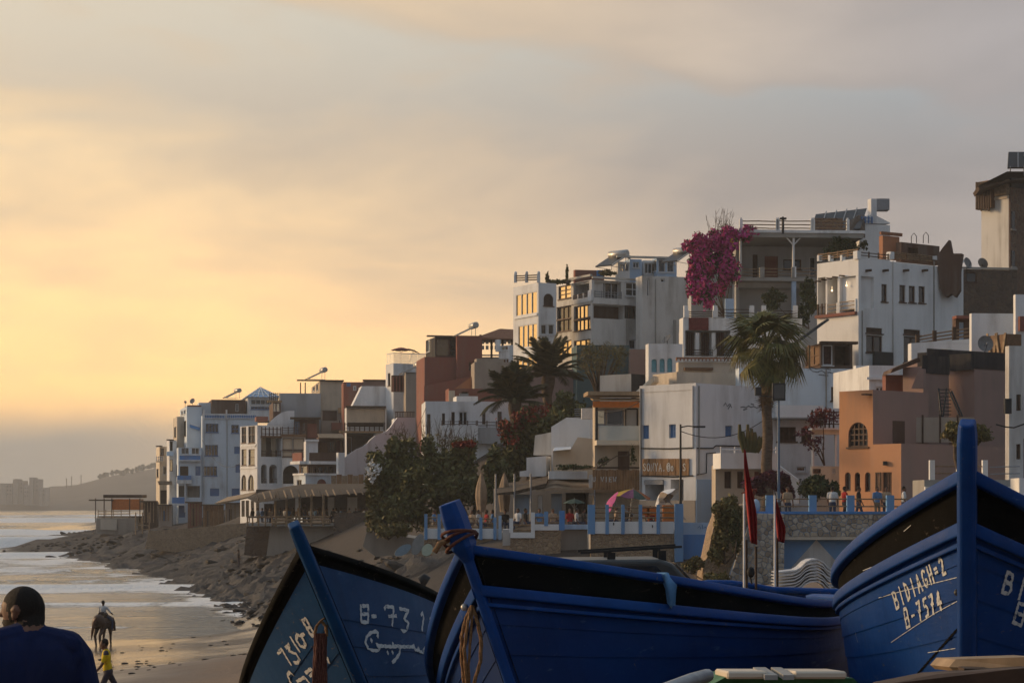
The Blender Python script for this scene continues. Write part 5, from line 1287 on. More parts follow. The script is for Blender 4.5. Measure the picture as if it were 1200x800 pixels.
# cafe terraces
h = thing('cafe_terrace', W(745, 650, 100), 'cafe terrace on a rubble wall with blue posts and white panels', 'terrace')
za = ZY(625, 100)
MB().box((XP(692, 100), 100, 3), (XP(800, 100) - XP(692, 100), 0, 0), (0, .5, 0), UP * (za - 3)).build('retaining_wall', 'rubble', h)
MB().box((XP(692, 100), 100.5, za - 1), (XP(830, 100) - XP(692, 100), 0, 0), (0, 9, 0), UP * 1.1).build('deck', 'concrete', h)
for k, x in enumerate((693, 711.5, 730, 750.5, 771.5)):
    MB().cbox((XP(x, 99.9), 99.95, za - .02), .17 if k else .36, .2, ZY(590.5, 100) - za).build('post', SB, h)
    xn = (711.5, 730, 750.5, 771.5, 791)[k]
    MB().box((XP(x + 1.5, 100), 99.92, za), (XP(xn - 1.5, 100) - XP(x + 1.5, 100), 0, 0), (0, .16, 0), UP * (ZY(610.8, 100) - za)).build('panel', 'white_clean', h)
    for r_ in range(3): MB().tube([(XP(x + 1, 100), 100, ZY(606.5 - 6 * r_, 100)), (XP((x + xn) / 2, 100), 100, ZY(606.2 - 6 * r_, 100)), (XP(xn - 1, 100), 100, ZY(606.5 - 6 * r_, 100))], .045, 6).build('rail', 'log', h)
MB().cbox((XP(795.5, 99.7), 99.7, 3), .42, .42, ZY(590, 99.7) - 3).build('pillar', SB, h)
MB().box((XP(800, 100), 100.1, ZY(626, 100)), (XP(835, 100) - XP(800, 100), 0, 0), (0, .3, 0), UP * (ZY(612, 100) - ZY(626, 100))).build('panel', 'paleblue', h)
MB().box((XP(800, 100), 100.05, 3), (XP(840, 100) - XP(800, 100), 0, 0), (0, .4, 0), UP * (ZY(626, 100) - 3)).build('blue_wall', 'blue', h)
strokes_on(lambda x, y: (Vector((XP(x, 100.05), 100.09, ZY(y, 100.09))), Vector((0, -1, 0))), [[(818, 618), (820, 616), (821, 619)], [(823, 615), (823.5, 619)], [(825, 618), (827, 617), (828, 619.5), (830, 618)]], .04, 'graffiti', 'shutter_blue', h)
for x, y in ((718.5, 612), (764, 615)): MB().box((XP(x, 99.9), 99.88, ZY(y + 3, 100)), (.05, 0, 0), (0, .03, 0), UP * .14).build('drain_spout', 'metal_dark', h)

h = thing('restaurant_terrace', W(640, 640, 104), 'restaurant terrace with stepped white rail walls and a grey recess', 'terrace')
zb_ = ZY(620, 104)
MB().box((XP(598, 104), 104, 3), (XP(657, 104) - XP(598, 104), 0, 0), (0, .5, 0), UP * (ZY(621, 104) - 3)).build('retaining_wall', 'rubble', h)
MB().box((XP(657, 104), 104.6, 3), (XP(692, 104) - XP(657, 104), 0, 0), (0, .5, 0), UP * (ZY(620, 104) - 3)).build('recess_wall', 'greybrown', h)
MB().box((XP(598, 105), 105.2, zb_ - 1.2), (XP(692, 104) - XP(598, 105), 0, 0), (0, 9, 0), UP * 1.0).build('deck', 'concrete', h)
MB().box((XP(598, 104), 103.9, ZY(630, 104)), (XP(625, 104) - XP(598, 104), 0, 0), (0, .2, 0), UP * (ZY(623.5, 104) - ZY(630, 104))).build('panel', 'white_clean', h)
MB().box((XP(626, 104), 103.92, ZY(621, 104)), (XP(655, 104) - XP(626, 104), 0, 0), (0, .2, 0), UP * (ZY(614, 104) - ZY(621, 104))).build('panel', 'white_clean', h)
MB().box((XP(661, 104), 104.3, ZY(620, 104)), (XP(691, 104) - XP(661, 104), 0, 0), (0, .6, 0), UP * (ZY(614.5, 104) - ZY(620, 104))).build('sill', 'paleblue', h)
for x, y0_, y1_, m_ in ((599, 607, 624, 'white_clean'), (624.5, 600, 630, 'white_clean'), (640, 599, 616, SB), (658.5, 598, 621, 'blue')):
    MB().cbox((XP(x, 104), 103.98, ZY(y1_, 104)), .2 if m_ != 'blue' else .28, .2, ZY(y0_, 104) - ZY(y1_, 104)).build('post', m_, h)
for x0_, x1_, yb in ((600, 624, 621), (625.5, 640, 612), (641, 657, 612)):
    for r_ in range(2): MB().tube([(XP(x0_, 104), 104, ZY(yb - 6 * r_, 104)), (XP(x1_, 104), 104, ZY(yb - 6 * r_, 104))], .045, 6).build('rail', 'log', h)
h = thing('beach_terrace', W(548, 645, 112), 'low beach terrace with pale blue posts above leaning surfboards', 'terrace')
MB().box((XP(497, 112), 112, 2.5), (XP(599, 112) - XP(497, 112), 0, 0), (0, .6, 0), UP * (ZY(630, 112) - 2.5)).build('retaining_wall', 'rubble', h)
MB().box((XP(497, 112), 111.92, ZY(631, 112)), (XP(588, 112) - XP(497, 112), 0, 0), (0, .22, 0), UP * (ZY(619, 112) - ZY(631, 112))).build('panel', 'white_clean', h)
for x, y0_ in ((499, 602), (514.5, 602), (531, 604), (547, 604), (563.5, 606), (580, 606), (586, 604)):
    MB().cbox((XP(x, 111.8), 111.85, ZY(632, 112)), .17, .17, ZY(y0_, 112) - ZY(632, 112)).build('post', SB if x < 585 else 'paleblue', h)
MB().box((XP(497, 112), 112.6, ZY(624, 112) - 1), (XP(599, 112) - XP(497, 112), 0, 0), (0, 6, 0), UP * 1.0).build('deck', 'concrete', h)
for r_ in range(3): MB().tube([(XP(499, 112), 112, ZY(616 - 5 * r_, 112)), (XP(540, 112), 112, ZY(616.5 - 5 * r_, 112)), (XP(580, 112), 112, ZY(618 - 5 * r_, 112))], .04, 6).build('rail', 'log', h)
MB().box((XP(589, 108), 108, 3), (XP(599, 108) - XP(589, 108), 0, 0), (0, 3, 0), UP * (ZY(620, 108) - 3)).build('stair_gate', 'grey', h)
# cafe building behind the terraces
h = house('cafe_building', 'low dim cafe with pale doors under a drooping tan canopy', 'cafe', W(640, 600, 122))
b = Block(h, 578, 582, 752, 572, 625, 121, 4, 'greybrown', [('R', 604, 622, 579, 602, 'open', {'d': .6, 'm': 'paleblue'}), ('R', 630, 636, 580, 602, 'shut', {'m': 'frame_white'}), ('R', 646, 659, 578, 602, 'open', {'d': .4, 'm': 'paleblue'}), ('R', 663, 690, 577, 602, 'open', {'d': 2, 'm': 'interior'}), ('R', 700, 745, 577, 602, 'open', {'d': 2, 'm': 'interior'})], par=0, roofm='thatch')
for pl, m_ in (([(580, 578), (604, 575), (627, 569), (640, 566), (640, 570), (604, 579), (580, 580)], 'thatch'), ([(628, 574), (650, 570.5), (668, 573), (695, 573), (747, 574), (747, 577), (668, 577), (650, 574), (629, 576)], 'canvas')):
    MB().prism([W(x, y, 112) for x, y in pl], (.3, 5, .6)).build('canopy', m_, h)
for x in (581, 603, 622, 697): MB().tube([W(x, 612, 112), W(x, 555 if x < 690 else 572, 112)], .06, 6).build('pole', 'metal_grey', h)

# far wooden cafe, sea walls and shacks
h = house('beach_hut', 'dark flat roofed hut with an orange sheet on a stilted deck', 'hut', W(145, 615, 290))
MB().box(W(121, 583, 290), (5.6, 0, 0), (0, 4, 0), UP * .45).build('roof', 'wood_dark', h); MB().box(W(104, 586.5, 288), (3.4, 0, 0), (0, 2.5, 0), UP * .2).build('roof', 'thatch', h)
MB().box(W(131, 597, 289), (4.1, 0, 0), (0, .15, 0), UP * 1.55).build('wall', 'orange_cloth', h)
MB().box(W(150, 597, 290), (1.8, 0, 0), (0, 2.5, 0), UP * 1.55).build('wall', 'wood', h)
for x in (112, 122, 131, 152, 164): MB().tube([W(x, 612, 289), W(x, 583.5, 289)], .08, 6).build('post', 'wood_dark', h)
MB().box(W(114, 606, 288), (7.2, 0, 0), (0, 4, 0), UP * .2).build('deck', 'wood_dark', h)
for k in range(3): MB().tube([W(115, 605 - 3 * k, 288), W(152, 605 - 3 * k, 288)], .06, 6).build('rail', 'wood_pale', h)
for x in (115, 124, 133, 142, 152): MB().tube([W(x, 606, 288), W(x, 597, 288)], .06, 5).build('rail_post', 'wood_pale', h)
h = house('concrete_base', 'weathered concrete foundation under the orange sheeted hut', 'wall', W(125, 625, 287))
MB().prism([W(113, 606.5, 287), W(160, 606.5, 287), W(163, 628, 287), W(112, 624, 287)], (0, 5, 0)).build('wall', 'greybrown', h)
MB().prism([W(118, 608, 286.9), W(137, 608, 286.9), W(137, 621, 286.9), W(118, 620, 286.9)], (0, -.2, 0)).build('patch', 'offwhite', h)
rs = random.Random(21)
SHK = [('brown plank beach shack beside the white stilts', 166, 184, 588, 612, 281, 'wood_dark'), ('dim beach shack with a blue door below the cream house', 184, 201, 592, 610, 276, 'greybrown'), ('rusty red beach shack below the blue shuttered block', 218, 236, 589, 616, 268, 'redbrown'), ('reed walled shack below the tall white block', 236, 262, 592, 622, 262, 'bamboo'), ('low grey shack near the tan lean to roof', 262, 286, 590, 620, 256, 'greybrown')]
for lab, l_, r_, t_, bo, D_, m_ in SHK:
    h = house('beach_shack', lab, 'shack', W((l_ + r_) / 2, bo, D_))
    bb = Block(h, l_, l_ + 2, r_, t_, bo + 8, D_, 8, m_, [('R', l_ + 6, l_ + 10, t_ + 6, bo, 'door', {'m': 'frame_blue' if 'blue door' in lab else 'dark_brown'})], par=0, roofm='thatch')
    bb.box('R', l_ - 1, r_ + 1, t_ - 1.5, t_ + .2, .9, 'roof_slab', 'thatch')
    for k in range(4): bb.box('R', l_ + 3 + k * (r_ - l_ - 4) / 4, l_ + 4 + k * (r_ - l_ - 4) / 4, t_ + .3, bo, .12, 'post', 'wood_pale')
h = house('stilt_stage', 'pale timber stair frame standing over the rocks', 'stair', W(167, 640, 270))
for x in (159, 167, 175): MB().tube([W(x, 634, 270), W(x, 600, 270)], .09, 6).build('post', 'wood_pale', h)
for y in (615, 619.5): MB().tube([W(159, y, 270), W(175, y + .5, 270)], .07, 6).build('rail', 'wood_pale', h)
def wall_prism(lab, cat, pl, D, m_, dep=4, name='sea_wall'):
    h = house(name, lab, cat, W(sum(p[0] for p in pl) / len(pl), max(p[1] for p in pl), D))
    MB().prism([W(x, y, D) for x, y in pl], (.5, dep, 0)).build('wall', m_, h); return h
wall_prism('plain concrete sea wall under the log rail cafe', 'wall', [(312, 652), (317, 616), (391, 614), (391, 660)], 172, 'greybrown', 6)
wall_prism('dark stone sea wall beside the concrete one', 'wall', [(286, 650), (289, 617), (318, 616), (311, 652)], 176, 'brown_stone', 6)
wall_prism('long rubble wall below the reed shacks', 'wall', [(170, 642), (174, 622), (230, 618), (290, 612), (288, 650), (240, 652)], 226, 'rubble', 6)
wall_prism('shadowy stone steps wall beside the spreading tree', 'wall', [(391, 640), (391, 605), (430, 604), (436, 632)], 170, 'brown_stone', 6)
wall_prism('earth bank wall under the spreading tree', 'wall', [(425, 640), (430, 622), (470, 628), (498, 632), (498, 648), (440, 652)], 118, 'greybrown', 4)
# log rail cafe
h = house('pergola_cafe', 'beach cafe with a long reed roof on thin posts and a log rail', 'cafe', W(345, 612, 176))
MB().prism([W(289, 583, 172), W(320, 576, 174), W(345, 572.5, 176), (W(345, 572.5, 176) + W(430, 572, 176)) / 2, W(430, 572, 176), W(430, 576.5, 174), W(352, 583, 170), W(300, 589, 170)], (.2, 7, .5)).build('roof', 'thatch', h)
for k in range(16):
    MB().tube([W(300 + k * 8.2, 577.5 - min(k, 5) * .7 + rs.uniform(-.5, .5), 171.6), W(303 + k * 8.2, 585 - k * .4 + rs.uniform(-1, 1), 169.8)], .07, 5).build('reed_bundle', 'wood_pale' if k % 3 else 'thatch', h)
for x in (323, 336, 351, 365, 379): MB().tube([W(x, 617, 171), W(x, 579, 171)], .1, 6).build('post', 'wood_pale', h)
MB().box(W(288, 616, 171), (7.6, 0, 0), (0, 9, 0), UP * .25).build('deck', 'concrete', h)
for k in range(3): MB().tube([W(289 if k == 2 else 319, 613.5 - 4 * k, 171), W(345, 612.5 - 3.7 * k, 171), W(387, 613 - 4 * k, 171)], .09, 6).build('rail', 'wood_pale', h)
for x in (290, 296, 303, 311, 319): MB().tube([W(x, 616, 171), W(x, 604.5, 171)], .07, 5).build('rail_post', 'wood_pale', h)
MB().prism([W(251, 589.5, 184), W(280, 584, 184), W(291, 581.5, 184), W(291, 583.5, 184), W(256, 591, 184)], (.5, 5, .6)).build('lean_to_roof', 'tan', h)
for x in (283, 288, 294, 300): MB().box(W(x, 605, 180), (.28, 0, 0), (0, .1, 0), UP * 1.45).build('screen_board', 'wood_pale', h)
MB().box(W(300, 604, 182), (12.5, 0, 0), (0, .3, 0), UP * 2.4).build('back_wall', 'interior', h)
MB().box(W(308, 590, 181.6), (1.0, 0, 0), (0, .2, 0), UP * .5).build('shelf', 'frame_white', h)
for x, w__ in ((303, .5), (346, .5), (384, .6), (407, .9)): MB().box(W(x, 604, 181.7), (w__, 0, 0), (0, .15, 0), UP * 1.7).build('white_panel', 'white_clean', h)
MB().box(W(391, 604.5, 171.5), (3.4, 0, 0), (0, 6, 0), UP * .3).build('deck', 'brown_stone', h)

# shore rocks
plain('rock', (.032, .023, .016), .8, .45, 1.6, bump=.8, bd=.15)
plain('rock_pale', (.058, .045, .034), .8, .4, 1.6, bump=.8, bd=.15)
def rock_mesh(seed, nm, sd=2):
    rg_ = random.Random(seed); bm = bmesh.new(); bmesh.ops.create_icosphere(bm, subdivisions=sd, radius=1)
    for v in bm.verts:
        n_ = noise.fractal(v.co * 1.1 + Vector((seed * 3.1, 0, 0)), 1, 2, 3)
        v.co *= 1 + .45 * n_
        for ax in range(3): v.co[ax] = round(v.co[ax] * 2.2 + rg_.uniform(-.05, .05), 0) / 2.2 * .35 + v.co[ax] * .65
    me = bpy.data.meshes.new(nm); bm.to_mesh(me); bm.free(); me.materials.append(M('rock' if seed % 3 else 'rock_pale')); return me
RMS = [rock_mesh(i + 1, 'rock') for i in range(6)]; RSS = [rock_mesh(i + 11, 'rock', 1) for i in range(6)]
rg = random.Random(5); cnt = 0; small = []
while cnt < 110 or len(small) < 3200:
    k = rg.random() * (len(RK) - 1); i = int(k); f_ = k - i
    c = RK[i] * (1 - f_) + RK[i + 1] * f_
    x, y = c[0] + rg.gauss(0, .55) * c[2] * 1.0, c[1] + rg.gauss(0, .5) * c[2]
    z = gz(x, y)
    if z < -.9 or z > 3.6: continue
    D_ = y; big_ = rg.random() < .3
    s_ = (rg.uniform(.3, .65) if big_ else rg.uniform(.1, .32)) * (1 + (D_ - 140) / 300)
    if big_ and cnt < 110:
        o = link('rock', RMS[cnt % 6]); cnt += 1
        o.location = (x, y, z + .1); o.scale = (s_ * rg.uniform(.9, 1.7), s_ * rg.uniform(.7, 1.2), s_ * rg.uniform(.22, .5))
        o.rotation_euler = (rg.uniform(-.35, .1), rg.uniform(.05, .5), rg.uniform(-.6, .9))
        tag(o, 'rough brown shore rock lying between the surf and the sea walls', 'rock', 'rocks along the shore')
    elif not big_ and len(small) < 3200: small.append((x, y, z, s_))
mb = MB()
for x, y, z, s_ in small:
    me = RSS[rg.randrange(6)]; rot = Matrix.Rotation(rg.uniform(0, 6), 3, 'Z')
    mb.add([Vector((x, y, z + .05)) + rot @ Vector((v.co.x * s_ * 1.3, v.co.y * s_, v.co.z * s_ * .55)) for v in me.vertices], [tuple(p.vertices) for p in me.polygons])
tag(mb.build('small_rocks', 'rock'), 'scattered small stones between the shore rocks', 'stones', kind='stuff')
# pebbles and weed on the wet sand
mb = MB()
for k in range(150):
    y = rg.uniform(60, 125); x = -6 - rg.random() * 16 * (y / 110)
    s_ = rg.uniform(.03, .10); z = gz(x, y)
    if z < .1: continue
    mb.sphere((x, y, z + s_ * .1), s_, 6, 4, (1.5, 1, .4))
tag(mb.build('beach_pebbles', 'rock'), 'dark pebbles and weed strewn over the wet sand', 'pebbles', kind='stuff')

# ------------------------------------------------------------------ vegetation
leafy('leaf_dark', ((.042, .050, .018), (.155, .15, .05), (.19, .16, .06)))
leafy('leaf_green', ((.025, .04, .014), (.075, .085, .028), (.05, .06, .02)))
leafy('leaf_olive', ((.075, .072, .026), (.18, .15, .05), (.22, .15, .055)))
leafy('petal_magenta', ((.28, .02, .12), (.55, .05, .26), (.42, .06, .07)))
leafy('petal_red', ((.12, .012, .010), (.26, .035, .015), (.06, .03, .015)))
leafy('petal_plum', ((.06, .015, .025), (.13, .03, .05), (.05, .02, .02)))
leafy('frond_date', ((.035, .036, .015), (.10, .088, .034), (.13, .10, .04)))
leafy('frond_fan', ((.06, .07, .022), (.17, .155, .045), (.24, .18, .07)))
leafy('frond_dead', ((.09, .06, .035), (.17, .11, .06), (.06, .04, .025)))
plain('bark', (.13, .09, .06), .95, .4, 6, bump=.9, bd=.04)
plain('bark_palm', (.17, .12, .085), .95, .45, 7, bump=1, bd=.05, stretch=(.4, .4, 3))
def leaf_mesh(name, ells, n, size, mat, seed, flat=0., shell=.55, asp=.5):
    """many separate small leaf faces through a set of ellipsoids (centre, radii)"""
    rg_ = np.random.default_rng(seed)
    vol = np.array([e[1][0] * e[1][1] * e[1][2] for e in ells]) ** .75
    idx = rg_.choice(len(ells), n, p=vol / vol.sum())
    C = np.array([e[0] for e in ells], float)[idx]; Rr = np.array([e[1] for e in ells], float)[idx]
    d = rg_.normal(size=(n, 3)); d /= np.linalg.norm(d, axis=1, keepdims=True)
    r_ = shell + (1 - shell) * rg_.random((n, 1)) ** .6
    r_ *= 1 + .16 * rg_.normal(size=(n, 1))
    P = C + d * r_ * Rr
    a = rg_.normal(size=(n, 3)); a[:, 2] *= (1 - flat); a /= np.linalg.norm(a, axis=1, keepdims=True)
    b_ = np.cross(a, rg_.normal(size=(n, 3))); b_ /= np.linalg.norm(b_, axis=1, keepdims=True)
    s = size * (.5 + rg_.random((n, 1)))
    V = np.stack([P - a * s, P + b_ * s * asp, P + a * s, P - b_ * s * asp], 1).reshape(-1, 3)
    me = bpy.data.meshes.new(name)
    me.vertices.add(4 * n); me.vertices.foreach_set('co', V.ravel())
    me.loops.add(4 * n); me.loops.foreach_set('vertex_index', np.arange(4 * n, dtype=np.int32))
    me.polygons.add(n); me.polygons.foreach_set('loop_start', np.arange(n, dtype=np.int32) * 4); me.polygons.foreach_set('loop_total', np.full(n, 4, dtype=np.int32))
    at_ = me.attributes.new('tone', 'FLOAT', 'POINT')
    tone = np.clip(rg_.random(n) * .55 + .45 * rg_.random(len(ells))[idx], 0, 1); at_.data.foreach_set('value', np.repeat(tone, 4))
    me.materials.append(M(mat)); me.update(); me.validate()
    return me
def clumps(ells, seed, k=9, f=.36):
    rg_ = random.Random(seed); out = []
    for c, r_ in ells:
        out.append((c, tuple(x * .72 for x in r_)))
        for i in range(k):
            d = Vector((rg_.gauss(0, 1), rg_.gauss(0, 1), rg_.gauss(.25, 1))).normalized(); q = f * rg_.uniform(.6, 1.25)
            out.append(((c[0] + d.x * r_[0] * .82, c[1] + d.y * r_[1] * .82, c[2] + d.z * r_[2] * .82), tuple(x * q for x in r_)))
    return out
def put(name, me, root, world=True):
    o = link(name, me, root); o.location = -Vector(root.location) if world else (0, 0, 0); return o
def ell(px, py, D, rx, rz, ry=None): return (tuple(W(px, py, D)), (rx * D / F, (ry or rx) * D / F, rz * D / F))
def limb_tree(name, label, base, ells, n, size, mat, seed, extra=(), cat='tree', group=None):
    base = Vector(base); rt = thing(name, base, label, cat, group)
    rg_ = random.Random(seed); mb = MB()
    for e in ells:
        c = Vector(e[0]); m_ = base.lerp(c, .5) + Vector((rg_.uniform(-.3, .3), rg_.uniform(-.3, .3), rg_.uniform(-.2, .3)))
        r0 = .16 if cat == 'tree' else .05
        mb.tube([base, base.lerp(m_, .5) + Vector((rg_.uniform(-.1, .1), 0, 0)), m_, c, c + Vector((0, 0, e[1][2] * .5))], [r0, r0 * .8, r0 * .6, r0 * .35, r0 * .12], 6)
        for k in range(5):
            q = c + Vector((rg_.uniform(-1, 1) * e[1][0], rg_.uniform(-1, 1) * e[1][1], rg_.uniform(-.2, 1) * e[1][2]))
            mb.tube([m_.lerp(c, .6), (m_.lerp(c, .6)).lerp(q, .6) + Vector((0, 0, .1)), q], [r0 * .3, r0 * .2, r0 * .06], 5)
    mb.build('trunk' if cat == 'tree' else 'stem', 'bark', rt)
    put('crown' if cat == 'tree' else 'foliage', leaf_mesh(name, clumps(ells, seed), int(n * 1.35), size, mat, seed, shell=.35), rt)
    for k, (nm, es, nn, sz, mt) in enumerate(extra): put(nm, leaf_mesh(nm, clumps(es, seed), nn, sz, mt, seed + 50 + k), rt)
    return rt
DT = 128.
limb_tree('spreading_tree', 'broad dark evergreen tree leaning over the beach wall', W(470, 628, DT), [ell(448, 575, DT, 24, 40), ell(470, 548, DT, 24, 32), ell(490, 575, DT - 2, 28, 38), ell(462, 600, DT - 3, 26, 24), ell(440, 545, DT + 1, 12, 16), ell(505, 545, DT, 20, 28)], 7500, .17, 'leaf_dark', 31)
limb_tree('spreading_tree', 'dense dark tree between the closed parasols and the white balcony house', W(550, 612, DT), [ell(530, 550, DT, 26, 32), ell(555, 575, DT - 2, 30, 26), ell(580, 555, DT + 1, 20, 30), ell(520, 585, DT - 1, 24, 24)], 6500, .17, 'leaf_dark', 32)
limb_tree('spreading_tree', 'shadowy tree below the red flowering shrub', W(600, 610, DT + 6), [ell(598, 545, DT + 6, 22, 30), ell(622, 520, DT + 6, 20, 24), ell(660, 485, DT + 12, 26, 22), ell(640, 500, DT + 10, 24, 22)], 5500, .18, 'leaf_dark', 33)
limb_tree('flowering_shrub', 'red flowering shrub beside the palm trunks', W(600, 540, DT + 8), [ell(600, 510, DT + 5, 16, 18), ell(620, 490, DT + 5, 16, 16)], 1600, .18, 'leaf_dark', 34, [('flowers', [ell(598, 508, DT + 4.4, 17, 18), ell(620, 488, DT + 4.4, 18, 12), ell(635, 482, DT + 5, 14, 9)], 620, .13, 'petal_red')], 'shrub')
limb_tree('flowering_shrub', 'small red blossom patch on top of the dark tree', W(548, 540, DT - 3), [ell(548, 526, DT - 3, 14, 7)], 300, .15, 'leaf_dark', 35, [('flowers', [ell(545, 521, DT - 3.4, 14, 5)], 420, .13, 'petal_red')], 'shrub')
# bare twig shrubs against the white house
def twig(label, px, py, D, n, hgt, seed, mat='bark'):
    rg_ = random.Random(seed); b0 = W(px, py, D); mb = MB()
    for k in range(n):
        x = b0 + Vector((rg_.uniform(-.9, .9), rg_.uniform(-.2, .2), 0)); q = x + Vector((rg_.uniform(-.5, .5), 0, hgt * rg_.uniform(.6, 1)))
        mb.tube([x, x.lerp(q, .5) + Vector((rg_.uniform(-.15, .15), 0, 0)), q], [.03, .02, .008], 4)
        for j in range(4):
            s_ = x.lerp(q, rg_.uniform(.3, .9)); mb.tube([s_, s_ + Vector((rg_.uniform(-.4, .4), rg_.uniform(-.2, .2), rg_.uniform(.1, .5)))], [.014, .005], 4)
    rt = thing('bare_shrub', b0, label, 'shrub'); mb.build('twigs', mat, rt)
    put('foliage', leaf_mesh('bare_shrub', [(tuple(b0 + UP * hgt * .25), (1.0, .4, hgt * .25))], 160, .1, 'leaf_olive', seed), rt)
twig('bare grey twigs rising in front of the slit windows', 512, 528, 140, 16, 2.4, 41)
twig('bare twigs on the swept white garden wall', 470, 520, 170, 12, 1.9, 42)
twig('thin bare branches arching over the bougainvillea roof', 845, 282, DF + 4, 14, 2.6, 43)
twig('sparse twigs at the foot of the lower white balcony', 545, 524, 138, 10, 1.6, 44)
limb_tree('low_bush', 'olive bush on the earth bank by the beach', W(455, 632, 117), [ell(450, 622, 117, 16, 10), ell(435, 612, 118, 9, 14), ell(470, 620, 117, 14, 9)], 1400, .12, 'leaf_olive', 36, (), 'shrub')
limb_tree('low_bush', 'white blossomed bush at the terrace corner', W(437, 590, 126), [ell(436, 560, 125, 8, 18), ell(438, 585, 125, 8, 18)], 700, .13, 'leaf_olive', 37, [('flowers', [ell(437, 552, 124.6, 9, 14)], 120, .12, 'white_paint')], 'shrub')
# bougainvillea draped over the terraced house
e_b = [ell(832, 300, DF + 1, 24, 24), ell(846, 282, DF + 1, 18, 14), ell(820, 320, DF, 16, 24), ell(826, 345, DF - 1, 15, 20), ell(850, 315, DF + .5, 14, 30), ell(868, 275, DF + 2, 22, 8), ell(808, 335, DF - .5, 7, 18), ell(816, 290, DF + .5, 14, 14)]
limb_tree('bougainvillea', 'huge magenta bougainvillea cascading from the grey terrace roof', W(850, 372, DF + 1), e_b, 5200, .16, 'leaf_green', 38, [('flowers', [(e[0][0:1] + (e[0][1] - .5,) + e[0][2:], tuple(x * 1.06 for x in e[1])) for e in e_b], 4800, .15, 'petal_magenta')], 'shrub')
limb_tree('potted_plants', 'leafy potted plants crowding the upper terrace corner', W(978, 300, DF + 2), [ell(972, 297, DF, 10, 12), ell(985, 288, DF + 2, 12, 10), ell(1000, 292, DF + 3, 8, 9), ell(1012, 288, DF + 5, 5, 7)], 1300, .13, 'leaf_green', 39, (), 'plant')
limb_tree('climbing_plant', 'tall climbing plants beside the paler column of the dark terrace', W(948, 385, DF - 2), [ell(948, 350, DF - 2, 10, 24), ell(940, 372, DF - 2, 10, 14), ell(905, 352, DF, 14, 12)], 1700, .14, 'leaf_green', 40, (), 'plant')
# hedges and creepers on the promenade
limb_tree('round_hedge', 'clipped green hedge by the ochre house', W(955, 592, 97), [ell(952, 573, 97, 22, 15), ell(972, 575, 97, 12, 12)], 2600, .10, 'leaf_green', 45, (), 'hedge')
limb_tree('plum_hedge', 'dark plum flowering hedge under the fan palm', W(900, 595, 98), [ell(884, 568, 98, 16, 12), ell(905, 563, 98, 18, 11), ell(922, 572, 98, 10, 14)], 2300, .11, 'petal_plum', 46, [('flowers', [ell(878, 580, 97, 10, 8)], 220, .1, 'petal_red')], 'hedge')
limb_tree('hanging_creeper', 'tan green creeper hanging down the rough stone pier', W(850, 660, 90.5), [ell(852, 600, 91, 16, 22), ell(846, 630, 90.7, 12, 26), ell(864, 625, 90.4, 9, 26), ell(838, 650, 90.6, 9, 12)], 4200, .10, 'leaf_olive', 47, (), 'creeper')
limb_tree('hanging_creeper', 'mossy strip of creeper on the slanting stone pier', W(862, 655, 90), [ell(861, 625, 90.0, 5.5, 28)], 1100, .085, 'leaf_green', 48, (), 'creeper')
limb_tree('low_bush', 'scrubby bush at the foot of the blue wall', W(812, 672, 92), [ell(812, 662, 92, 13, 9), ell(838, 682, 90, 18, 10)], 1500, .10, 'leaf_olive', 49, (), 'shrub')
limb_tree('pergola_vine', 'bare red vine over the flowering roof pergola', W(966, 545, 106), [ell(964, 490, 105.5, 18, 11), ell(955, 520, 106, 12, 10), ell(940, 508, 105.5, 12, 4)], 650, .08, 'petal_plum', 50, [('flowers', [ell(948, 500, 105, 10, 3), ell(965, 483, 105, 14, 5)], 120, .08, 'petal_red')], 'vine')
limb_tree('low_bush', 'balcony planter greenery on the glazed front house', W(700, 548, 110), [ell(672, 547, 112, 22, 3), ell(708, 541, 111, 6, 6), ell(742, 533, 110.6, 3, 14)], 700, .08, 'leaf_green', 51, (), 'plant')
limb_tree('roof_planting', 'scruffy plants along the roof terrace of the weathered white block', W(665, 330, DG + 5), [ell(648, 331, DG + 4, 10, 3), ell(664, 330, DG + 4, 6, 4), ell(712, 320, DG + 4.5, 10, 4)], 600, .12, 'leaf_dark', 52, (), 'plant')
for px, py in ((679, 312), (697, 312)):
    pass
limb_tree('cypress', 'slim potted cypress on the weathered white roof', W(664, 332, DG + 3), [ell(664.3, 320, DG + 3, 1.6, 9)], 260, .09, 'leaf_dark', 53, (), 'tree')
limb_tree('cypress', 'short dark cypress on the gold windowed corner tower roof', W(641.5, 334, DG + 3), [ell(641.5, 326, DG + 3, 2.2, 7)], 260, .09, 'leaf_dark', 54, (), 'tree')
# umbrella shaped clipped tree behind the near boat
rt = limb_tree('parasol_tree', 'umbrella shaped clipped tree behind the stem of the nearest boat', W(1132, 575, 84), [ell(1132, 510, 84, 29, 11), ell(1120, 506, 84, 18, 11), ell(1146, 508, 84, 18, 11)], 3600, .085, 'leaf_olive', 55)
# shrubs on the headland ridge
for k in range(16):
    px = 118 + k * 4.6 + random.uniform(-2, 2); py = np.interp(px, [p[0] for p in prof], [590 - p[1] for p in prof])
    limb_tree('ridge_tree', 'hazy round tree growing along the ridge of the far headland', W(px, py + 3, 2300), [ell(px, py - 2 - 3 * random.random(), 2300, 2.2 + random.random() * 1.6, 2.4 + random.random() * 1.5)], 240, 1.0, 'leaf_dark', 60 + k, (), 'tree', 'trees on the headland ridge')
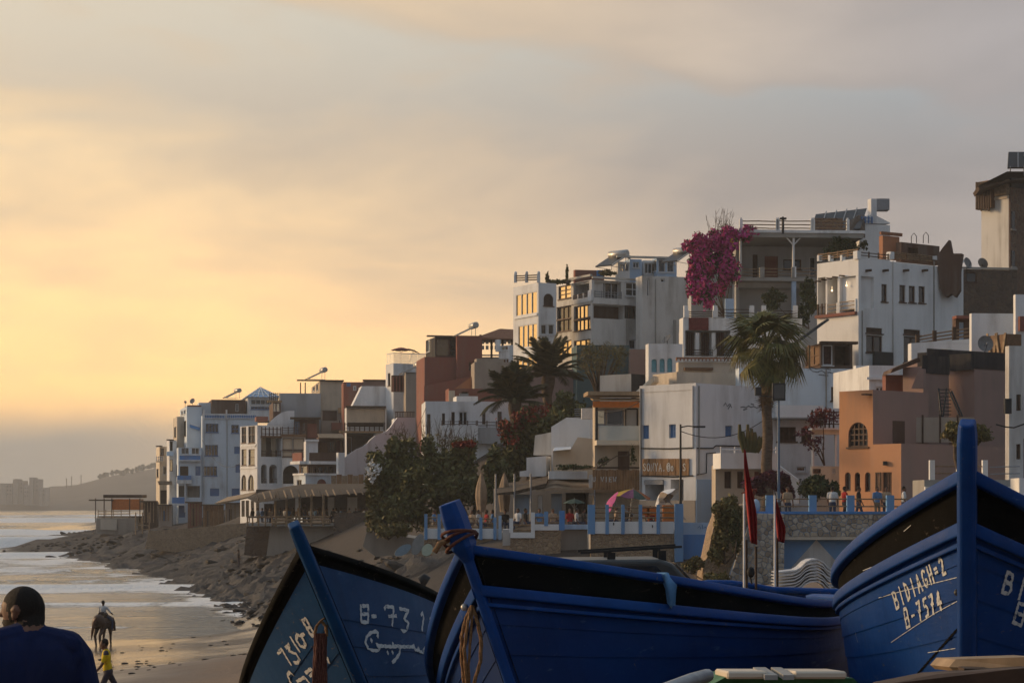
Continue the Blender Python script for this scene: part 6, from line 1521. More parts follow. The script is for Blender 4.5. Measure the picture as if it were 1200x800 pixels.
# cactus
rt = thing('cactus', W(880, 535, 103), 'tall many armed cactus on the white balcony annex', 'cactus')
for k, (x, y, bx_) in enumerate(((867, 497, 872), (871, 505, 874), (876.5, 497, 877), (881, 502, 880), (885, 506, 882), (891, 512, 884), (895, 508, 887))):
    MB().tube([W(bx_, 530, 103), W((bx_ + x) / 2 + .5, 522, 103), W(x, 512, 103), W(x - .3, y, 103)], [.1, .12, .12, .07], 8).build('arm', 'cactus_green' if 'cactus_green' in MATS else 'leaf_olive', rt)

# palms
def frond_mesh(nm, L, droop, seed, mat, wid=.27, n=30):
    rg_ = random.Random(seed); vs, fs, tn = [], [], []
    def pt(t): return Vector((L * t * (1 - .12 * t), 0, L * (.52 * t - droop * t * t)))
    for i in range(n):
        t = .08 + .92 * i / (n - 1); p = pt(t); d = (pt(min(1, t + .02)) - pt(t - .02)).normalized()
        ln = L * wid * math.sin(math.pi * min(1, .12 + t * .82)) ** .7 * rg_.uniform(.8, 1.1)
        for s_ in (-1, 1):
            e = p + d * ln * .62 + Vector((0, s_ * ln * .72, -ln * .28 + rg_.uniform(-.05, .05)))
            w_ = .022 * L / 2 + .012; b0 = len(vs)
            vs += [p - d * w_, p + d * w_, p.lerp(e, .6) + d * w_ + Vector((0, 0, .03)), e, p.lerp(e, .6) - d * w_ * .8]
            fs.append((b0, b0 + 1, b0 + 2, b0 + 3, b0 + 4)); tn += [rg_.random()] * 5
    b0 = len(vs); m_ = 8
    for i in range(m_ + 1):
        p = pt(i / m_); r_ = .045 * (1 - .8 * i / m_); vs += [p + Vector((0, r_, 0)), p + Vector((0, -r_, 0)), p + Vector((0, 0, -r_))]; tn += [1.] * 3
    for i in range(m_):
        for k in range(3): fs.append((b0 + 3 * i + k, b0 + 3 * i + (k + 1) % 3, b0 + 3 * i + 3 + (k + 1) % 3, b0 + 3 * i + 3 + k))
    me = bpy.data.meshes.new(nm); me.from_pydata([tuple(v) for v in vs], [], fs); me.attributes.new('tone', 'FLOAT', 'POINT').data.foreach_set('value', tn)
    me.materials.append(M(mat)); return me
FD = [frond_mesh('frond', 3.3, d_, i, 'frond_date') for i, d_ in enumerate((.30, .45, .22, .6))]
def date_palm(label, px, pytop, pybase, D, nf, seed, sc=1.):
    rg_ = random.Random(seed); base = W(px, pybase, D); top = W(px, pytop, D); rt = thing('date_palm', base, label, 'palm')
    N = 14; MB().tube([base.lerp(top, i / N) + Vector((.06 * math.sin(i), 0, 0)) for i in range(N + 1)], [.34 * sc + .05 * (i % 2) + (.14 if i > N - 3 else 0) for i in range(N + 1)], 10).build('trunk', 'bark_palm', rt)
    for k in range(nf):
        o = link('frond', FD[rg_.randrange(4)], rt); o.location = top - base
        f_ = k / nf; o.rotation_euler = (rg_.uniform(-.3, .3), -R(72) + R(92) * f_ + rg_.uniform(-.12, .12), k * 2.39996 + rg_.uniform(-.2, .2))
        s_ = sc * rg_.uniform(.85, 1.1); o.scale = (s_, s_, s_)
    return rt
date_palm('tallest date palm with stiff arching fronds before the gold windows', 642, 440, 545, 146, 44, 1, 1.0)
date_palm('lower date palm leaning beside the slit windowed house', 603, 470, 540, 142, 40, 2, .9)
# long spindly branched tree next to them
rt = thing('dragon_tree', W(703, 470, 150), 'spiky fan branched tree below the green blue wall', 'tree'); rg_ = random.Random(8)
mb = MB(); tips = []
for k in range(26):
    a = W(703, 472, 150); e = W(703 + rg_.uniform(-26, 26), 408 + rg_.uniform(0, 26), 150 + rg_.uniform(-1.4, 1.4)); mb.tube([a, a.lerp(e, .4) + UP * .25, e], [.1, .06, .02], 5); tips.append(e)
mb.build('trunk', 'bark', rt); put('crown', leaf_mesh('dragon_tree', [(tuple(t), (.55, .5, .6)) for t in tips], 1500, .2, 'leaf_olive', 90, 0, .1, .12), rt)
# fan palm
def fan_mesh(nm, seed, mat, hang=0.):
    rg_ = random.Random(seed); vs, fs, tn = [], [], []; n = 26
    for i in range(n):
        a = R(-105 + 210 * i / (n - 1)); ln = (.95 - .25 * abs(a) / 1.8) * rg_.uniform(.85, 1.08)
        d = Vector((math.cos(a), math.sin(a), 0)); s_ = Vector((-d.y, d.x, 0)); c = Vector((.9, 0, 0))
        b0 = len(vs); md = c + d * ln * .6 + UP * (.04 - .12 * ln); e = c + d * ln + UP * (-.38 * ln - hang + rg_.uniform(-.08, .08))
        vs += [c, md - s_ * .042, e, md + s_ * .042]; fs.append((b0, b0 + 1, b0 + 2, b0 + 3)); tn += [rg_.random()] * 4
    b0 = len(vs)
    for i in range(5):
        p = Vector((.9 * i / 4, 0, .1 * math.sin(i / 4 * 3.1))); r_ = .03; vs += [p + Vector((0, r_, 0)), p + Vector((0, -r_, 0)), p + Vector((0, 0, -r_))]; tn += [.8] * 3
    for i in range(4):
        for k in range(3): fs.append((b0 + 3 * i + k, b0 + 3 * i + (k + 1) % 3, b0 + 3 * i + 3 + (k + 1) % 3, b0 + 3 * i + 3 + k))
    me = bpy.data.meshes.new(nm); me.from_pydata([tuple(v) for v in vs], [], fs); me.attributes.new('tone', 'FLOAT', 'POINT').data.foreach_set('value', tn)
    me.materials.append(M(mat)); return me
FF = [fan_mesh('leaf', i, 'frond_fan', .12 + .16 * i) for i in range(3)]; FX = [fan_mesh('dead_leaf', 9 + i, 'frond_dead', .3) for i in range(2)]
DQ = 101.; base, top = W(899, 600, DQ), W(899, 408, DQ); rt = thing('fan_palm', base, 'tall fan palm with a shaggy skirt of dead leaves before the white houses', 'palm'); rg_ = random.Random(3)
MB().tube([base.lerp(top, i / 24) + Vector((.03 * math.sin(i * .7), 0, 0)) for i in range(25)], [.3 - .09 * i / 24 + .012 * (i % 2) for i in range(25)], 12).build('trunk', 'bark_palm', rt)
for k in range(46):
    o = link('leaf', FF[rg_.randrange(3)], rt); f_ = k / 46; o.location = top - base + UP * rg_.uniform(-.25, .2)
    o.rotation_euler = (rg_.uniform(-.5, .5), -R(70) + R(130) * f_ + rg_.uniform(-.15, .15), k * 2.39996 + rg_.uniform(-.25, .25)); s_ = rg_.uniform(1.05, 1.5); o.scale = (s_, s_, s_)
for k in range(22):
    o = link('dead_leaf', FX[k % 2], rt); f_ = k / 22; o.location = top - base - UP * (.35 + 1.5 * f_)
    o.rotation_euler = (rg_.uniform(-.4, .4), R(72) + R(14) * f_ + rg_.uniform(-.12, .12), k * 2.39996); s_ = rg_.uniform(.75, 1.05); o.scale = (s_, s_ * .55, s_)

# ------------------------------------------------------------------ beached boats
def paint(name, c, scuff=(.10, .17, .26), rough=.5, amt=.6):
    m, nt, b = _nt(name); co = _obj(nt)
    n1 = _noise(nt, co, 1.6, 5, .6, .4, (.35, 1, 1)); n2 = _noise(nt, co, 9, 4, .6, 0, (.15, 1, 2.2)); n3 = _noise(nt, co, 40, 3, .7)
    col = _mix(nt, _range(nt, n1, .3, .75), c, tuple(x * .55 for x in c))
    col = _mix(nt, _range(nt, n2, .66, .76, 0, amt), col, scuff)
    n4 = _noise(nt, co, 7, 4, .6, 0, (1, 1, .12)); col = _mix(nt, _range(nt, n4, .55, .75, 0, .4), col, tuple(x * .35 for x in c))
    n5 = _noise(nt, co, .9, 4, .6, .5); col = _mix(nt, _range(nt, n5, .5, .72, 0, .4), col, (c[0] * 1.2, c[1] * 1.5 + .004, c[2] * 1.2))
    col = _mix(nt, _range(nt, n3, .3, .8, 0, .25), col, tuple(x * .5 for x in c))
    chip = _math(nt, 'MULTIPLY', _range(nt, _noise(nt, co, 26, 6, .7, .6, (.5, 1, 1)), .62, .66), _range(nt, _noise(nt, co, 2.1, 3), .50, .62)); col = _mix(nt, _math(nt, 'MULTIPLY', chip, .75), col, (.13, .11, .085))
    nt.links.new(col, b.inputs['Base Color']); nt.links.new(_range(nt, n1, .2, .8, rough - .1, rough + .2), b.inputs['Roughness'])
    b.inputs['Specular IOR Level'].default_value = .16 if name != 'boat_black' else .06
    h_ = _math(nt, 'ADD', _math(nt, 'MULTIPLY', n2, .6), _math(nt, 'MULTIPLY', n3, .25)); _bump(nt, b, h_, .35, .012)
    MATS[name] = m
paint('boat_blue', (.004, .060, .27)); paint('boat_teal', (.004, .062, .185)); paint('boat_deep', (.003, .036, .165)); paint('boat_black', (.006, .006, .006), (.10, .085, .06), .8)
paint('boat_rail', (.004, .056, .25)); paint('boat_inside', (.03, .04, .06), (.2, .2, .2), .7)
plain('rope', (.30, .16, .07), .9, .35, 60, bump=.6, bd=.004, obj=True); plain('rope_red', (.13, .045, .03), .9, .3, 60, bump=.6, bd=.004, obj=True)
plain('cloth_blue', (.10, .25, .46), .8, .2, 12, obj=True)
def hullp(s, v, P):
    L, B, h0, hb, rake, fl = P
    u = min(max((s - .3) / .7, 0), 1); st = min(max((.3 - s) / .3, 0), 1); v0 = max(v, 1e-4)
    y = B * (1 - u ** (2.5 + (fl - 1.) * v0)) * v0 ** (.08 + .42 * u ** 2.6) * (1 - .35 * st * st) * min(1., v0 / .07) ** .5
    return Vector((L * s - rake * (1 - v) * u ** 4, y, (h0 + hb * u ** 2.2 + .12 * st * st) * v))
def boat(name, label, T, P, planks, rub, bandm, hullm, railm, stem_up=.16, cap=.085, capm=None, innerband=True, post=(.044, .12), slim=False):
    X, Y, Z, yaw, heel, trim = T
    Mx = Matrix.Translation((X, Y, Z)) @ Matrix.Rotation(yaw, 4, 'Z') @ Matrix.Rotation(-trim, 4, 'Y') @ Matrix.Rotation(heel, 4, 'X')
    rt = thing(name, (0, 0, 0), label, 'boat'); rt.matrix_world = Mx
    rt.location, rt.rotation_euler = Mx.to_translation(), Mx.to_euler()
    def mk(mb, nm, mt, par=rt): return link(nm, mb.mesh(nm, mt), par)
    S = [i / 44 for i in range(45)]
    def nrm_(s, v, sg):
        e = 1e-3; s_ = min(max(s, e), .985); v_ = min(max(v, 2 * e), 1 - e)
        a = hullp(s_ + e, v_, P) - hullp(s_ - e, v_, P); b_ = hullp(s_, v_ + e, P) - hullp(s_, v_ - e, P)
        n_ = a.cross(b_); n_ = n_ if n_.y > 0 else -n_; n_.normalize(); return Vector((n_.x, n_.y * sg, n_.z))
    def sp(s, v, sg, off=0.):
        p = hullp(s, v, P); return Vector((p.x, p.y * sg, p.z)) + nrm_(s, v, sg) * off
    polys = []
    lv = [0., .14, .28, .41, .53, .63, .72, .795, rub][:planks] + [rub] if planks < 9 else [0., .16, .30, .43, .55, .66, .76, rub]
    for sg in (1, -1):
        for k in range(len(lv) - 1):
            mb = MB(); a, c = lv[k], lv[k + 1]; vs, fs = [], []; nv = 3
            for s in S:
                for j in range(nv + 1):
                    v = a - (.004 if k else 0) + (c - a + .004) * j / nv
                    vs.append(sp(s, v, sg, .0075 - .0055 * j / nv))
            for s in S: vs.append(sp(s, a - (.004 if k else 0), sg, .0))
            n1 = len(S) * (nv + 1)
            for i in range(len(S) - 1):
                for j in range(nv):
                    q = (i * (nv + 1) + j, (i + 1) * (nv + 1) + j, (i + 1) * (nv + 1) + j + 1, i * (nv + 1) + j + 1)
                    fs.append(q if sg < 0 else q[::-1])
                q = (n1 + i, n1 + i + 1, (i + 1) * (nv + 1), i * (nv + 1)); fs.append(q if sg < 0 else q[::-1])
            mb.add(vs, fs, 0, False)
            polys.append(mb); mk(mb, 'plank', hullm)
        # band between the two rails
        mb = MB(); vs, fs = [], []
        for s in S:
            for j in range(3): vs.append(sp(s, rub - .01 + (1.0 - rub + .01) * j / 2, sg, -.012))
        for i in range(len(S) - 1):
            for j in range(2):
                q = (i * 3 + j, (i + 1) * 3 + j, (i + 1) * 3 + j + 1, i * 3 + j + 1); fs.append(q if sg < 0 else q[::-1])
        mb.add(vs, fs); mk(mb, 'bulwark', bandm); polys.append(mb)
        # inner face
        mb = MB(); vs, fs = [], []
        for s in S:
            for j in range(9): vs.append(sp(s, max(.03, j / 8), sg, -.06))
        for i in range(len(S) - 1):
            for j in range(8):
                q = (i * 9 + j, (i + 1) * 9 + j, (i + 1) * 9 + j + 1, i * 9 + j + 1); fs.append(q if sg > 0 else q[::-1])
        mb.add(vs, fs); mk(mb, 'lining', 'boat_inside')
        def sweep(v, hw, hh, out, nm, mt, n=12, dz=0.):
            vs, fs = [], []
            for s in S:
                p = sp(s, v, sg) + UP * dz; nn = nrm_(s, v, sg); nn.z *= .3; nn.normalize()
                for k in range(n):
                    t = 2 * math.pi * (k + .5) / n; cx, cz = math.cos(t), math.sin(t)
                    cx = math.copysign(abs(cx) ** .28, cx); cz = math.copysign(abs(cz) ** .28, cz)
                    vs.append(p + nn * (out + hw * cx) + UP * hh * cz)
            for i in range(len(S) - 1):
                for k in range(n):
                    q = (i * n + k, i * n + (k + 1) % n, (i + 1) * n + (k + 1) % n, (i + 1) * n + k); fs.append(q if sg < 0 else q[::-1])
            fs.append(tuple(range(n))); L_ = (len(S) - 1) * n; fs.append(tuple(range(L_, L_ + n))[::-1])
            mb = MB(); mb.add(vs, fs, 0, True); return mk(mb, nm, mt)
        sweep(1.0, .040, cap / 2, -.010, 'gunwale', capm or railm)
        if innerband: sweep(rub, .022, .034, .016, 'rubbing_strake', railm); sweep(rub - .045, .016, .012, .012, 'bead', railm)
    # ribs inside, thwarts, transom
    for k in range(9):
        s = .08 + .09 * k; mb = MB(); mb.tube([sp(s, max(.05, 1 - j / 8), 1, -.075) for j in range(9)] + [sp(s, max(.05, j / 8), -1, -.075) for j in range(9)], .025, 5); mk(mb, 'frame', 'boat_inside')
    for s in (.22, .45, .66):
        p = hullp(s, .74, P); mb = MB(); mb.box((p.x - .12, -p.y + .08, p.z), (.24, 0, 0), (0, 2 * p.y - .16, 0), (0, 0, .035)); mk(mb, 'thwart', 'boat_inside')
    mb = MB(); pr = [sp(0, j / 10, 1) for j in range(11)] + [sp(0, j / 10, -1) for j in range(10, -1, -1)]
    mb.prism(pr, (-.04, 0, 0)); mk(mb, 'transom', hullm)
    # stem post, keel
    vs, fs = [], []; N = 24; vt = 1 + stem_up
    for i in range(N + 1):
        v = vt * i / N; p = hullp(1., v, P); q = hullp(1., v + .01, P) - p; q.normalize(); fw = Vector((q.z, 0, -q.x))
        tp = 1 if i < N else .86
        w_, d_ = post if not (slim and v < .975) else (.03, .05)
        for a, c in ((-w_, -d_ * .55), (w_, -d_ * .55), (w_, d_ * .25), (w_ * .62, d_ * .5), (-w_ * .62, d_ * .5), (-w_, d_ * .25)):
            vs.append(p + Vector((0, a * tp, 0)) + fw * c * tp)
    for i in range(N):
        for k in range(6): fs.append((i * 6 + k, i * 6 + (k + 1) % 6, (i + 1) * 6 + (k + 1) % 6, (i + 1) * 6 + k))
    fs.append(tuple(range(N * 6, N * 6 + 6))); fs.append(tuple(range(6))[::-1])
    mb = MB(); mb.add(vs, fs); o = mk(mb, 'stem_post', railm); bv = o.modifiers.new('bevel', 'BEVEL'); bv.width = .012; bv.segments = 2; bv.limit_method = 'ANGLE'
    mb = MB(); mb.box((0, -.04, -.09), (P[0] - P[4], 0, 0), (0, .08, 0), (0, 0, .1)); mk(mb, 'keel', hullm)
    # surface to paint on
    V, Fq = [], []
    for mb in polys:
        b0 = len(V); V += [Mx @ Vector(v) for v in mb.v]; Fq += [tuple(i + b0 for i in f) for f in mb.f]
    bvh = BVHTree.FromPolygons(V, Fq)
    inv = Mx.inverted()
    def fn(px, py):
        d = (W(px, py, 10.) - Vector((0, 0, CZ))).normalized(); hit = bvh.ray_cast(Vector((0, 0, CZ)), d)
        if hit[0] is None: return None
        n_ = hit[1] if hit[1].dot(d) < 0 else -hit[1]
        return hit[0], n_
    def letters(lst, w, nm='lettering', mt='letter_white'):
        mb = MB()
        for st_ in lst:
            dn = []
            for (x0, y0), (x1, y1) in zip(st_[:-1], st_[1:]):
                m_ = max(1, int(math.hypot(x1 - x0, y1 - y0) / 1.5)); dn += [(x0 + (x1 - x0) * i / m_, y0 + (y1 - y0) * i / m_) for i in range(m_)]
            dn.append(st_[-1])
            H = [h_ for h_ in (fn(x, y) for x, y in dn) if h_]
            vs, fs = [], []
            for i, (p, n_) in enumerate(H):
                a = H[max(i - 1, 0)][0]; c = H[min(i + 1, len(H) - 1)][0]; d = (c - a)
                if d.length < 1e-6: continue
                d.normalize(); sd = d.cross(n_).normalized(); k = w * (1 + .22 * math.sin(i * 1.7 + p.x * 40))
                e = d * (w * .4 if i == len(H) - 1 else (-w * .4 if i == 0 else 0))
                vs += [inv @ (p + sd * k / 2 + n_ * .004 + e), inv @ (p - sd * k / 2 + n_ * .004 + e)]
                if len(vs) > 2: b0 = len(vs); fs.append((b0 - 4, b0 - 3, b0 - 1, b0 - 2))
            if fs: mb.add(vs, fs)
        return mk(mb, nm, mt)
    return rt, Mx, mk, fn, letters, inv
k_ = 1.1
TL = [-1.178 * k_, 18.104 * k_, 7 + (4.884 - 7) * k_, -1.468, .396, .027]; PL = [6.471 * k_, .86 * k_, .95 * k_, .871 * k_, .749 * k_, 1.349]
TM = [2.107, 17.608, 4.877, -1.862, .302, .012]; PM = [6.479, 1.388, .965, .902, .277, 1.241]
TR = [4.248, 15.838, 5.445, -1.901, -.044, -.007]; PR = [6.537, 1.157, .955, .79, .709, 1.356]
bl, MxL, mkL, fnL, letL, invL = boat('fishing_boat', 'dark teal blue fishing boat with black gunwale numbered 7310', TL, PL, 9, .95, 'boat_black', 'boat_teal', 'boat_teal', .085, .05, 'boat_black', False)
bm_, MxM, mkM, fnM, letM, invM = boat('fishing_boat', 'blue fishing boat with wide black band and rope loop at the bow', TM, PM, 9, .862, 'boat_black', 'boat_deep', 'boat_blue', .15, .058, post=(.06, .165), slim=True)
br, MxR, mkR, fnR, letR, invR = boat('fishing_boat', 'upright bright blue fishing boat lettered BIDIAGH on its bow', TR, PR, 9, .852, 'boat_black', 'boat_blue', 'boat_rail', .142, .07)
# painted registration marks
def T2(txt, a, b_, up):
    n_ = len(txt); out = []
    for k, ch in enumerate(txt):
        for st_ in GLY[ch]: out.append([(a[0] + (b_[0] - a[0]) * (k + x * .86) / n_ + up[0] * y, a[1] + (b_[1] - a[1]) * (k + x * .86) / n_ + up[1] * y) for x, y in st_])
    return out
letR(T2('BIDIAGH=2', (1051, 713), (1112, 669), (-5.5, -19)), .016)
GLY['B'] = [[(.05, 0), (.08, 1), (.6, 1), (.62, 0), (.05, 0)], [(.08, .5), (.6, .5)]]
letR(T2('B-7574', (1063, 735), (1108, 711), (-4, -21)), .017)
GLY['B'] = [[(.05, 0), (.08, 1)], [(.08, 1), (.5, .95), (.6, .75), (.5, .55), (.08, .52)], [(.08, .52), (.6, .48), (.68, .25), (.55, .03), (.05, 0)]]
letR(T2('BIDIAGH=2', (1173, 693), (1320, 748), (6, -24)), .018)
GLY['B'] = [[(.05, 0), (.08, 1), (.6, 1), (.62, 0), (.05, 0)], [(.08, .5), (.6, .5)]]
letR(T2('B-7574', (1186, 728), (1300, 776), (6, -23)), .018)
sc_ = lambda L_: [[(410 + x / 9.41, 700 + y / 9.41) for x, y in s] for s in L_]
letL(sc_([[(115, 90), (200, 90), (195, 270), (120, 268), (115, 90)], [(118, 180), (195, 178)], [(240, 205), (280, 203)], [(378, 120), (390, 95), (480, 105), (470, 200), (462, 300)], [(425, 205), (505, 200)], [(545, 120), (645, 140), (590, 230), (645, 280), (620, 355), (580, 370), (560, 345)], [(780, 190), (800, 165), (808, 220), (790, 355)], [(910, 200), (880, 230), (875, 330), (890, 370)],
]), .025)
letL(sc_([
    [(300, 425), (308, 385), (280, 370), (225, 385), (180, 430), (165, 490), (190, 545), (250, 580), (310, 578), (325, 555), (285, 515), (330, 530), (470, 540), (470, 505)], [(470, 540), (530, 530), (550, 560), (540, 620), (490, 690), (465, 710)], [(535, 540), (690, 540), (705, 525), (712, 570), (745, 580), (755, 545), (762, 590), (800, 600), (820, 550), (830, 600), (870, 605)], [(228, 462), (236, 475)], [(410, 600), (415, 612)], [(462, 595), (468, 606)]]), .025)
sc_ = lambda L_: [[(310 + x / 8., 700 + y / 8.) for x, y in s] for s in L_]
letL(sc_([[(130, 520), (165, 475), (200, 540), (250, 620)], [(205, 465), (235, 430), (235, 500), (300, 520), (330, 570), (315, 605), (285, 605)], [(250, 370), (285, 430), (330, 495)], [(310, 340), (300, 390), (340, 450), (380, 460), (385, 420), (350, 360), (310, 340)], [(350, 350), (372, 335)], [(360, 215), (390, 190), (465, 330), (445, 360), (360, 215)], [(410, 280), (435, 265)]]), .025)
letL(sc_([
    [(270, 720), (240, 690), (220, 720), (240, 780), (290, 830)], [(310, 780), (380, 740), (420, 790)], [(390, 700), (440, 660), (470, 700), (430, 730)], [(590, 560), (605, 600)], [(545, 615), (555, 640)]]), .025)
# scratches through the paint on the upright boat
for q_ in ([(1030, 700), (1058, 692), (1090, 684), (1122, 676)], [(1045, 752), (1070, 735), (1096, 718), (1122, 704)], [(1002, 738), (1006, 752)], [(1088, 764), (1120, 759)], [(1012, 668), (1022, 664)], [(1060, 622), (1068, 615)]): letR([q_], .0035, 'paint_scratch', 'letter_white')
letR([[(1075, 790), (1122, 737)]], .012, 'seam', 'boat_black')
# ropes, bolt, cloth
def onto(Mi, pts): return [Mi @ Vector(p) for p in pts]
def near(fn_, px, py, out=.03):
    h_ = fn_(px, py)
    return h_[0] + h_[1] * out if h_ else W(px, py, 11.6)
def rope(mk, Mi, pts, r, mt, nm='rope', tw=0.):
    mb = MB(); P = []
    for i in range(len(pts) - 1):
        for k in range(4): P.append(pts[i].lerp(pts[i + 1], k / 4))
    P.append(pts[-1]); Q = onto(Mi, P)
    for s_ in range(3):
        mb.tube([q + Vector((math.cos(i * .9 + s_ * 2.09), math.sin(i * .9 + s_ * 2.09), 0)) * r * .55 for i, q in enumerate(Q)], r * .62, 6)
    return mk(mb, nm, mt)
z0 = near(fnM, 553, 708, .05)
MB_ = MB(); p_ = invM @ z0; MB_.sphere(p_, .022, 10, 7); mkM(MB_, 'bolt', 'tank')
dr = z0.y - .06
rope(mkM, invM, [W(553, 709, dr), W(546, 724, dr - .02), W(541, 745, dr - .03), W(541, 770, dr - .03), W(544, 800, dr - .02), W(547, 830, dr)], .011, 'rope')
rope(mkM, invM, [W(553, 709, dr), W(548, 730, dr - .05), W(544, 760, dr - .06), W(547, 800, dr - .04), W(550, 830, dr)], .010, 'rope')
rope(mkM, invM, [W(554, 710, dr), W(560, 730, dr - .03), W(564, 750, dr - .03), W(563, 775, dr - .03), W(556, 798, dr - .02), W(550, 830, dr)], .011, 'rope')
rope(mkM, invM, [W(554, 710, dr), W(552, 740, dr - .04), W(549, 780, dr - .04), W(551, 830, dr)], .008, 'rope')
jm = MxM @ hullp(1., 1.03, PM)
for k in range(3):
    c = MxM @ hullp(1., 1.02 + .012 * k, PM); ax = [invM @ (c + (MxM.to_3x3() @ Vector((math.cos(t) * .125, math.sin(t) * .098, .03 * math.sin(t * 1 + k))))) for t in [i * math.pi / 8 for i in range(17)]]
    mkM(MB().tube(ax, .010, 6), 'lashing', 'rope_red')
e = jm + Vector((-.12, -.1, -.02)); mkM(MB().tube(onto(invM, [jm + Vector((-.07, -.05, 0)), e, e + Vector((-.03, 0, -.05))]), .018, 6), 'lashing', 'rope')
cb = [(772, 674), (782, 674), (787, 680), (790, 694), (792, 704), (787, 713), (782, 706), (780, 690), (776, 680)]
yb = (fnM(786, 700) or (Vector((0, 13, 0)),))[0].y - .09
MBc = MB(); MBc.prism([invM @ W(x, y, yb) for x, y in cb], invM.to_3x3() @ Vector((.0, .03, 0))); MBc.tube(onto(invM, [W(770, 674, yb + .05), W(780, 675, yb), W(787, 686, yb - .03), W(788, 709, yb - .02)]), [.02, .03, .035, .02], 8); o = mkM(MBc, 'rag', 'cloth_blue'); 
hL = near(fnL, 377, 728, .03); dl = hL.y - .05
rope(mkL, invL, [W(369, 742, dl), W(371, 733, dl), W(376, 727, dl), W(380, 724, dl + .02)], .010, 'rope'); rope(mkL, invL, [W(376, 727, dl), W(382, 733, dl), W(383, 745, dl)], .010, 'rope')
for k in range(7):
    x = 370 + k * 1.9; rope(mkL, invL, [W(x, 742, dl), W(x - .5, 765, dl - .02 * (k % 2)), W(x - 1 + (k - 3) * .4, 790, dl - .02), W(x - 2 + (k - 3) * .5, 830, dl)], .012, 'rope_red')
mkR(MB().sphere(invR @ near(fnR, 1126, 693, .02), .018, 8, 6), 'bolt', 'metal_dark')
# small craft pulled up in front, only their rims in view
rt = thing('green_skiff', W(930, 860, 8.4), 'cream capped rim of a small green skiff below the blue hull', 'boat')
for x0_, x1_, y_ in ((852, 900, 787), (931, 992, 787)):
    o = MB().box(W(x0_, y_ + 8, 8.35), (XP(x1_ - x0_ + 600, 8.4), 0, 0), (0, .5, -.03), UP * .032).build('gunwale', 'offwhite', rt); o.modifiers.new('bevel', 'BEVEL').width = .008
MB().box(W(896, 796, 8.3), (.055, 0, 0), (0, .4, 0), UP * .02).build('cleat', 'concrete', rt); MB().box(W(918, 796, 8.3), (.045, 0, 0), (0, .4, 0), UP * .02).build('cleat', 'concrete', rt)
MB().prism([W(826, 806, 8.5), W(850, 793, 8.45), W(1000, 794, 8.45), W(1012, 806, 8.5), W(990, 880, 8.6), W(850, 880, 8.6)], (0, .9, -.05)).build('hull', 'green', rt)
rt = thing('wooden_trestle', W(1170, 860, 7.6), 'weathered wooden trestle beams at the foot of the nearest bow', 'trestle')
o = MB().prism([W(1112, 781, 7.7), W(1120, 772, 7.7), W(1215, 769, 7.5), W(1215, 783, 7.5), W(1118, 786, 7.7)], (0, .35, -.02)).build('beam', 'wood_pale', rt)
o = MB().prism([W(1040, 801, 7.4), W(1100, 789, 7.4), W(1190, 783, 7.3), W(1215, 781, 7.3), W(1215, 806, 7.3), W(1040, 812, 7.4)], (0, .3, -.02)).build('beam', 'wood_dark', rt)
for x in (1130, 1195): MB().box(W(x, 1000, 7.55), (.09, 0, 0), (0, .1, 0), UP * (ZY(784, 7.5) - ZY(1000, 7.55))).build('leg', 'wood_dark', rt)
solo(MB().tube([W(770, 812, 7.6), W(810, 797, 7.9), W(829, 791, 8.2)], [.03, .03, .028], 10), 'grey_pole', 'metal_grey', W(800, 805, 7.9), 'grey pipe end poking up below the dark blue hull', 'pipe')

# ------------------------------------------------------------------ people and animals
for nm, c, r_ in (('skin', (.17, .085, .055), .6), ('skin_dark', (.16, .085, .055), .55), ('hair', (.012, .010, .009), .6), ('navy_shirt', (.010, .018, .065), .85), ('shirt_white', (.60, .60, .60), .85), ('shirt_red', (.35, .02, .02), .85), ('shirt_blue', (.10, .22, .42), .85), ('shirt_yellow', (.72, .50, .01), .8), ('shirt_black', (.02, .02, .022), .85), ('shirt_beige', (.42, .30, .20), .85),
                  ('jeans', (.035, .05, .10), .85), ('shorts', (.04, .035, .05), .85), ('khaki', (.24, .19, .13), .85), ('horse_coat', (.075, .038, .024), .5), ('horse_mane', (.10, .04, .02), .7), ('hoof', (.03, .025, .02), .6), ('leather', (.05, .03, .02), .6)):
    plain(nm, c, r_, .18, 14, bump=.25, bd=.006, obj=True, spec=.25)
m, nt, b = _nt('hair'); co = _obj(nt); hn = _noise(nt, co, 160, 3, .7, 0, (1, 1, .4)); nt.links.new(_mix(nt, hn, (.006, .005, .004), (.030, .022, .017)), b.inputs['Base Color']); b.inputs['Roughness'].default_value = .75; b.inputs['Specular IOR Level'].default_value = .2; _bump(nt, b, hn, 1.0, .012); MATS['hair'] = m
m, nt, b = _nt('navy_shirt'); co = _obj(nt); fold = _noise(nt, co, 3.2, 4, .55, 1.4, (1, 1, .45)); wv = _noise(nt, co, 300, 2); nt.links.new(_mix(nt, fold, (.007, .013, .05), (.013, .023, .078)), b.inputs['Base Color']); b.inputs['Roughness'].default_value = .9; b.inputs['Specular IOR Level'].default_value = .15; _bump(nt, b, _math(nt, 'ADD', fold, _math(nt, 'MULTIPLY', wv, .02)), .9, .07); MATS['navy_shirt'] = m
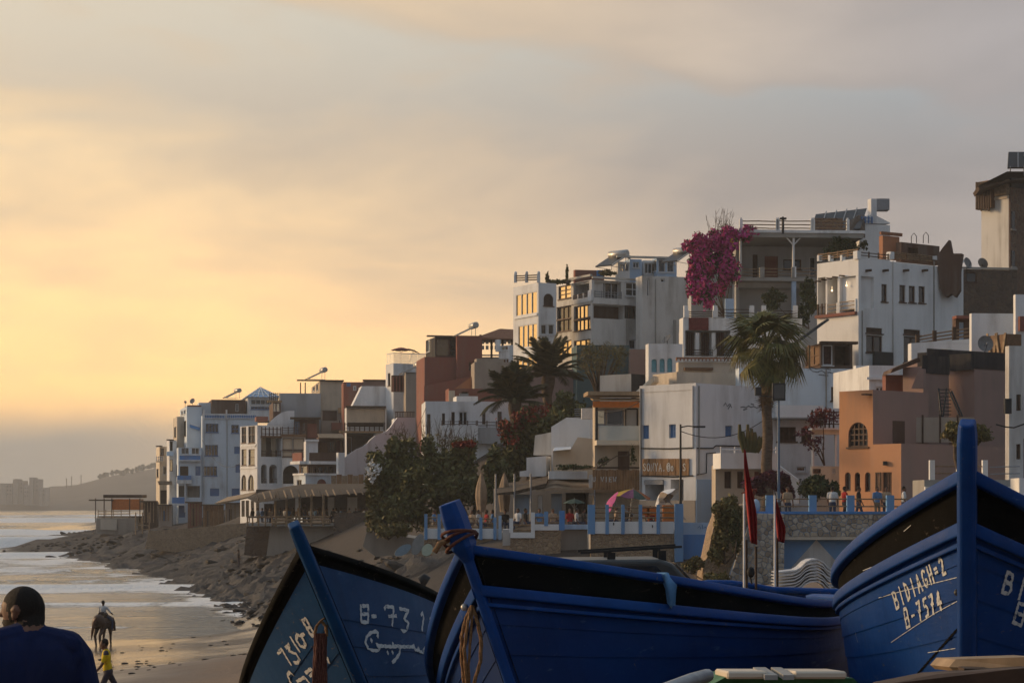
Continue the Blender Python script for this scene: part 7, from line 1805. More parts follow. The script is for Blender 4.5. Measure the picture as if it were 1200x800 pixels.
def body(nm, parts, mats, vox, recolor=None, smooth=2):
    """one closed skin grown around tapered limbs and rounded masses; every face takes the material of the part it lies nearest to"""
    mb = MB()
    def V3(p): return Vector(p)
    for p in parts:
        if p[0] == 'c':
            _, a, ra, b_, rb, m_ = p; a, b_ = V3(a), V3(b_); d = b_ - a; n_ = 7
            q = d.to_track_quat('Z', 'Y') if d.length > 1e-6 else Vector((0, 0, 1)).to_track_quat('Z', 'Y'); L = d.length
            rings = []
            for i in range(5): t = math.pi / 2 * i / 4; rings.append((-ra * math.cos(t), max(ra * math.sin(t), .0004)))
            for i in range(5): t = math.pi / 2 * (1 - i / 4); rings.append((L + rb * math.cos(t), max(rb * math.sin(t), .0004)))
            vs, fs = [], []; k_n = 12
            for zz, rr_ in rings:
                for k in range(k_n): t = 2 * math.pi * k / k_n; vs.append(a + q @ Vector((rr_ * math.cos(t), rr_ * math.sin(t), zz)))
            for i in range(len(rings) - 1):
                for k in range(k_n): fs.append((i * k_n + k, i * k_n + (k + 1) % k_n, (i + 1) * k_n + (k + 1) % k_n, (i + 1) * k_n + k))
            fs.append(tuple(range(k_n))[::-1]); e0 = (len(rings) - 1) * k_n; fs.append(tuple(range(e0, e0 + k_n)))
            mb.add(vs, fs)
        else:
            _, c, r_, rz, m_ = p; rot = Matrix.Rotation(rz, 3, 'Z'); t_ = MB().sphere((0, 0, 0), 1, 16, 12, r_)
            mb.add([V3(c) + rot @ Vector(v) for v in t_.v], t_.f)
    me = bpy.data.meshes.new(nm); me.from_pydata(mb.v, [], mb.f)
    o = bpy.data.objects.new(nm, me); COL.objects.link(o)
    rm = o.modifiers.new('r', 'REMESH'); rm.mode = 'VOXEL'; rm.voxel_size = vox
    sm = o.modifiers.new('s', 'SMOOTH'); sm.iterations = smooth; sm.factor = .5
    dg = bpy.context.evaluated_depsgraph_get(); out = bpy.data.meshes.new_from_object(o.evaluated_get(dg)); out.name = nm
    bpy.data.objects.remove(o); bpy.data.meshes.remove(me)
    n_ = len(out.polygons); C = np.zeros(n_ * 3); out.polygons.foreach_get('center', C); C = C.reshape(-1, 3)
    best = np.full(n_, 1e9); mi = np.zeros(n_, int)
    for p in parts:
        if p[0] == 'c':
            a, b_ = np.array(p[1]), np.array(p[3]); ab = b_ - a; t = np.clip(((C - a) @ ab) / max(ab @ ab, 1e-9), 0, 1)
            d = np.linalg.norm(C - a - t[:, None] * ab, axis=1) - (p[2] + t * (p[4] - p[2])); m_ = p[5]
        else:
            r_ = np.array(p[2]); c_, s_ = math.cos(-p[3]), math.sin(-p[3]); q = C - np.array(p[1]); q = np.stack([q[:, 0] * c_ - q[:, 1] * s_, q[:, 0] * s_ + q[:, 1] * c_, q[:, 2]], 1)
            d = (np.linalg.norm(q / r_, axis=1) - 1) * r_.min(); m_ = p[4]
        k = d < best; best[k] = d[k]; mi[k] = m_
    if recolor is not None: mi = recolor(C, mi)
    out.materials.clear()
    for m_ in mats: out.materials.append(M(m_))
    out.polygons.foreach_set('material_index', mi.astype(np.int32)); out.polygons.foreach_set('use_smooth', [True] * n_); out.update()
    return out
def hand(parts, w, d, side, m_, s=1.):
    """palm, four fingers and a thumb hanging from wrist w along direction d"""
    w, d, side = Vector(w), Vector(d).normalized(), Vector(side).normalized(); fr = d.cross(side)
    parts.append(('c', tuple(w), .026 * s, tuple(w + d * .07 * s), .032 * s, m_))
    for k, ln in enumerate((.07, .085, .08, .062)):
        b0 = w + d * .085 * s + side * (.027 - .018 * k) * s; m1 = b0 + (d * .6 + fr * .12) * ln * s; parts.append(('c', tuple(b0), .0105 * s, tuple(m1), .0095 * s, m_)); parts.append(('c', tuple(m1), .0095 * s, tuple(m1 + (d * .4 + fr * .3) * ln * s), .008 * s, m_))
    t0 = w + d * .02 * s + side * .025 * s; t1 = t0 + (d * .5 + side * .75) * .05 * s; parts.append(('c', tuple(t0), .013 * s, tuple(t1), .011 * s, m_)); parts.append(('c', tuple(t1), .011 * s, tuple(t1 + d * .03 * s), .009 * s, m_))
def figure(h=1.72, sit=False, stride=0., arms=(0., 0.), lean=0.):
    """limbs of a person facing -y, feet at the origin; materials: 0 skin 1 hair 2 top 3 legs 4 shoes"""
    k = h / 1.72; P = []
    hz = .93 if not sit else .50
    def q(x, y, z): return (x * k, (y + lean * (z - hz)) * k, z * k)
    dz = hz - .93
    P += [('e', q(0, 0, 1.60 + dz), (.078 * k, .098 * k, .118 * k), 0, 0), ('c', q(0, -.03, 1.54 + dz), .055 * k, q(0, -.055, 1.51 + dz), .045 * k, 0), ('c', q(0, -.095, 1.60 + dz), .013 * k, q(0, -.108, 1.575 + dz), .016 * k, 0),
          ('e', q(0, .018, 1.625 + dz), (.085 * k, .098 * k, .11 * k), 0, 1), ('e', q(.078, 0, 1.59 + dz), (.014 * k, .025 * k, .034 * k), 0, 0), ('e', q(-.078, 0, 1.59 + dz), (.014 * k, .025 * k, .034 * k), 0, 0),
          ('c', q(0, .015, 1.52 + dz), .052 * k, q(0, .02, 1.42 + dz), .06 * k, 0), ('e', q(0, .01, 1.26 + dz), (.175 * k, .115 * k, .23 * k), 0, 2), ('e', q(0, .01, 1.03 + dz), (.15 * k, .115 * k, .18 * k), 0, 2), ('c', q(-.14, .015, 1.39 + dz), .066 * k, q(.14, .015, 1.39 + dz), .066 * k, 2), ('e', q(0, .015, .93 + dz), (.16 * k, .12 * k, .12 * k), 0, 3)]
    for s_, a in ((-1, arms[0]), (1, arms[1])):
        sh = Vector(q(s_ * .19, .015, 1.38 + dz)); el = sh + Vector((s_ * .05, -.29 * math.sin(a) , -.29 * math.cos(a))) * k; wr = el + Vector((-s_ * .02, -.25 * math.sin(a + .35), -.25 * math.cos(a + .35))) * k
        P += [('c', tuple(sh), .06 * k, tuple(sh.lerp(el, .7)), .05 * k, 2), ('c', tuple(sh.lerp(el, .6)), .042 * k, tuple(el), .04 * k, 0), ('c', tuple(el), .04 * k, tuple(wr), .028 * k, 0)]
        hand(P, wr, wr - el, (-s_, 0, 0), 0, k)
        if sit: hp = Vector(q(s_ * .09, 0, .50)); kn = Vector(q(s_ * .11, -.44, .52)); an = Vector(q(s_ * .11, -.44, .09))
        else: hp = Vector(q(s_ * .09, .01, .90)); kn = Vector(q(s_ * .10, -.02 - s_ * stride * .24, .49)); an = Vector(q(s_ * .10, .03 - s_ * stride * .36 + (.1 if s_ * stride < 0 else 0), .09))
        P += [('c', tuple(hp), .088 * k, tuple(kn), .058 * k, 3), ('c', tuple(kn), .058 * k, tuple(an), .042 * k, 3), ('c', tuple(an + Vector((0, .02, -.04)) * k), .04 * k, tuple(an + Vector((0, -.14, -.055)) * k), .034 * k, 4)]
    return P
PM_ = {}
def person(px, D, zfeet, lab, look, face=0., sit=False, stride=0., group=None, h=1.72, pose=None):
    key = (look, sit, stride, h, pose)
    if key not in PM_:
        sk, top, leg = look; PM_[key] = body('person', figure(h, sit, stride, pose or (.1, .15)), (sk, 'hair', top, leg, 'leather'), .02)
    o = link('person', PM_[key]); o.location = (XP(px, D), D, zfeet); o.rotation_euler.z = face
    return tag(o, lab, 'person', group)
# strollers on the promenade
zpr = zp - .446
LK = {'w': ('skin', 'shirt_white', 'jeans'), 'r': ('skin_dark', 'shirt_red', 'shorts'), 'b': ('skin', 'shirt_blue', 'khaki'), 'k': ('skin', 'shirt_black', 'jeans'), 'e': ('skin', 'shirt_beige', 'jeans')}
for px, D_, lab, lk, fc in ((923, 95.5, 'person in a beige top standing in front of the hedge', 'e', .3), (975.5, 94, 'person in a white shirt leaning near the blue posts by the hedge', 'w', 2.8), (990, 94.5, 'person in a red top below the small arched windows', 'r', 1.9), (1006.5, 94, 'person in white and dark walking under the small arched windows', 'k', 1.2), (1028, 94.6, 'person in a pale blue shirt beside the brown door', 'b', .4), (1038.5, 95.2, 'person in a beige top standing in the brown doorway of the ochre house', 'e', -.3), (1059.5, 94, 'person in a white shirt by the mauve wall corner', 'w', 1.4)):
    person(px, D_, zpr, lab, LK[lk], fc, stride=.5 if lk in 'kr' else 0.)
# cafe guests
gz1 = ZY(615.1, 100.5) - .0
rgp = random.Random(77)
gl = ('cafe guest seated at the restaurant terrace behind the log rails', 'cafe guest seated on the low beach terrace', 'guest seated under the long reed roof', 'person seated on the blue posted cafe terrace')
zd = zb_ - .2
for k, px in enumerate((607, 616, 632, 648, 668, 676, 684)):
    person(px, 107.5 + rgp.uniform(0, 2), zd, gl[0], LK['wkber'[k % 5]], rgp.uniform(-2, 2), True, group='guests on the restaurant terrace')
for k, px in enumerate((509, 522, 553, 561, 570, 577, 592)):
    person(px, 113.5 + rgp.uniform(0, 1.5), ZY(624, 112), gl[1], LK['bkewr'[k % 5]], rgp.uniform(-2, 2), True, group='guests on the beach terrace')
for k in range(26):
    px = 296 + k * 5.2 + rgp.uniform(-1.5, 1.5)
    person(px, 173.5 + rgp.uniform(0, 4), ZY(616, 171) + .25, gl[2], LK['kwbkek'[k % 6]], rgp.uniform(-2.5, 2.5), True, group='guests under the reed roof')
for k, px in enumerate((722, 737, 762, 778, 784)):
    person(px, 102.5 + rgp.uniform(0, 2), za + .1, gl[3], LK['ekrwb'[k % 5]], rgp.uniform(-2, 2), True, group='guests on the cafe terrace')
person(357, 172.5, ZY(616, 171) + .25, 'waiter standing under the reed roof in dark clothes', LK['k'], 1., group=None)
person(279.5, 173, gz(XP(279.5, 173), 173), 'person in dark clothes standing on the rocks below the stone sea wall', ('skin_dark', 'shirt_black', 'shorts'), 2.0)

# boy in a yellow football shirt walking left
D_ = 41.; x_ = XP(126, D_); z_ = ZY(748, D_) - 1.46
def boy_col(C, mi):
    mi = mi.copy(); sh = (mi == 2) & (C[:, 2] > 1.14) & (np.abs(C[:, 0]) > .10); mi[sh] = 3
    lo = (mi == 3) & (C[:, 2] < .40); mi[lo] = 0; return mi
P = figure(1.46, False, .9, (-.15, .35), -.12)
me = body('person', P, ('skin_dark', 'hair', 'shirt_yellow', 'shorts', 'skin_dark'), .014, boy_col)
o = link('person', me); o.location = (x_, D_, z_); o.rotation_euler.z = -R(78)
tag(o, 'boy in a yellow shirt and dark shorts walking on the sand', 'person')
# horse and rider
D_ = 98.; zh = gz(XP(121, D_), D_); HD = 0
hp = [('e', (0, 0, 1.12), (.72, .29, .32), 0, 0), ('e', (.5, 0, 1.12), (.30, .26, .35), 0, 0), ('e', (-.55, 0, 1.2), (.38, .30, .34), 0, 0), ('c', (.62, 0, 1.22), .21, (1.14, 0, 1.14), .125, 0), ('c', (1.12, 0, 1.14), .115, (1.30, 0, 1.0), .10, 0), ('c', (1.28, 0, 1.0), .095, (1.46, 0, .66), .062, 0), ('c', (1.16, .06, 1.22), .03, (1.2, .07, 1.33), .012, 0), ('c', (1.16, -.06, 1.22), .03, (1.2, -.07, 1.33), .012, 0), ('c', (.66, 0, 1.40), .05, (1.14, 0, 1.27), .04, 1),
      ('c', (-.86, 0, 1.34), .06, (-1.0, .06, 1.12), .085, 1), ('c', (-1.0, .06, 1.12), .085, (-1.08, .12, .68), .07, 1), ('c', (-1.08, .12, .68), .07, (-1.12, .15, .32), .02, 1)]
for s_, df, db in ((-1, .10, -.12), (1, -.12, .14)):
    y_ = .15 * s_
    hp += [('c', (.47, y_, 1.0), .15, (.50 + df * .5, y_, .55), .08, 0), ('c', (.50 + df * .5, y_, .55), .075, (.46 + df, y_, .14), .052, 0), ('c', (.46 + df, y_, .14), .045, (.50 + df, y_, .05), .056, 2),
           ('c', (-.55, y_ * 1.1, 1.08), .2, (-.44 + db * .3, y_ * 1.1, .84), .125, 0), ('c', (-.44 + db * .3, y_ * 1.1, .84), .13, (-.74 + db * .7, y_ * 1.1, .52), .078, 0), ('c', (-.74 + db * .7, y_ * 1.1, .52), .074, (-.68 + db, y_ * 1.1, .14), .053, 0), ('c', (-.68 + db, y_ * 1.1, .14), .045, (-.63 + db, y_ * 1.1, .05), .058, 2)]
o = link('horse', body('horse', hp, ('horse_coat', 'horse_mane', 'hoof'), .022)); o.location = (XP(121, D_), D_, zh); o.rotation_euler.z = R(79)
tag(o, 'dark brown horse walking away along the wet sand', 'horse')
sd = MB(); sd.tube([(-.28, 0, 1.44), (-.1, 0, 1.425), (.2, 0, 1.44)], [.2, .22, .19], 10); sd.add([(.3, -.31, 1.1), (-.3, -.31, 1.1), (-.3, .31, 1.1), (.3, .31, 1.1), (.3, 0, 1.5), (-.3, 0, 1.5)], ((0, 1, 5, 4), (2, 3, 4, 5), (0, 4, 3), (1, 2, 5)))
so = link('saddle', sd.mesh('saddle', 'leather')); so.location = o.location; so.rotation_euler.z = R(79); tag(so, 'dark saddle cloth between horse and rider', 'saddle')
rp = []
sz = 1.40
rp += [('e', (0, 0, sz + .67), (.085, .075, .115), 0, 0), ('e', (-.015, 0, sz + .70), (.095, .083, .11), 0, 1), ('c', (.085, 0, sz + .66), .013, (.098, 0, sz + .64), .015, 0), ('c', (.03, 0, sz + .60), .05, (.05, 0, sz + .575), .04, 0), ('c', (-.01, 0, sz + .58), .05, (-.02, 0, sz + .50), .058, 0), ('e', (-.02, 0, sz + .34), (.11, .165, .2), 0, 2), ('e', (-.01, 0, sz + .13), (.11, .145, .15), 0, 2), ('c', (-.02, -.13, sz + .46), .06, (-.02, .13, sz + .46), .06, 2), ('e', (0, 0, sz + .03), (.13, .17, .1), 0, 3)]
for s_, w_ in ((-1, (.30, -.34, sz + .12)), (1, (.32, .14, sz + .08))):
    sh = Vector((-.02, s_ * .18, sz + .45)); wr = Vector(w_); el = sh.lerp(wr, .5) + Vector((-.06, s_ * .08, -.08))
    rp += [('c', tuple(sh), .055, tuple(el), .045, 2), ('c', tuple(el), .04, tuple(wr), .028, 0)]; hand(rp, wr, wr - el, (0, -s_, 0), 0)
    kn = Vector((.30, s_ * .36, sz - .22)); an = Vector((.16, s_ * .40, sz - .62))
    rp += [('c', (0, s_ * .12, sz), .095, tuple(kn), .06, 3), ('c', tuple(kn), .058, tuple(an), .042, 3), ('c', tuple(an + Vector((-.02, 0, -.05))), .042, tuple(an + Vector((.15, s_ * .02, -.07))), .034, 4)]
o2 = link('person', body('person', rp, ('skin_dark', 'hair', 'shirt_white', 'jeans', 'leather'), .018)); o2.location = o.location; o2.rotation_euler.z = R(79)
tag(o2, 'rider in a white shirt sitting on the brown horse', 'person')
# man at the lower left, seen from behind with his face turned to the sea
f = Vector((-.97, .24, 0)).normalized(); bf = Vector((-.45, .89, 0)).normalized(); sd_ = Vector((bf.y, -bf.x, 0)); hs = Vector((f.y, -f.x, 0))
HC = W(25, 716, 10.4); rzh = math.atan2(f.y, f.x); rzb = math.atan2(bf.y, bf.x)
def hq(a, s_, z): return tuple(HC + f * a + hs * s_ + UP * z)
BC = Vector((HC.x, HC.y, 0)) - bf * .02
def bq(a, s_, z): return tuple(BC + bf * a + sd_ * s_ + UP * (HC.z + z))
mp = [('e', hq(-.012, 0, .012), (.118, .088, .122), rzh, 0), ('e', hq(.03, 0, -.055), (.07, .066, .075), rzh, 0), ('c', hq(.045, 0, -.085), .05, hq(.072, 0, -.10), .036, 0), ('c', hq(.096, 0, .015), .012, hq(.113, 0, -.018), .016, 0), ('c', hq(.085, .03, .032), .016, hq(.085, -.03, .032), .016, 0), ('c', hq(.09, .018, -.058), .012, hq(.09, -.018, -.058), .012, 0)]
for s_ in (1, -1):
    mp += [('c', hq(-.022, s_ * .090, .006), .009, hq(-.010, s_ * .093, .019), .008, 0), ('c', hq(-.010, s_ * .093, .019), .008, hq(.006, s_ * .088, .009), .007, 0), ('c', hq(-.022, s_ * .090, .006), .008, hq(-.004, s_ * .086, -.030), .008, 0), ('c', hq(-.006, s_ * .082, .0), .012, hq(.0, s_ * .082, -.02), .012, 0), ('e', hq(.068, s_ * .035, .012), (.016, .02, .012), rzh, 0)]
mp += [('c', hq(-.03, 0, -.05), .072, bq(-.02, 0, -.19), .082, 0), ('c', hq(-.065, 0, -.03), .066, bq(-.075, 0, -.16), .078, 0)]
for s_ in (1, -1):
    mp += [('c', bq(-.055, s_ * .028, -.132), .076, bq(-.03, s_ * .235, -.19), .088, 1), ('c', bq(.05, s_ * .03, -.16), .06, bq(-.02, s_ * .2, -.2), .08, 1), ('e', bq(-.01, s_ * .26, -.24), (.105, .095, .11), rzb, 1)]
    el = Vector(bq(-.04, s_ * .37, -.56)); sh = Vector(bq(-.02, s_ * .285, -.25)); wr = Vector(bq(.10, s_ * .36, -.80))
    mp += [('c', tuple(sh), .085, tuple(sh.lerp(el, .75)), .07, 1), ('c', tuple(sh.lerp(el, .6)), .06, tuple(el), .054, 0), ('c', tuple(el), .054, tuple(wr), .034, 0)]; hand(mp, wr, wr - el, sd_ * -s_, 0)
    hpp, kn, an = Vector(bq(-.01, s_ * .11, -.86)), Vector(bq(.02, s_ * .12, -1.26)), Vector(bq(-.02, s_ * .12, -1.66))
    mp += [('c', tuple(hpp), .115, tuple(kn), .072, 3), ('c', tuple(kn), .072, tuple(an), .05, 3), ('c', tuple(an + Vector((0, 0, -.02))), .046, tuple(an + bf * .16 + Vector((0, 0, -.035))), .04, 4)]
mp += [('e', bq(-.04, 0, -.30), (.155, .29, .22), rzb, 1), ('e', bq(-.01, 0, -.50), (.175, .275, .28), rzb, 1), ('e', bq(.03, 0, -.70), (.20, .255, .22), rzb, 1), ('e', bq(0, 0, -.86), (.165, .215, .14), rzb, 3)]
HCn, fn_, hsn = np.array(HC), np.array(f), np.array(hs)
def man_col(C, mi):
    q = C - HCn; a = q @ fn_; s_ = np.abs(q @ hsn); z = q[:, 2]; mi = mi.copy(); head = (mi == 0) & (z > -.17) & (np.linalg.norm(q[:, :2], axis=1) < .17)
    jit = .006 * np.sin(C[:, 0] * 210) * np.cos(C[:, 2] * 190)
    hairm = head & (((z + jit > .05) & (a < .078)) | ((z + jit > .002) & (a < .048)) | ((z + jit > -.068) & (a < -.012))) & ~((s_ > .0845) & (z < .035) & (z > -.045))
    beard = head & (((z < -.04) & (a > .002)) | ((z < .01) & (a > .012) & (a < .034))) & (z > -.17) & ~((s_ > .0845) & (a < .02))
    mi[hairm] = 2; mi[beard] = 2
    mi[(mi == 0) & (z < -.094) & (z > -.32) & (np.linalg.norm(q[:, :2], axis=1) < .26)] = 1
    return mi
me = body('person', mp, ('skin', 'navy_shirt', 'hair', 'jeans', 'leather'), .0072, man_col, 3)
base_ = Vector((HC.x, HC.y, min(v.co.z for v in me.vertices)))
me.transform(Matrix.Translation(-base_))
o = link('person', me); o.location = base_
tag(o, 'bearded man in a navy shirt seen from behind looking out to sea', 'person')
MAN_Z = base_.z

# ------------------------------------------------------------------ objects on the waterfront and roofs
def lamp_post(label, px, ybot, ytop, D, arm=0., box=False):
    b0 = W(px, ybot, D); t0 = W(px, ytop, D); rt = thing('street_lamp', b0, label, 'street lamp')
    MB().tube([b0, b0.lerp(t0, .3), t0], [.09, .07, .05], 10).build('pole', 'metal_dark' if not box else 'metal_blue', rt)
    MB().tube([b0, b0 + UP * .5], [.13, .12], 10).build('base', 'metal_dark', rt)
    if arm:
        MB().tube([t0 + UP * -.15, t0 + Vector((arm * .5, 0, -.08)), t0 + Vector((arm, 0, -.12))], [.035, .03, .03], 8).build('arm', 'metal_dark', rt)
        MB().cbox(t0 + Vector((arm + .2, 0, -.17)), .6, .22, .09).build('lamp_head', 'metal_dark', rt)
    if box:
        MB().cbox(t0 + UP * -.05, .62, .3, .85).build('floodlight', 'metal_dark', rt); MB().cbox(t0 + Vector((0, -.16, .05)), .5, .02, .65).build('lens', 'glass', rt)
        MB().cbox(t0 + UP * .0 + Vector((-1.0, 0, .2)), .3, .3, .4).build('speaker', 'metal_dark', rt); MB().tube([t0 + Vector((-1.0, 0, .2)), t0 + Vector((0, 0, .1))], .03, 6).build('bracket', 'metal_dark', rt)
    return rt
plain('metal_blue', (.10, .17, .27), .5, .2, 9)
lamp_post('dark street lamp with a short arm before the sign house', 797.5, 612, 497, 101, .75)
lamp_post('blue grey lamp mast with a square floodlight behind the fan palm', 912.5, 600, 468, 97, 0, True)
def dish(label, px, py, D, r_, az, el=25, mast=.8):
    c = W(px, py, D); rt = thing('satellite_dish', c - UP * mast, label, 'satellite dish'); rot = Matrix.Rotation(R(az), 3, 'Z') @ Matrix.Rotation(R(90 - el), 3, 'X')
    mb = MB(); vs, fs = [], []; N, K = 20, 5
    for th_ in (0, .02):
        for j in range(K + 1):
            for k in range(N): a = 2 * math.pi * k / N; rr_ = r_ * j / K; vs.append(c + rot @ Vector((rr_ * math.cos(a), rr_ * math.sin(a), .28 * rr_ * rr_ / r_ - th_)))
    for s_ in (0, 1):
        o_ = s_ * (K + 1) * N
        for j in range(K):
            for k in range(N): q = (o_ + j * N + k, o_ + j * N + (k + 1) % N, o_ + (j + 1) * N + (k + 1) % N, o_ + (j + 1) * N + k); fs.append(q if s_ == 0 else q[::-1])
    mb.add(vs, fs, 0, True); mb.build('bowl', 'dish_grey', rt)
    MB().tube([c - UP * mast, c - UP * .05], .035, 6).build('mast', 'metal_dark', rt)
    MB().tube([c + rot @ Vector((0, -r_ * .9, .1 * r_)), c + rot @ Vector((0, -.1 * r_, r_ * .8))], .02, 5).build('arm', 'metal_dark', rt); MB().sphere(c + rot @ Vector((0, -.1 * r_, r_ * .8)), .06, 6, 5).build('receiver', 'metal_grey', rt)
plain('dish_grey', (.22, .22, .22), .6, .2, 9)
dish('small dish on the roof of the blue banded seaside house', 225.8, 470, DA + 4, .42, -25); dish('pale dish on the house at the sea end', 217, 471, DA + 5, .2, 40, 10)
dish('round dish on the stone house beside the netting', 1133, 308.5, 158, .45, 40, 18); dish('tilted dish close to the tower wall', 1151, 309, 158.5, .45, 130, 30)
dish('big grey dish on the black banded roof beside the plank shed', 1154, 403, 113, .46, 8, 8, .5); dish('little dish on the roof rooms behind the weathered block', 736, 301, DG + 6, .3, 60, 20, .5); dish('dusty dish on the ledge under the weathered block', 782, 398, 168, .45, -60, 40, .5)
def heater(label, px, py, D, s=1., flip=1, az=0.):
    c = W(px, py, D); rt = thing('solar_water_heater', c - UP * 1.1 * s, label, 'water heater'); ca, sa = math.cos(az), math.sin(az); u = Vector((ca, sa, 0)) * flip; w = Vector((-sa, ca, 0))
    N = 18; mb = MB(); mb.tube([c - w * .75 * s, c - w * .72 * s, c + w * .72 * s, c + w * .75 * s], [.2 * s, .27 * s, .27 * s, .2 * s], N); mb.build('tank', 'tank', rt)
    a = c - u * .15 * s - UP * .22 * s; b_ = c - u * 1.75 * s - UP * 1.0 * s; d = (b_ - a)
    MB().box(a - w * .7 * s, d, w * 1.4 * s, UP * .08 * s).build('collector', 'solar', rt)
    MB().box(a - w * .74 * s - UP * .02, d, w * .05 * s, UP * .12 * s).build('edge_strip', 'tank', rt)
    for s_ in (-.6, .6):
        MB().tube([c + w * s_ * s, c + w * s_ * s - UP * 1.05 * s], .025 * s, 5).build('leg', 'metal_grey', rt); MB().tube([c + w * s_ * s - UP * 1.02 * s, b_ + w * s_ * s], .02 * s, 5).build('strut', 'metal_grey', rt)
heater('solar water heater on the brown roof room of the tall block', 278.5, 457.5, DA + 4, 1.15, 1, .5); heater('solar water heater standing on the beige windowless storey', 379, 433.5, DC + 3, 1.2, 1, .35); heater('solar water heater on the dusky red house', 555, 381.5, DE + 1, 1.2, 1, .3)
heater('dull brown water heater above the grey stair wall', 489, 427.5, DD - 1, 1.1, 1, .3); heater('pale tank and collector above the weathered sunroom block', 725, 298, DG + 5, 1.3, 1, .9); heater('dusty tank beside the top of the bougainvillea', 800, 294, DG - 2, 1.15, 1, .9)
solo(MB().tube([W(1102, 413, 112), W(1103, 413, 112), W(1115, 413, 112), W(1116.5, 413, 112)], [.12, .2, .2, .12], 14), 'roof_tank', 'offwhite', W(1109, 417, 112), 'small cream cylinder tank on the black banded roof', 'tank')
for k, px in enumerate((1034, 1030)): pass
solo(MB().cbox(W(1033, 247, DF + 10), 1.1, 1.1, .9).cbox(W(1033, 238, DF + 10), .5, .9, .3), 'roof_unit', 'metal_grey', W(1033, 247, DF + 10), 'boxy metal unit behind the white chimney', 'unit')
solo(MB().tube([W(917.5, 274, DF + 1), W(917.5, 257, DF + 1)], .1, 8).cbox(W(917.5, 257, DF + 1), .5, .5, .1).prism([W(914.5, 256, DF + 1), W(920.5, 256, DF + 1), W(917.5, 253.5, DF + 1)], (0, .3, 0)), 'chimney_pipe', 'metal_dark', W(917.5, 274, DF + 1), 'black capped chimney pipe on the bougainvillea house roof', 'chimney')
MBl = MB().sphere(W(857, 283, DF), .22, 10, 8, (1, 1, 1.2)).tube([W(857, 283, DF), W(857, 289, DF)], [.1, .24], 10); solo(MBl, 'paper_lantern', 'yellow', W(857, 284, DF), 'yellow lantern hanging in the bougainvillea', 'lantern')
for px, py, D_ in ((992, 334.5, DW + 1.0), (975, 340.5, DW + 2.2)): solo(MB().sphere(W(px, py, D_), .07, 8, 6).tube([W(px, py, D_), W(px, py - 5, D_)], .012, 5), 'pendant_lamp', 'lamp_glow', W(px, py, D_), 'small lit pendant lamp in the sunset balcony', 'lamp', 'lamps in the sunset balcony')
# parasols
def closed_parasol(label, px, ybot, ytop, D):
    b0, t0 = W(px, ybot, D), W(px, ytop, D); rt = thing('closed_parasol', b0, label, 'parasol', 'closed parasols'); MB().tube([b0, t0], .03, 6).build('pole', 'wood', rt); MB().cbox(b0, .5, .5, .08).build('base', 'concrete', rt)
    vs, fs = [], []; N, K = 16, 8
    for j in range(K + 1):
        f_ = j / K
        for k in range(N): a = 2 * math.pi * k / N; rr_ = (.03 + .28 * math.sin(min(1, f_ * 1.15) * 2.2) ** 1.0 * (1 - .25 * f_)) * (1 + .28 * math.cos(4 * a)); vs.append(t0.lerp(b0, .02 + .72 * f_) + Vector((rr_ * math.cos(a), rr_ * math.sin(a), 0)))
    for j in range(K):
        for k in range(N): fs.append((j * N + k, (j + 1) * N + k, (j + 1) * N + (k + 1) % N, j * N + (k + 1) % N))
    mb = MB(); mb.add(vs, fs, 0, True); mb.build('canopy', 'canvas', rt)
for px in (564, 591): closed_parasol('tall folded beige parasol on the beach terrace', px, 616, 553, 115)
def parasol(label, c, r_, hgt, tilt, mats, pole=2.1, lean=(0, 0), cat='parasol', polem='metal_grey'):
    c = Vector(c); rt = thing('parasol', c - UP * pole, label, cat); rot = Matrix.Rotation(lean[0], 3, 'X') @ Matrix.Rotation(lean[1], 3, 'Y'); N = 8
    for k in range(N):
        vs, fs = [], []
        for j in range(5):
            f_ = j / 4
            for i in range(4): a = 2 * math.pi * (k + i / 3) / N; sag = .06 * r_ * math.sin(math.pi * i / 3) * f_; rr_ = r_ * f_ - sag * .4; vs.append(c + rot @ Vector((rr_ * math.cos(a), rr_ * math.sin(a), hgt * (1 - f_ ** 1.5) - sag)))
        n_ = len(vs)
        for j in range(4):
            for i in range(3): fs.append((j * 4 + i, (j + 1) * 4 + i, (j + 1) * 4 + i + 1, j * 4 + i + 1))
        mb = MB(); mb.add(vs, fs); o = mb.build('gore', mats[k % len(mats)], rt); sd = o.modifiers.new('t', 'SOLIDIFY'); sd.thickness = .012
    MB().tube([c + rot @ Vector((0, 0, hgt + .08)), c + rot @ Vector((0, 0, -pole))], .025, 6).build('pole', polem, rt)
    for k in range(N): a = 2 * math.pi * k / N; MB().tube([c + rot @ Vector((0, 0, -.3)), c + rot @ Vector((r_ * .6 * math.cos(a), r_ * .6 * math.sin(a), hgt * .45))], .01, 4).build('rib', 'metal_grey', rt)
parasol('pink parasol tilted on its side over the terrace rail', W(717, 591, 101), .72, .28, 0, ('pink',), 1.3, (0, -1.15))
parasol('rainbow striped beach parasol on the cafe terrace', W(741, 581, 102.5), .95, .36, 0, ('dull_yellow', 'parasol_green', 'dull_orange', 'dull_orange', 'dull_yellow', 'plum', 'parasol_green', 'dull_orange'), 2.0, (.1, .12))
parasol('plain white parasol tipped over beside the lamp post', W(781, 584, 103), .8, .45, 0, ('white_paint', 'canvas'), 1.5, (-.3, -.7))
parasol('dull green parasol inside the restaurant recess', W(673, 589, 110), .62, .22, 0, ('parasol_green',), 2.0)
parasol('dark red parasol on the glass railed roof terrace', W(470, 410, DD + 4), 1.15, .3, 0, ('fabric_red',), 1.6); parasol('slumped dark parasol at the edge of the glass railed terrace', W(485, 411, DD + 5), .75, .1, 0, ('net',), 1.5, (0, .4))
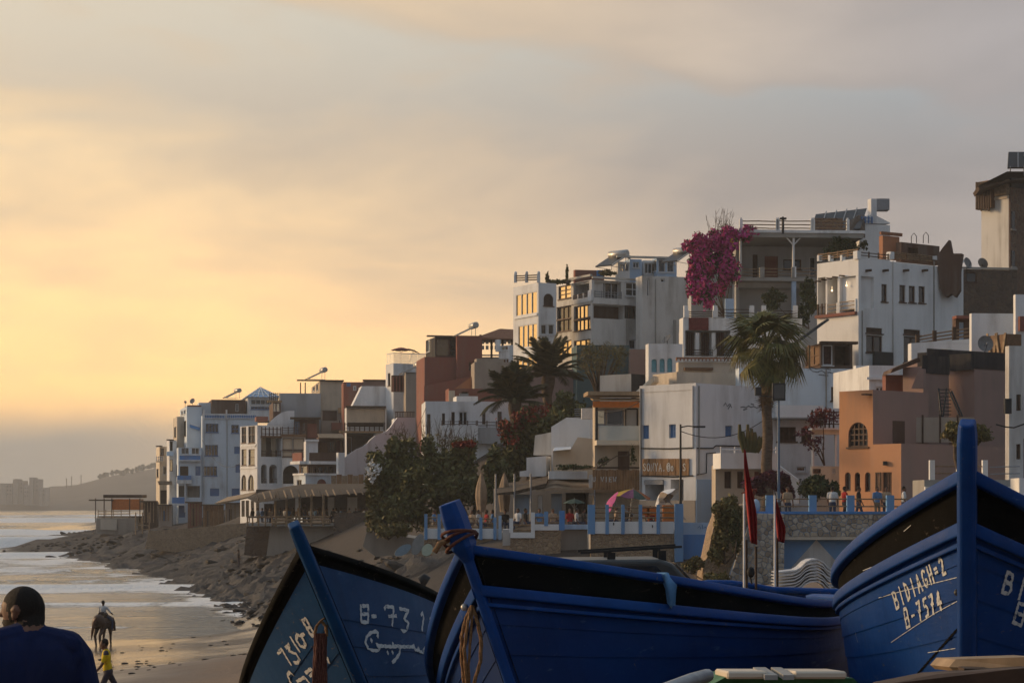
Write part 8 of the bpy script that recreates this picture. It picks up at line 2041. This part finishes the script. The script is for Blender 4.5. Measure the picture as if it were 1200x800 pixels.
solo(MB().cbox(W(783, 611, 101.5), .55, .5, .85), 'orange_bin', 'orange', W(783, 611, 101.5), 'yellow orange bin behind the terrace rail', 'bin')
for k, px in enumerate((756, 764)):
    c = W(px, 613, 101.8); rt = thing('plastic_chair', c, 'orange red plastic chair behind the terrace rail', 'chair', 'chairs on the cafe terrace'); MB().cbox(c + UP * .42, .45, .42, .04).build('seat', 'orange', rt); MB().cbox(c + Vector((0, .2, .46)), .45, .04, .42).build('backrest', 'orange', rt)
    for sx in (-1, 1):
        for sy in (-1, 1): MB().cbox(c + Vector((.19 * sx, .18 * sy, 0)), .04, .04, .42).build('leg', 'orange', rt)
# surfboards leaning on the beach terrace
def board(label, px0, py0, px1, py1, D, w, mat):
    a, c = W(px0, py0, D - .35), W(px1, py1, D); d = (c - a); n_ = d.normalized(); sdv = n_.cross(Vector((0, 1, 0))).normalized(); nn = n_.cross(sdv).normalized(); out = []
    for i in range(15): f_ = i / 14; out.append((f_, w / 2 * (math.sin(math.pi * (f_ * .94 + .03)) ** .55)))
    pl = [a + d * f_ + sdv * q for f_, q in out] + [a + d * f_ - sdv * q for f_, q in out[::-1]]
    return solo(MB().prism(pl, nn * .06), 'surfboard', mat, a, label, 'surfboard')
plain('board_green', (.36, .40, .30), .4, .1, 4); plain('board_grey', (.22, .22, .21), .5, .15, 4); plain('board_blue', (.20, .28, .34), .5, .15, 4); plain('board_tan', (.34, .25, .15), .5, .15, 4)
board('pale blue surfboard lying low against the bank', 463, 650, 481, 639, 111.2, .5, 'board_blue'); board('grey board propped upright on the terrace wall', 485, 650, 494, 626, 111.3, .62, 'board_grey'); board('pale green surfboard leaning beside the grey one', 497, 651, 504, 638, 111, .6, 'board_green'); board('tan surfboard half hidden behind the pale green one', 507, 650, 511, 641, 111.3, .35, 'board_tan')
o = MB().tube([W(493, 682, 55), W(497, 679.5, 55), W(501, 682, 55)], [.16, .2, .16], 12)
solo(o, 'rubber_tyre', 'black_rubber', W(497, 684, 55), 'black tyre lying on the sand behind the teal boat', 'tyre')
# traffic cone on the promenade
mb = MB(); c = Vector((XP(1047.5, 91.4), DP + .35, zp - .446)); mb.cbox(c, .38, .38, .03); mb.tube([c + UP * .03, c + UP * .68], [.15, .04], 12)
solo(mb, 'traffic_cone', 'orange', c, 'orange traffic cone on the promenade edge', 'cone')
# parked car behind the boats
cx, cy_ = XP(725, 30.), 30.; cz = ZY(653, 30.) - 1.72
rt = thing('parked_car', (cx, cy_, cz), 'dark parked car with a roof rack behind the blue boat', 'car'); plain('car_paint', (.035, .04, .042), .35, .2, 3, spec=.5, bump=0)
prf = [(-2.2, .35), (-2.25, .75), (-2.15, 1.0), (-1.9, 1.08), (-1.55, 1.62), (-1.3, 1.7), (.55, 1.72), (.75, 1.66), (1.25, 1.12), (2.1, .98), (2.3, .75), (2.28, .35)]
o = MB().prism([(cx + x, cy_ - .85, cz + z) for x, z in prf], (0, 1.7, 0)).build('body', 'car_paint', rt); bv = o.modifiers.new('b', 'BEVEL'); bv.width = .06; bv.segments = 3
for y_ in (-.862, .852): 
    for pl in ([(-1.5, 1.12), (-1.3, 1.6), (-.45, 1.62), (-.45, 1.12)], [(-.38, 1.12), (-.38, 1.62), (.5, 1.62), (1.02, 1.12)]): MB().prism([(cx + x, cy_ + y_, cz + z) for x, z in pl], (0, .01, 0)).build('side_window', 'glass', rt)
MB().prism([(cx + .80, cy_ - .74, cz + 1.645), (cx + 1.27, cy_ - .78, cz + 1.14), (cx + 1.27, cy_ + .78, cz + 1.14), (cx + .80, cy_ + .74, cz + 1.645)], (.012, 0, .011)).build('windscreen', 'glass', rt)
for x_ in (-1.35, 1.4):
    for y_ in (-.86, .66):
        w_ = MB().tube([(cx + x_, cy_ + y_, cz + .34), (cx + x_, cy_ + y_ + .2, cz + .34)], .34, 20).build('wheel', 'black_rubber', rt); MB().tube([(cx + x_, cy_ + y_ - .01, cz + .34), (cx + x_, cy_ + y_ + .21, cz + .34)], .2, 14).build('rim', 'metal_grey', w_)
rk = MB().box((cx - .6, cy_ - .62, cz + 1.79), (1.5, 0, .09), (0, .07, 0), (0, 0, .035)).build('roof_rack_bar', 'black_rubber', rt); MB().box((cx - .6, cy_ + .52, cz + 1.79), (1.5, 0, .09), (0, .07, 0), (0, 0, .035)).build('roof_rack_bar', 'black_rubber', rt)
for x_ in (-.2, .55):
    for y_ in (-.6, .54): MB().box((cx + x_, cy_ + y_, cz + 1.69), (.12, 0, 0), (0, .05, 0), (0, 0, .12 + .03 * (x_ > 0))).build('rack_foot', 'black_rubber', rt)
# stacked sun loungers
plain('lounger_white', (.66, .66, .67), .45, .12, 6)
Dl = 45.; pf = [(0, .02), (.28, .05), (.45, .07), (.56, .13), (.68, .25), (.80, .31), (.95, .32), (1.08, .26), (1.18, .14), (1.28, .07), (1.45, .09), (1.66, .13)]
bm2 = MB(); lx, lz = XP(908, Dl), ZY(694, Dl)
ml, mleg = None, None
for k in range(8):
    c = Vector((lx + (.02 if k % 2 else 0), Dl + (.03 if k % 3 else 0), lz - .05 + .07 * k)); rt = thing('sun_lounger', c, 'white plastic sun lounger in the stack behind the boats', 'lounger', 'stacked sun loungers')
    if ml is None:
        mb = MB(); pts = [Vector((x, 0, z)) for x, z in pf]
        for y0_ in [i * .075 for i in range(9)]: mb.prism([p for p in pts] + [p - UP * .016 for p in pts[::-1]], (0, .055, 0)); mb.v[-len(pts) * 4:] = [(v[0], v[1] + y0_, v[2]) for v in mb.v[-len(pts) * 4:]]
        ml = mb.mesh('slatted_bed', 'lounger_white'); mb = MB()
        for y0_ in (-.03, .655): mb.prism([p + UP * .004 for p in pts] + [p - UP * .026 for p in pts[::-1]], (0, .03, 0)); mb.v[-len(pts) * 4:] = [(v[0], v[1] + y0_, v[2]) for v in mb.v[-len(pts) * 4:]]
        mleg = mb.mesh('side_frame', 'lounger_white')
    link('slatted_bed', ml, rt); link('side_frame', mleg, rt)
# fishing flags
def flag(label, px, ytop, ypole, ybase, D, fl, x1):
    b0 = W(px, ybase, D); rt = thing('marker_flag', b0, label, 'flag'); MB().tube([b0, W(px, ypole, D)], .014, 8).build('pole', 'white_paint', rt)
    MB().tube([W(px + 3, ybase, D + .03), W(px + 2.6, fl, D + .03)], .017, 8).build('dark_pole', 'wood_dark', rt)
    vs, fs = [], []; N, K = 8, 16; a, c = W(px, ytop, D), W(px + x1, fl + 4, D)
    for j in range(K + 1):
        f_ = j / K; wdt = (.02 + .09 * min(1, f_ * 1.6)) * (1 - .35 * max(0, f_ - .75) * 4)
        p = a + Vector(((c.x - a.x) * f_ * f_, 0, (c.z - a.z) * f_))
        for i in range(N + 1): vs.append(p + Vector((wdt * i / N, .035 * math.sin(i * 1.9 + f_ * 2.2) * min(1, f_ * 3), -.02 * i / N)))
    for j in range(K):
        for i in range(N): fs.append((j * (N + 1) + i, (j + 1) * (N + 1) + i, (j + 1) * (N + 1) + i + 1, j * (N + 1) + i + 1))
    mb = MB(); mb.add(vs, fs, 0, True); o = mb.build('cloth', 'flag_red', rt); o.modifiers.new('t', 'SOLIDIFY').thickness = .004
    return rt
rt = flag('long red flag hanging on a white and black pole', 872, 526, 578, 692, 25, 632, 8)
MB().sphere(W(880, 670, 24.95), .05, 8, 6, (1, .7, 1.4)).tube([W(878, 668, 24.95), W(881, 684, 24.95)], .012, 6).build('rope_knot', 'black_rubber', rt)
flag('short red flag beside the stone pier on a rusty pole', 908, 582, 580, 690, 26, 630, 4)
solo(MB().tube([W(886, 692, 25.2), W(886, 640, 25.2)], .016, 8), 'spare_pole', 'wood_dark', W(886, 692, 25.2), 'bare dark pole between the two red flags', 'pole')
solo(MB().tube([W(990, 668, 40), W(983, 655, 40)], .05, 8), 'mooring_post', 'wood_dark', W(990, 668, 40), 'leaning dark post behind the stacked loungers', 'post')
# flag carrying tender beyond the middle hull
rt = thing('dinghy', W(880, 720, 25), 'blue dinghy gunwale behind the middle boat holding the flag poles', 'boat')
pl = [(812, 686), (830, 683), (858, 683.5), (884, 687), (905, 691), (1000, 694), (1000, 730), (830, 730)]
MB().prism([W(x, y, 25.3) for x, y in pl], (.15, 1.4, -.04)).build('hull', 'boat_deep', rt)
MB().tube([W(x, y, 25.28) for x, y in pl[:6]], .045, 8).build('gunwale', 'boat_blue', rt)

# cables strung between the houses
for k, (a, c, lab) in enumerate((((797.5, 505, 101), (903, 486, 111.5), 'sagging black cable from the lamp post to the pergola house'), ((750, 470, 107.5), (698, 480, 112), 'sagging cable between the sign house and the orange awning'),
        ((499, 478, 167.5), (440, 520, 208), 'cable from the slit windowed house to the swept wall'), ((301, 520, 231), (237, 515, 284), 'cable between the arcade house and the tall block'))):
    p, q = W(*a), W(*c); pts = [p.lerp(q, i / 14) - UP * (p - q).length * .06 * 4 * (i / 14) * (1 - i / 14) for i in range(15)]
    solo(MB().tube(pts, .022, 5), 'overhead_cable', 'black_rubber', p, lab, 'cable')
# ------------------------------------------------------------------ sea air
mb = MB().box((-1700, -30, -8), (3400, 0, 0), (0, 2680, 0), (0, 0, 86))
o = mb.build('haze', []); tag(o, 'thin warm sea haze over the whole bay', 'haze', kind='stuff')
m = bpy.data.materials.new('sea_haze'); m.use_nodes = True; nt = m.node_tree; nt.nodes.clear()
out = nt.nodes.new('ShaderNodeOutputMaterial'); pv = nt.nodes.new('ShaderNodeVolumePrincipled'); nt.links.new(pv.outputs[0], out.inputs['Volume'])
pv.inputs['Color'].default_value = (.92, .90, .86, 1); pv.inputs['Density'].default_value = .00033; pv.inputs['Anisotropy'].default_value = .0
o.data.materials.append(m); o.visible_shadow = True
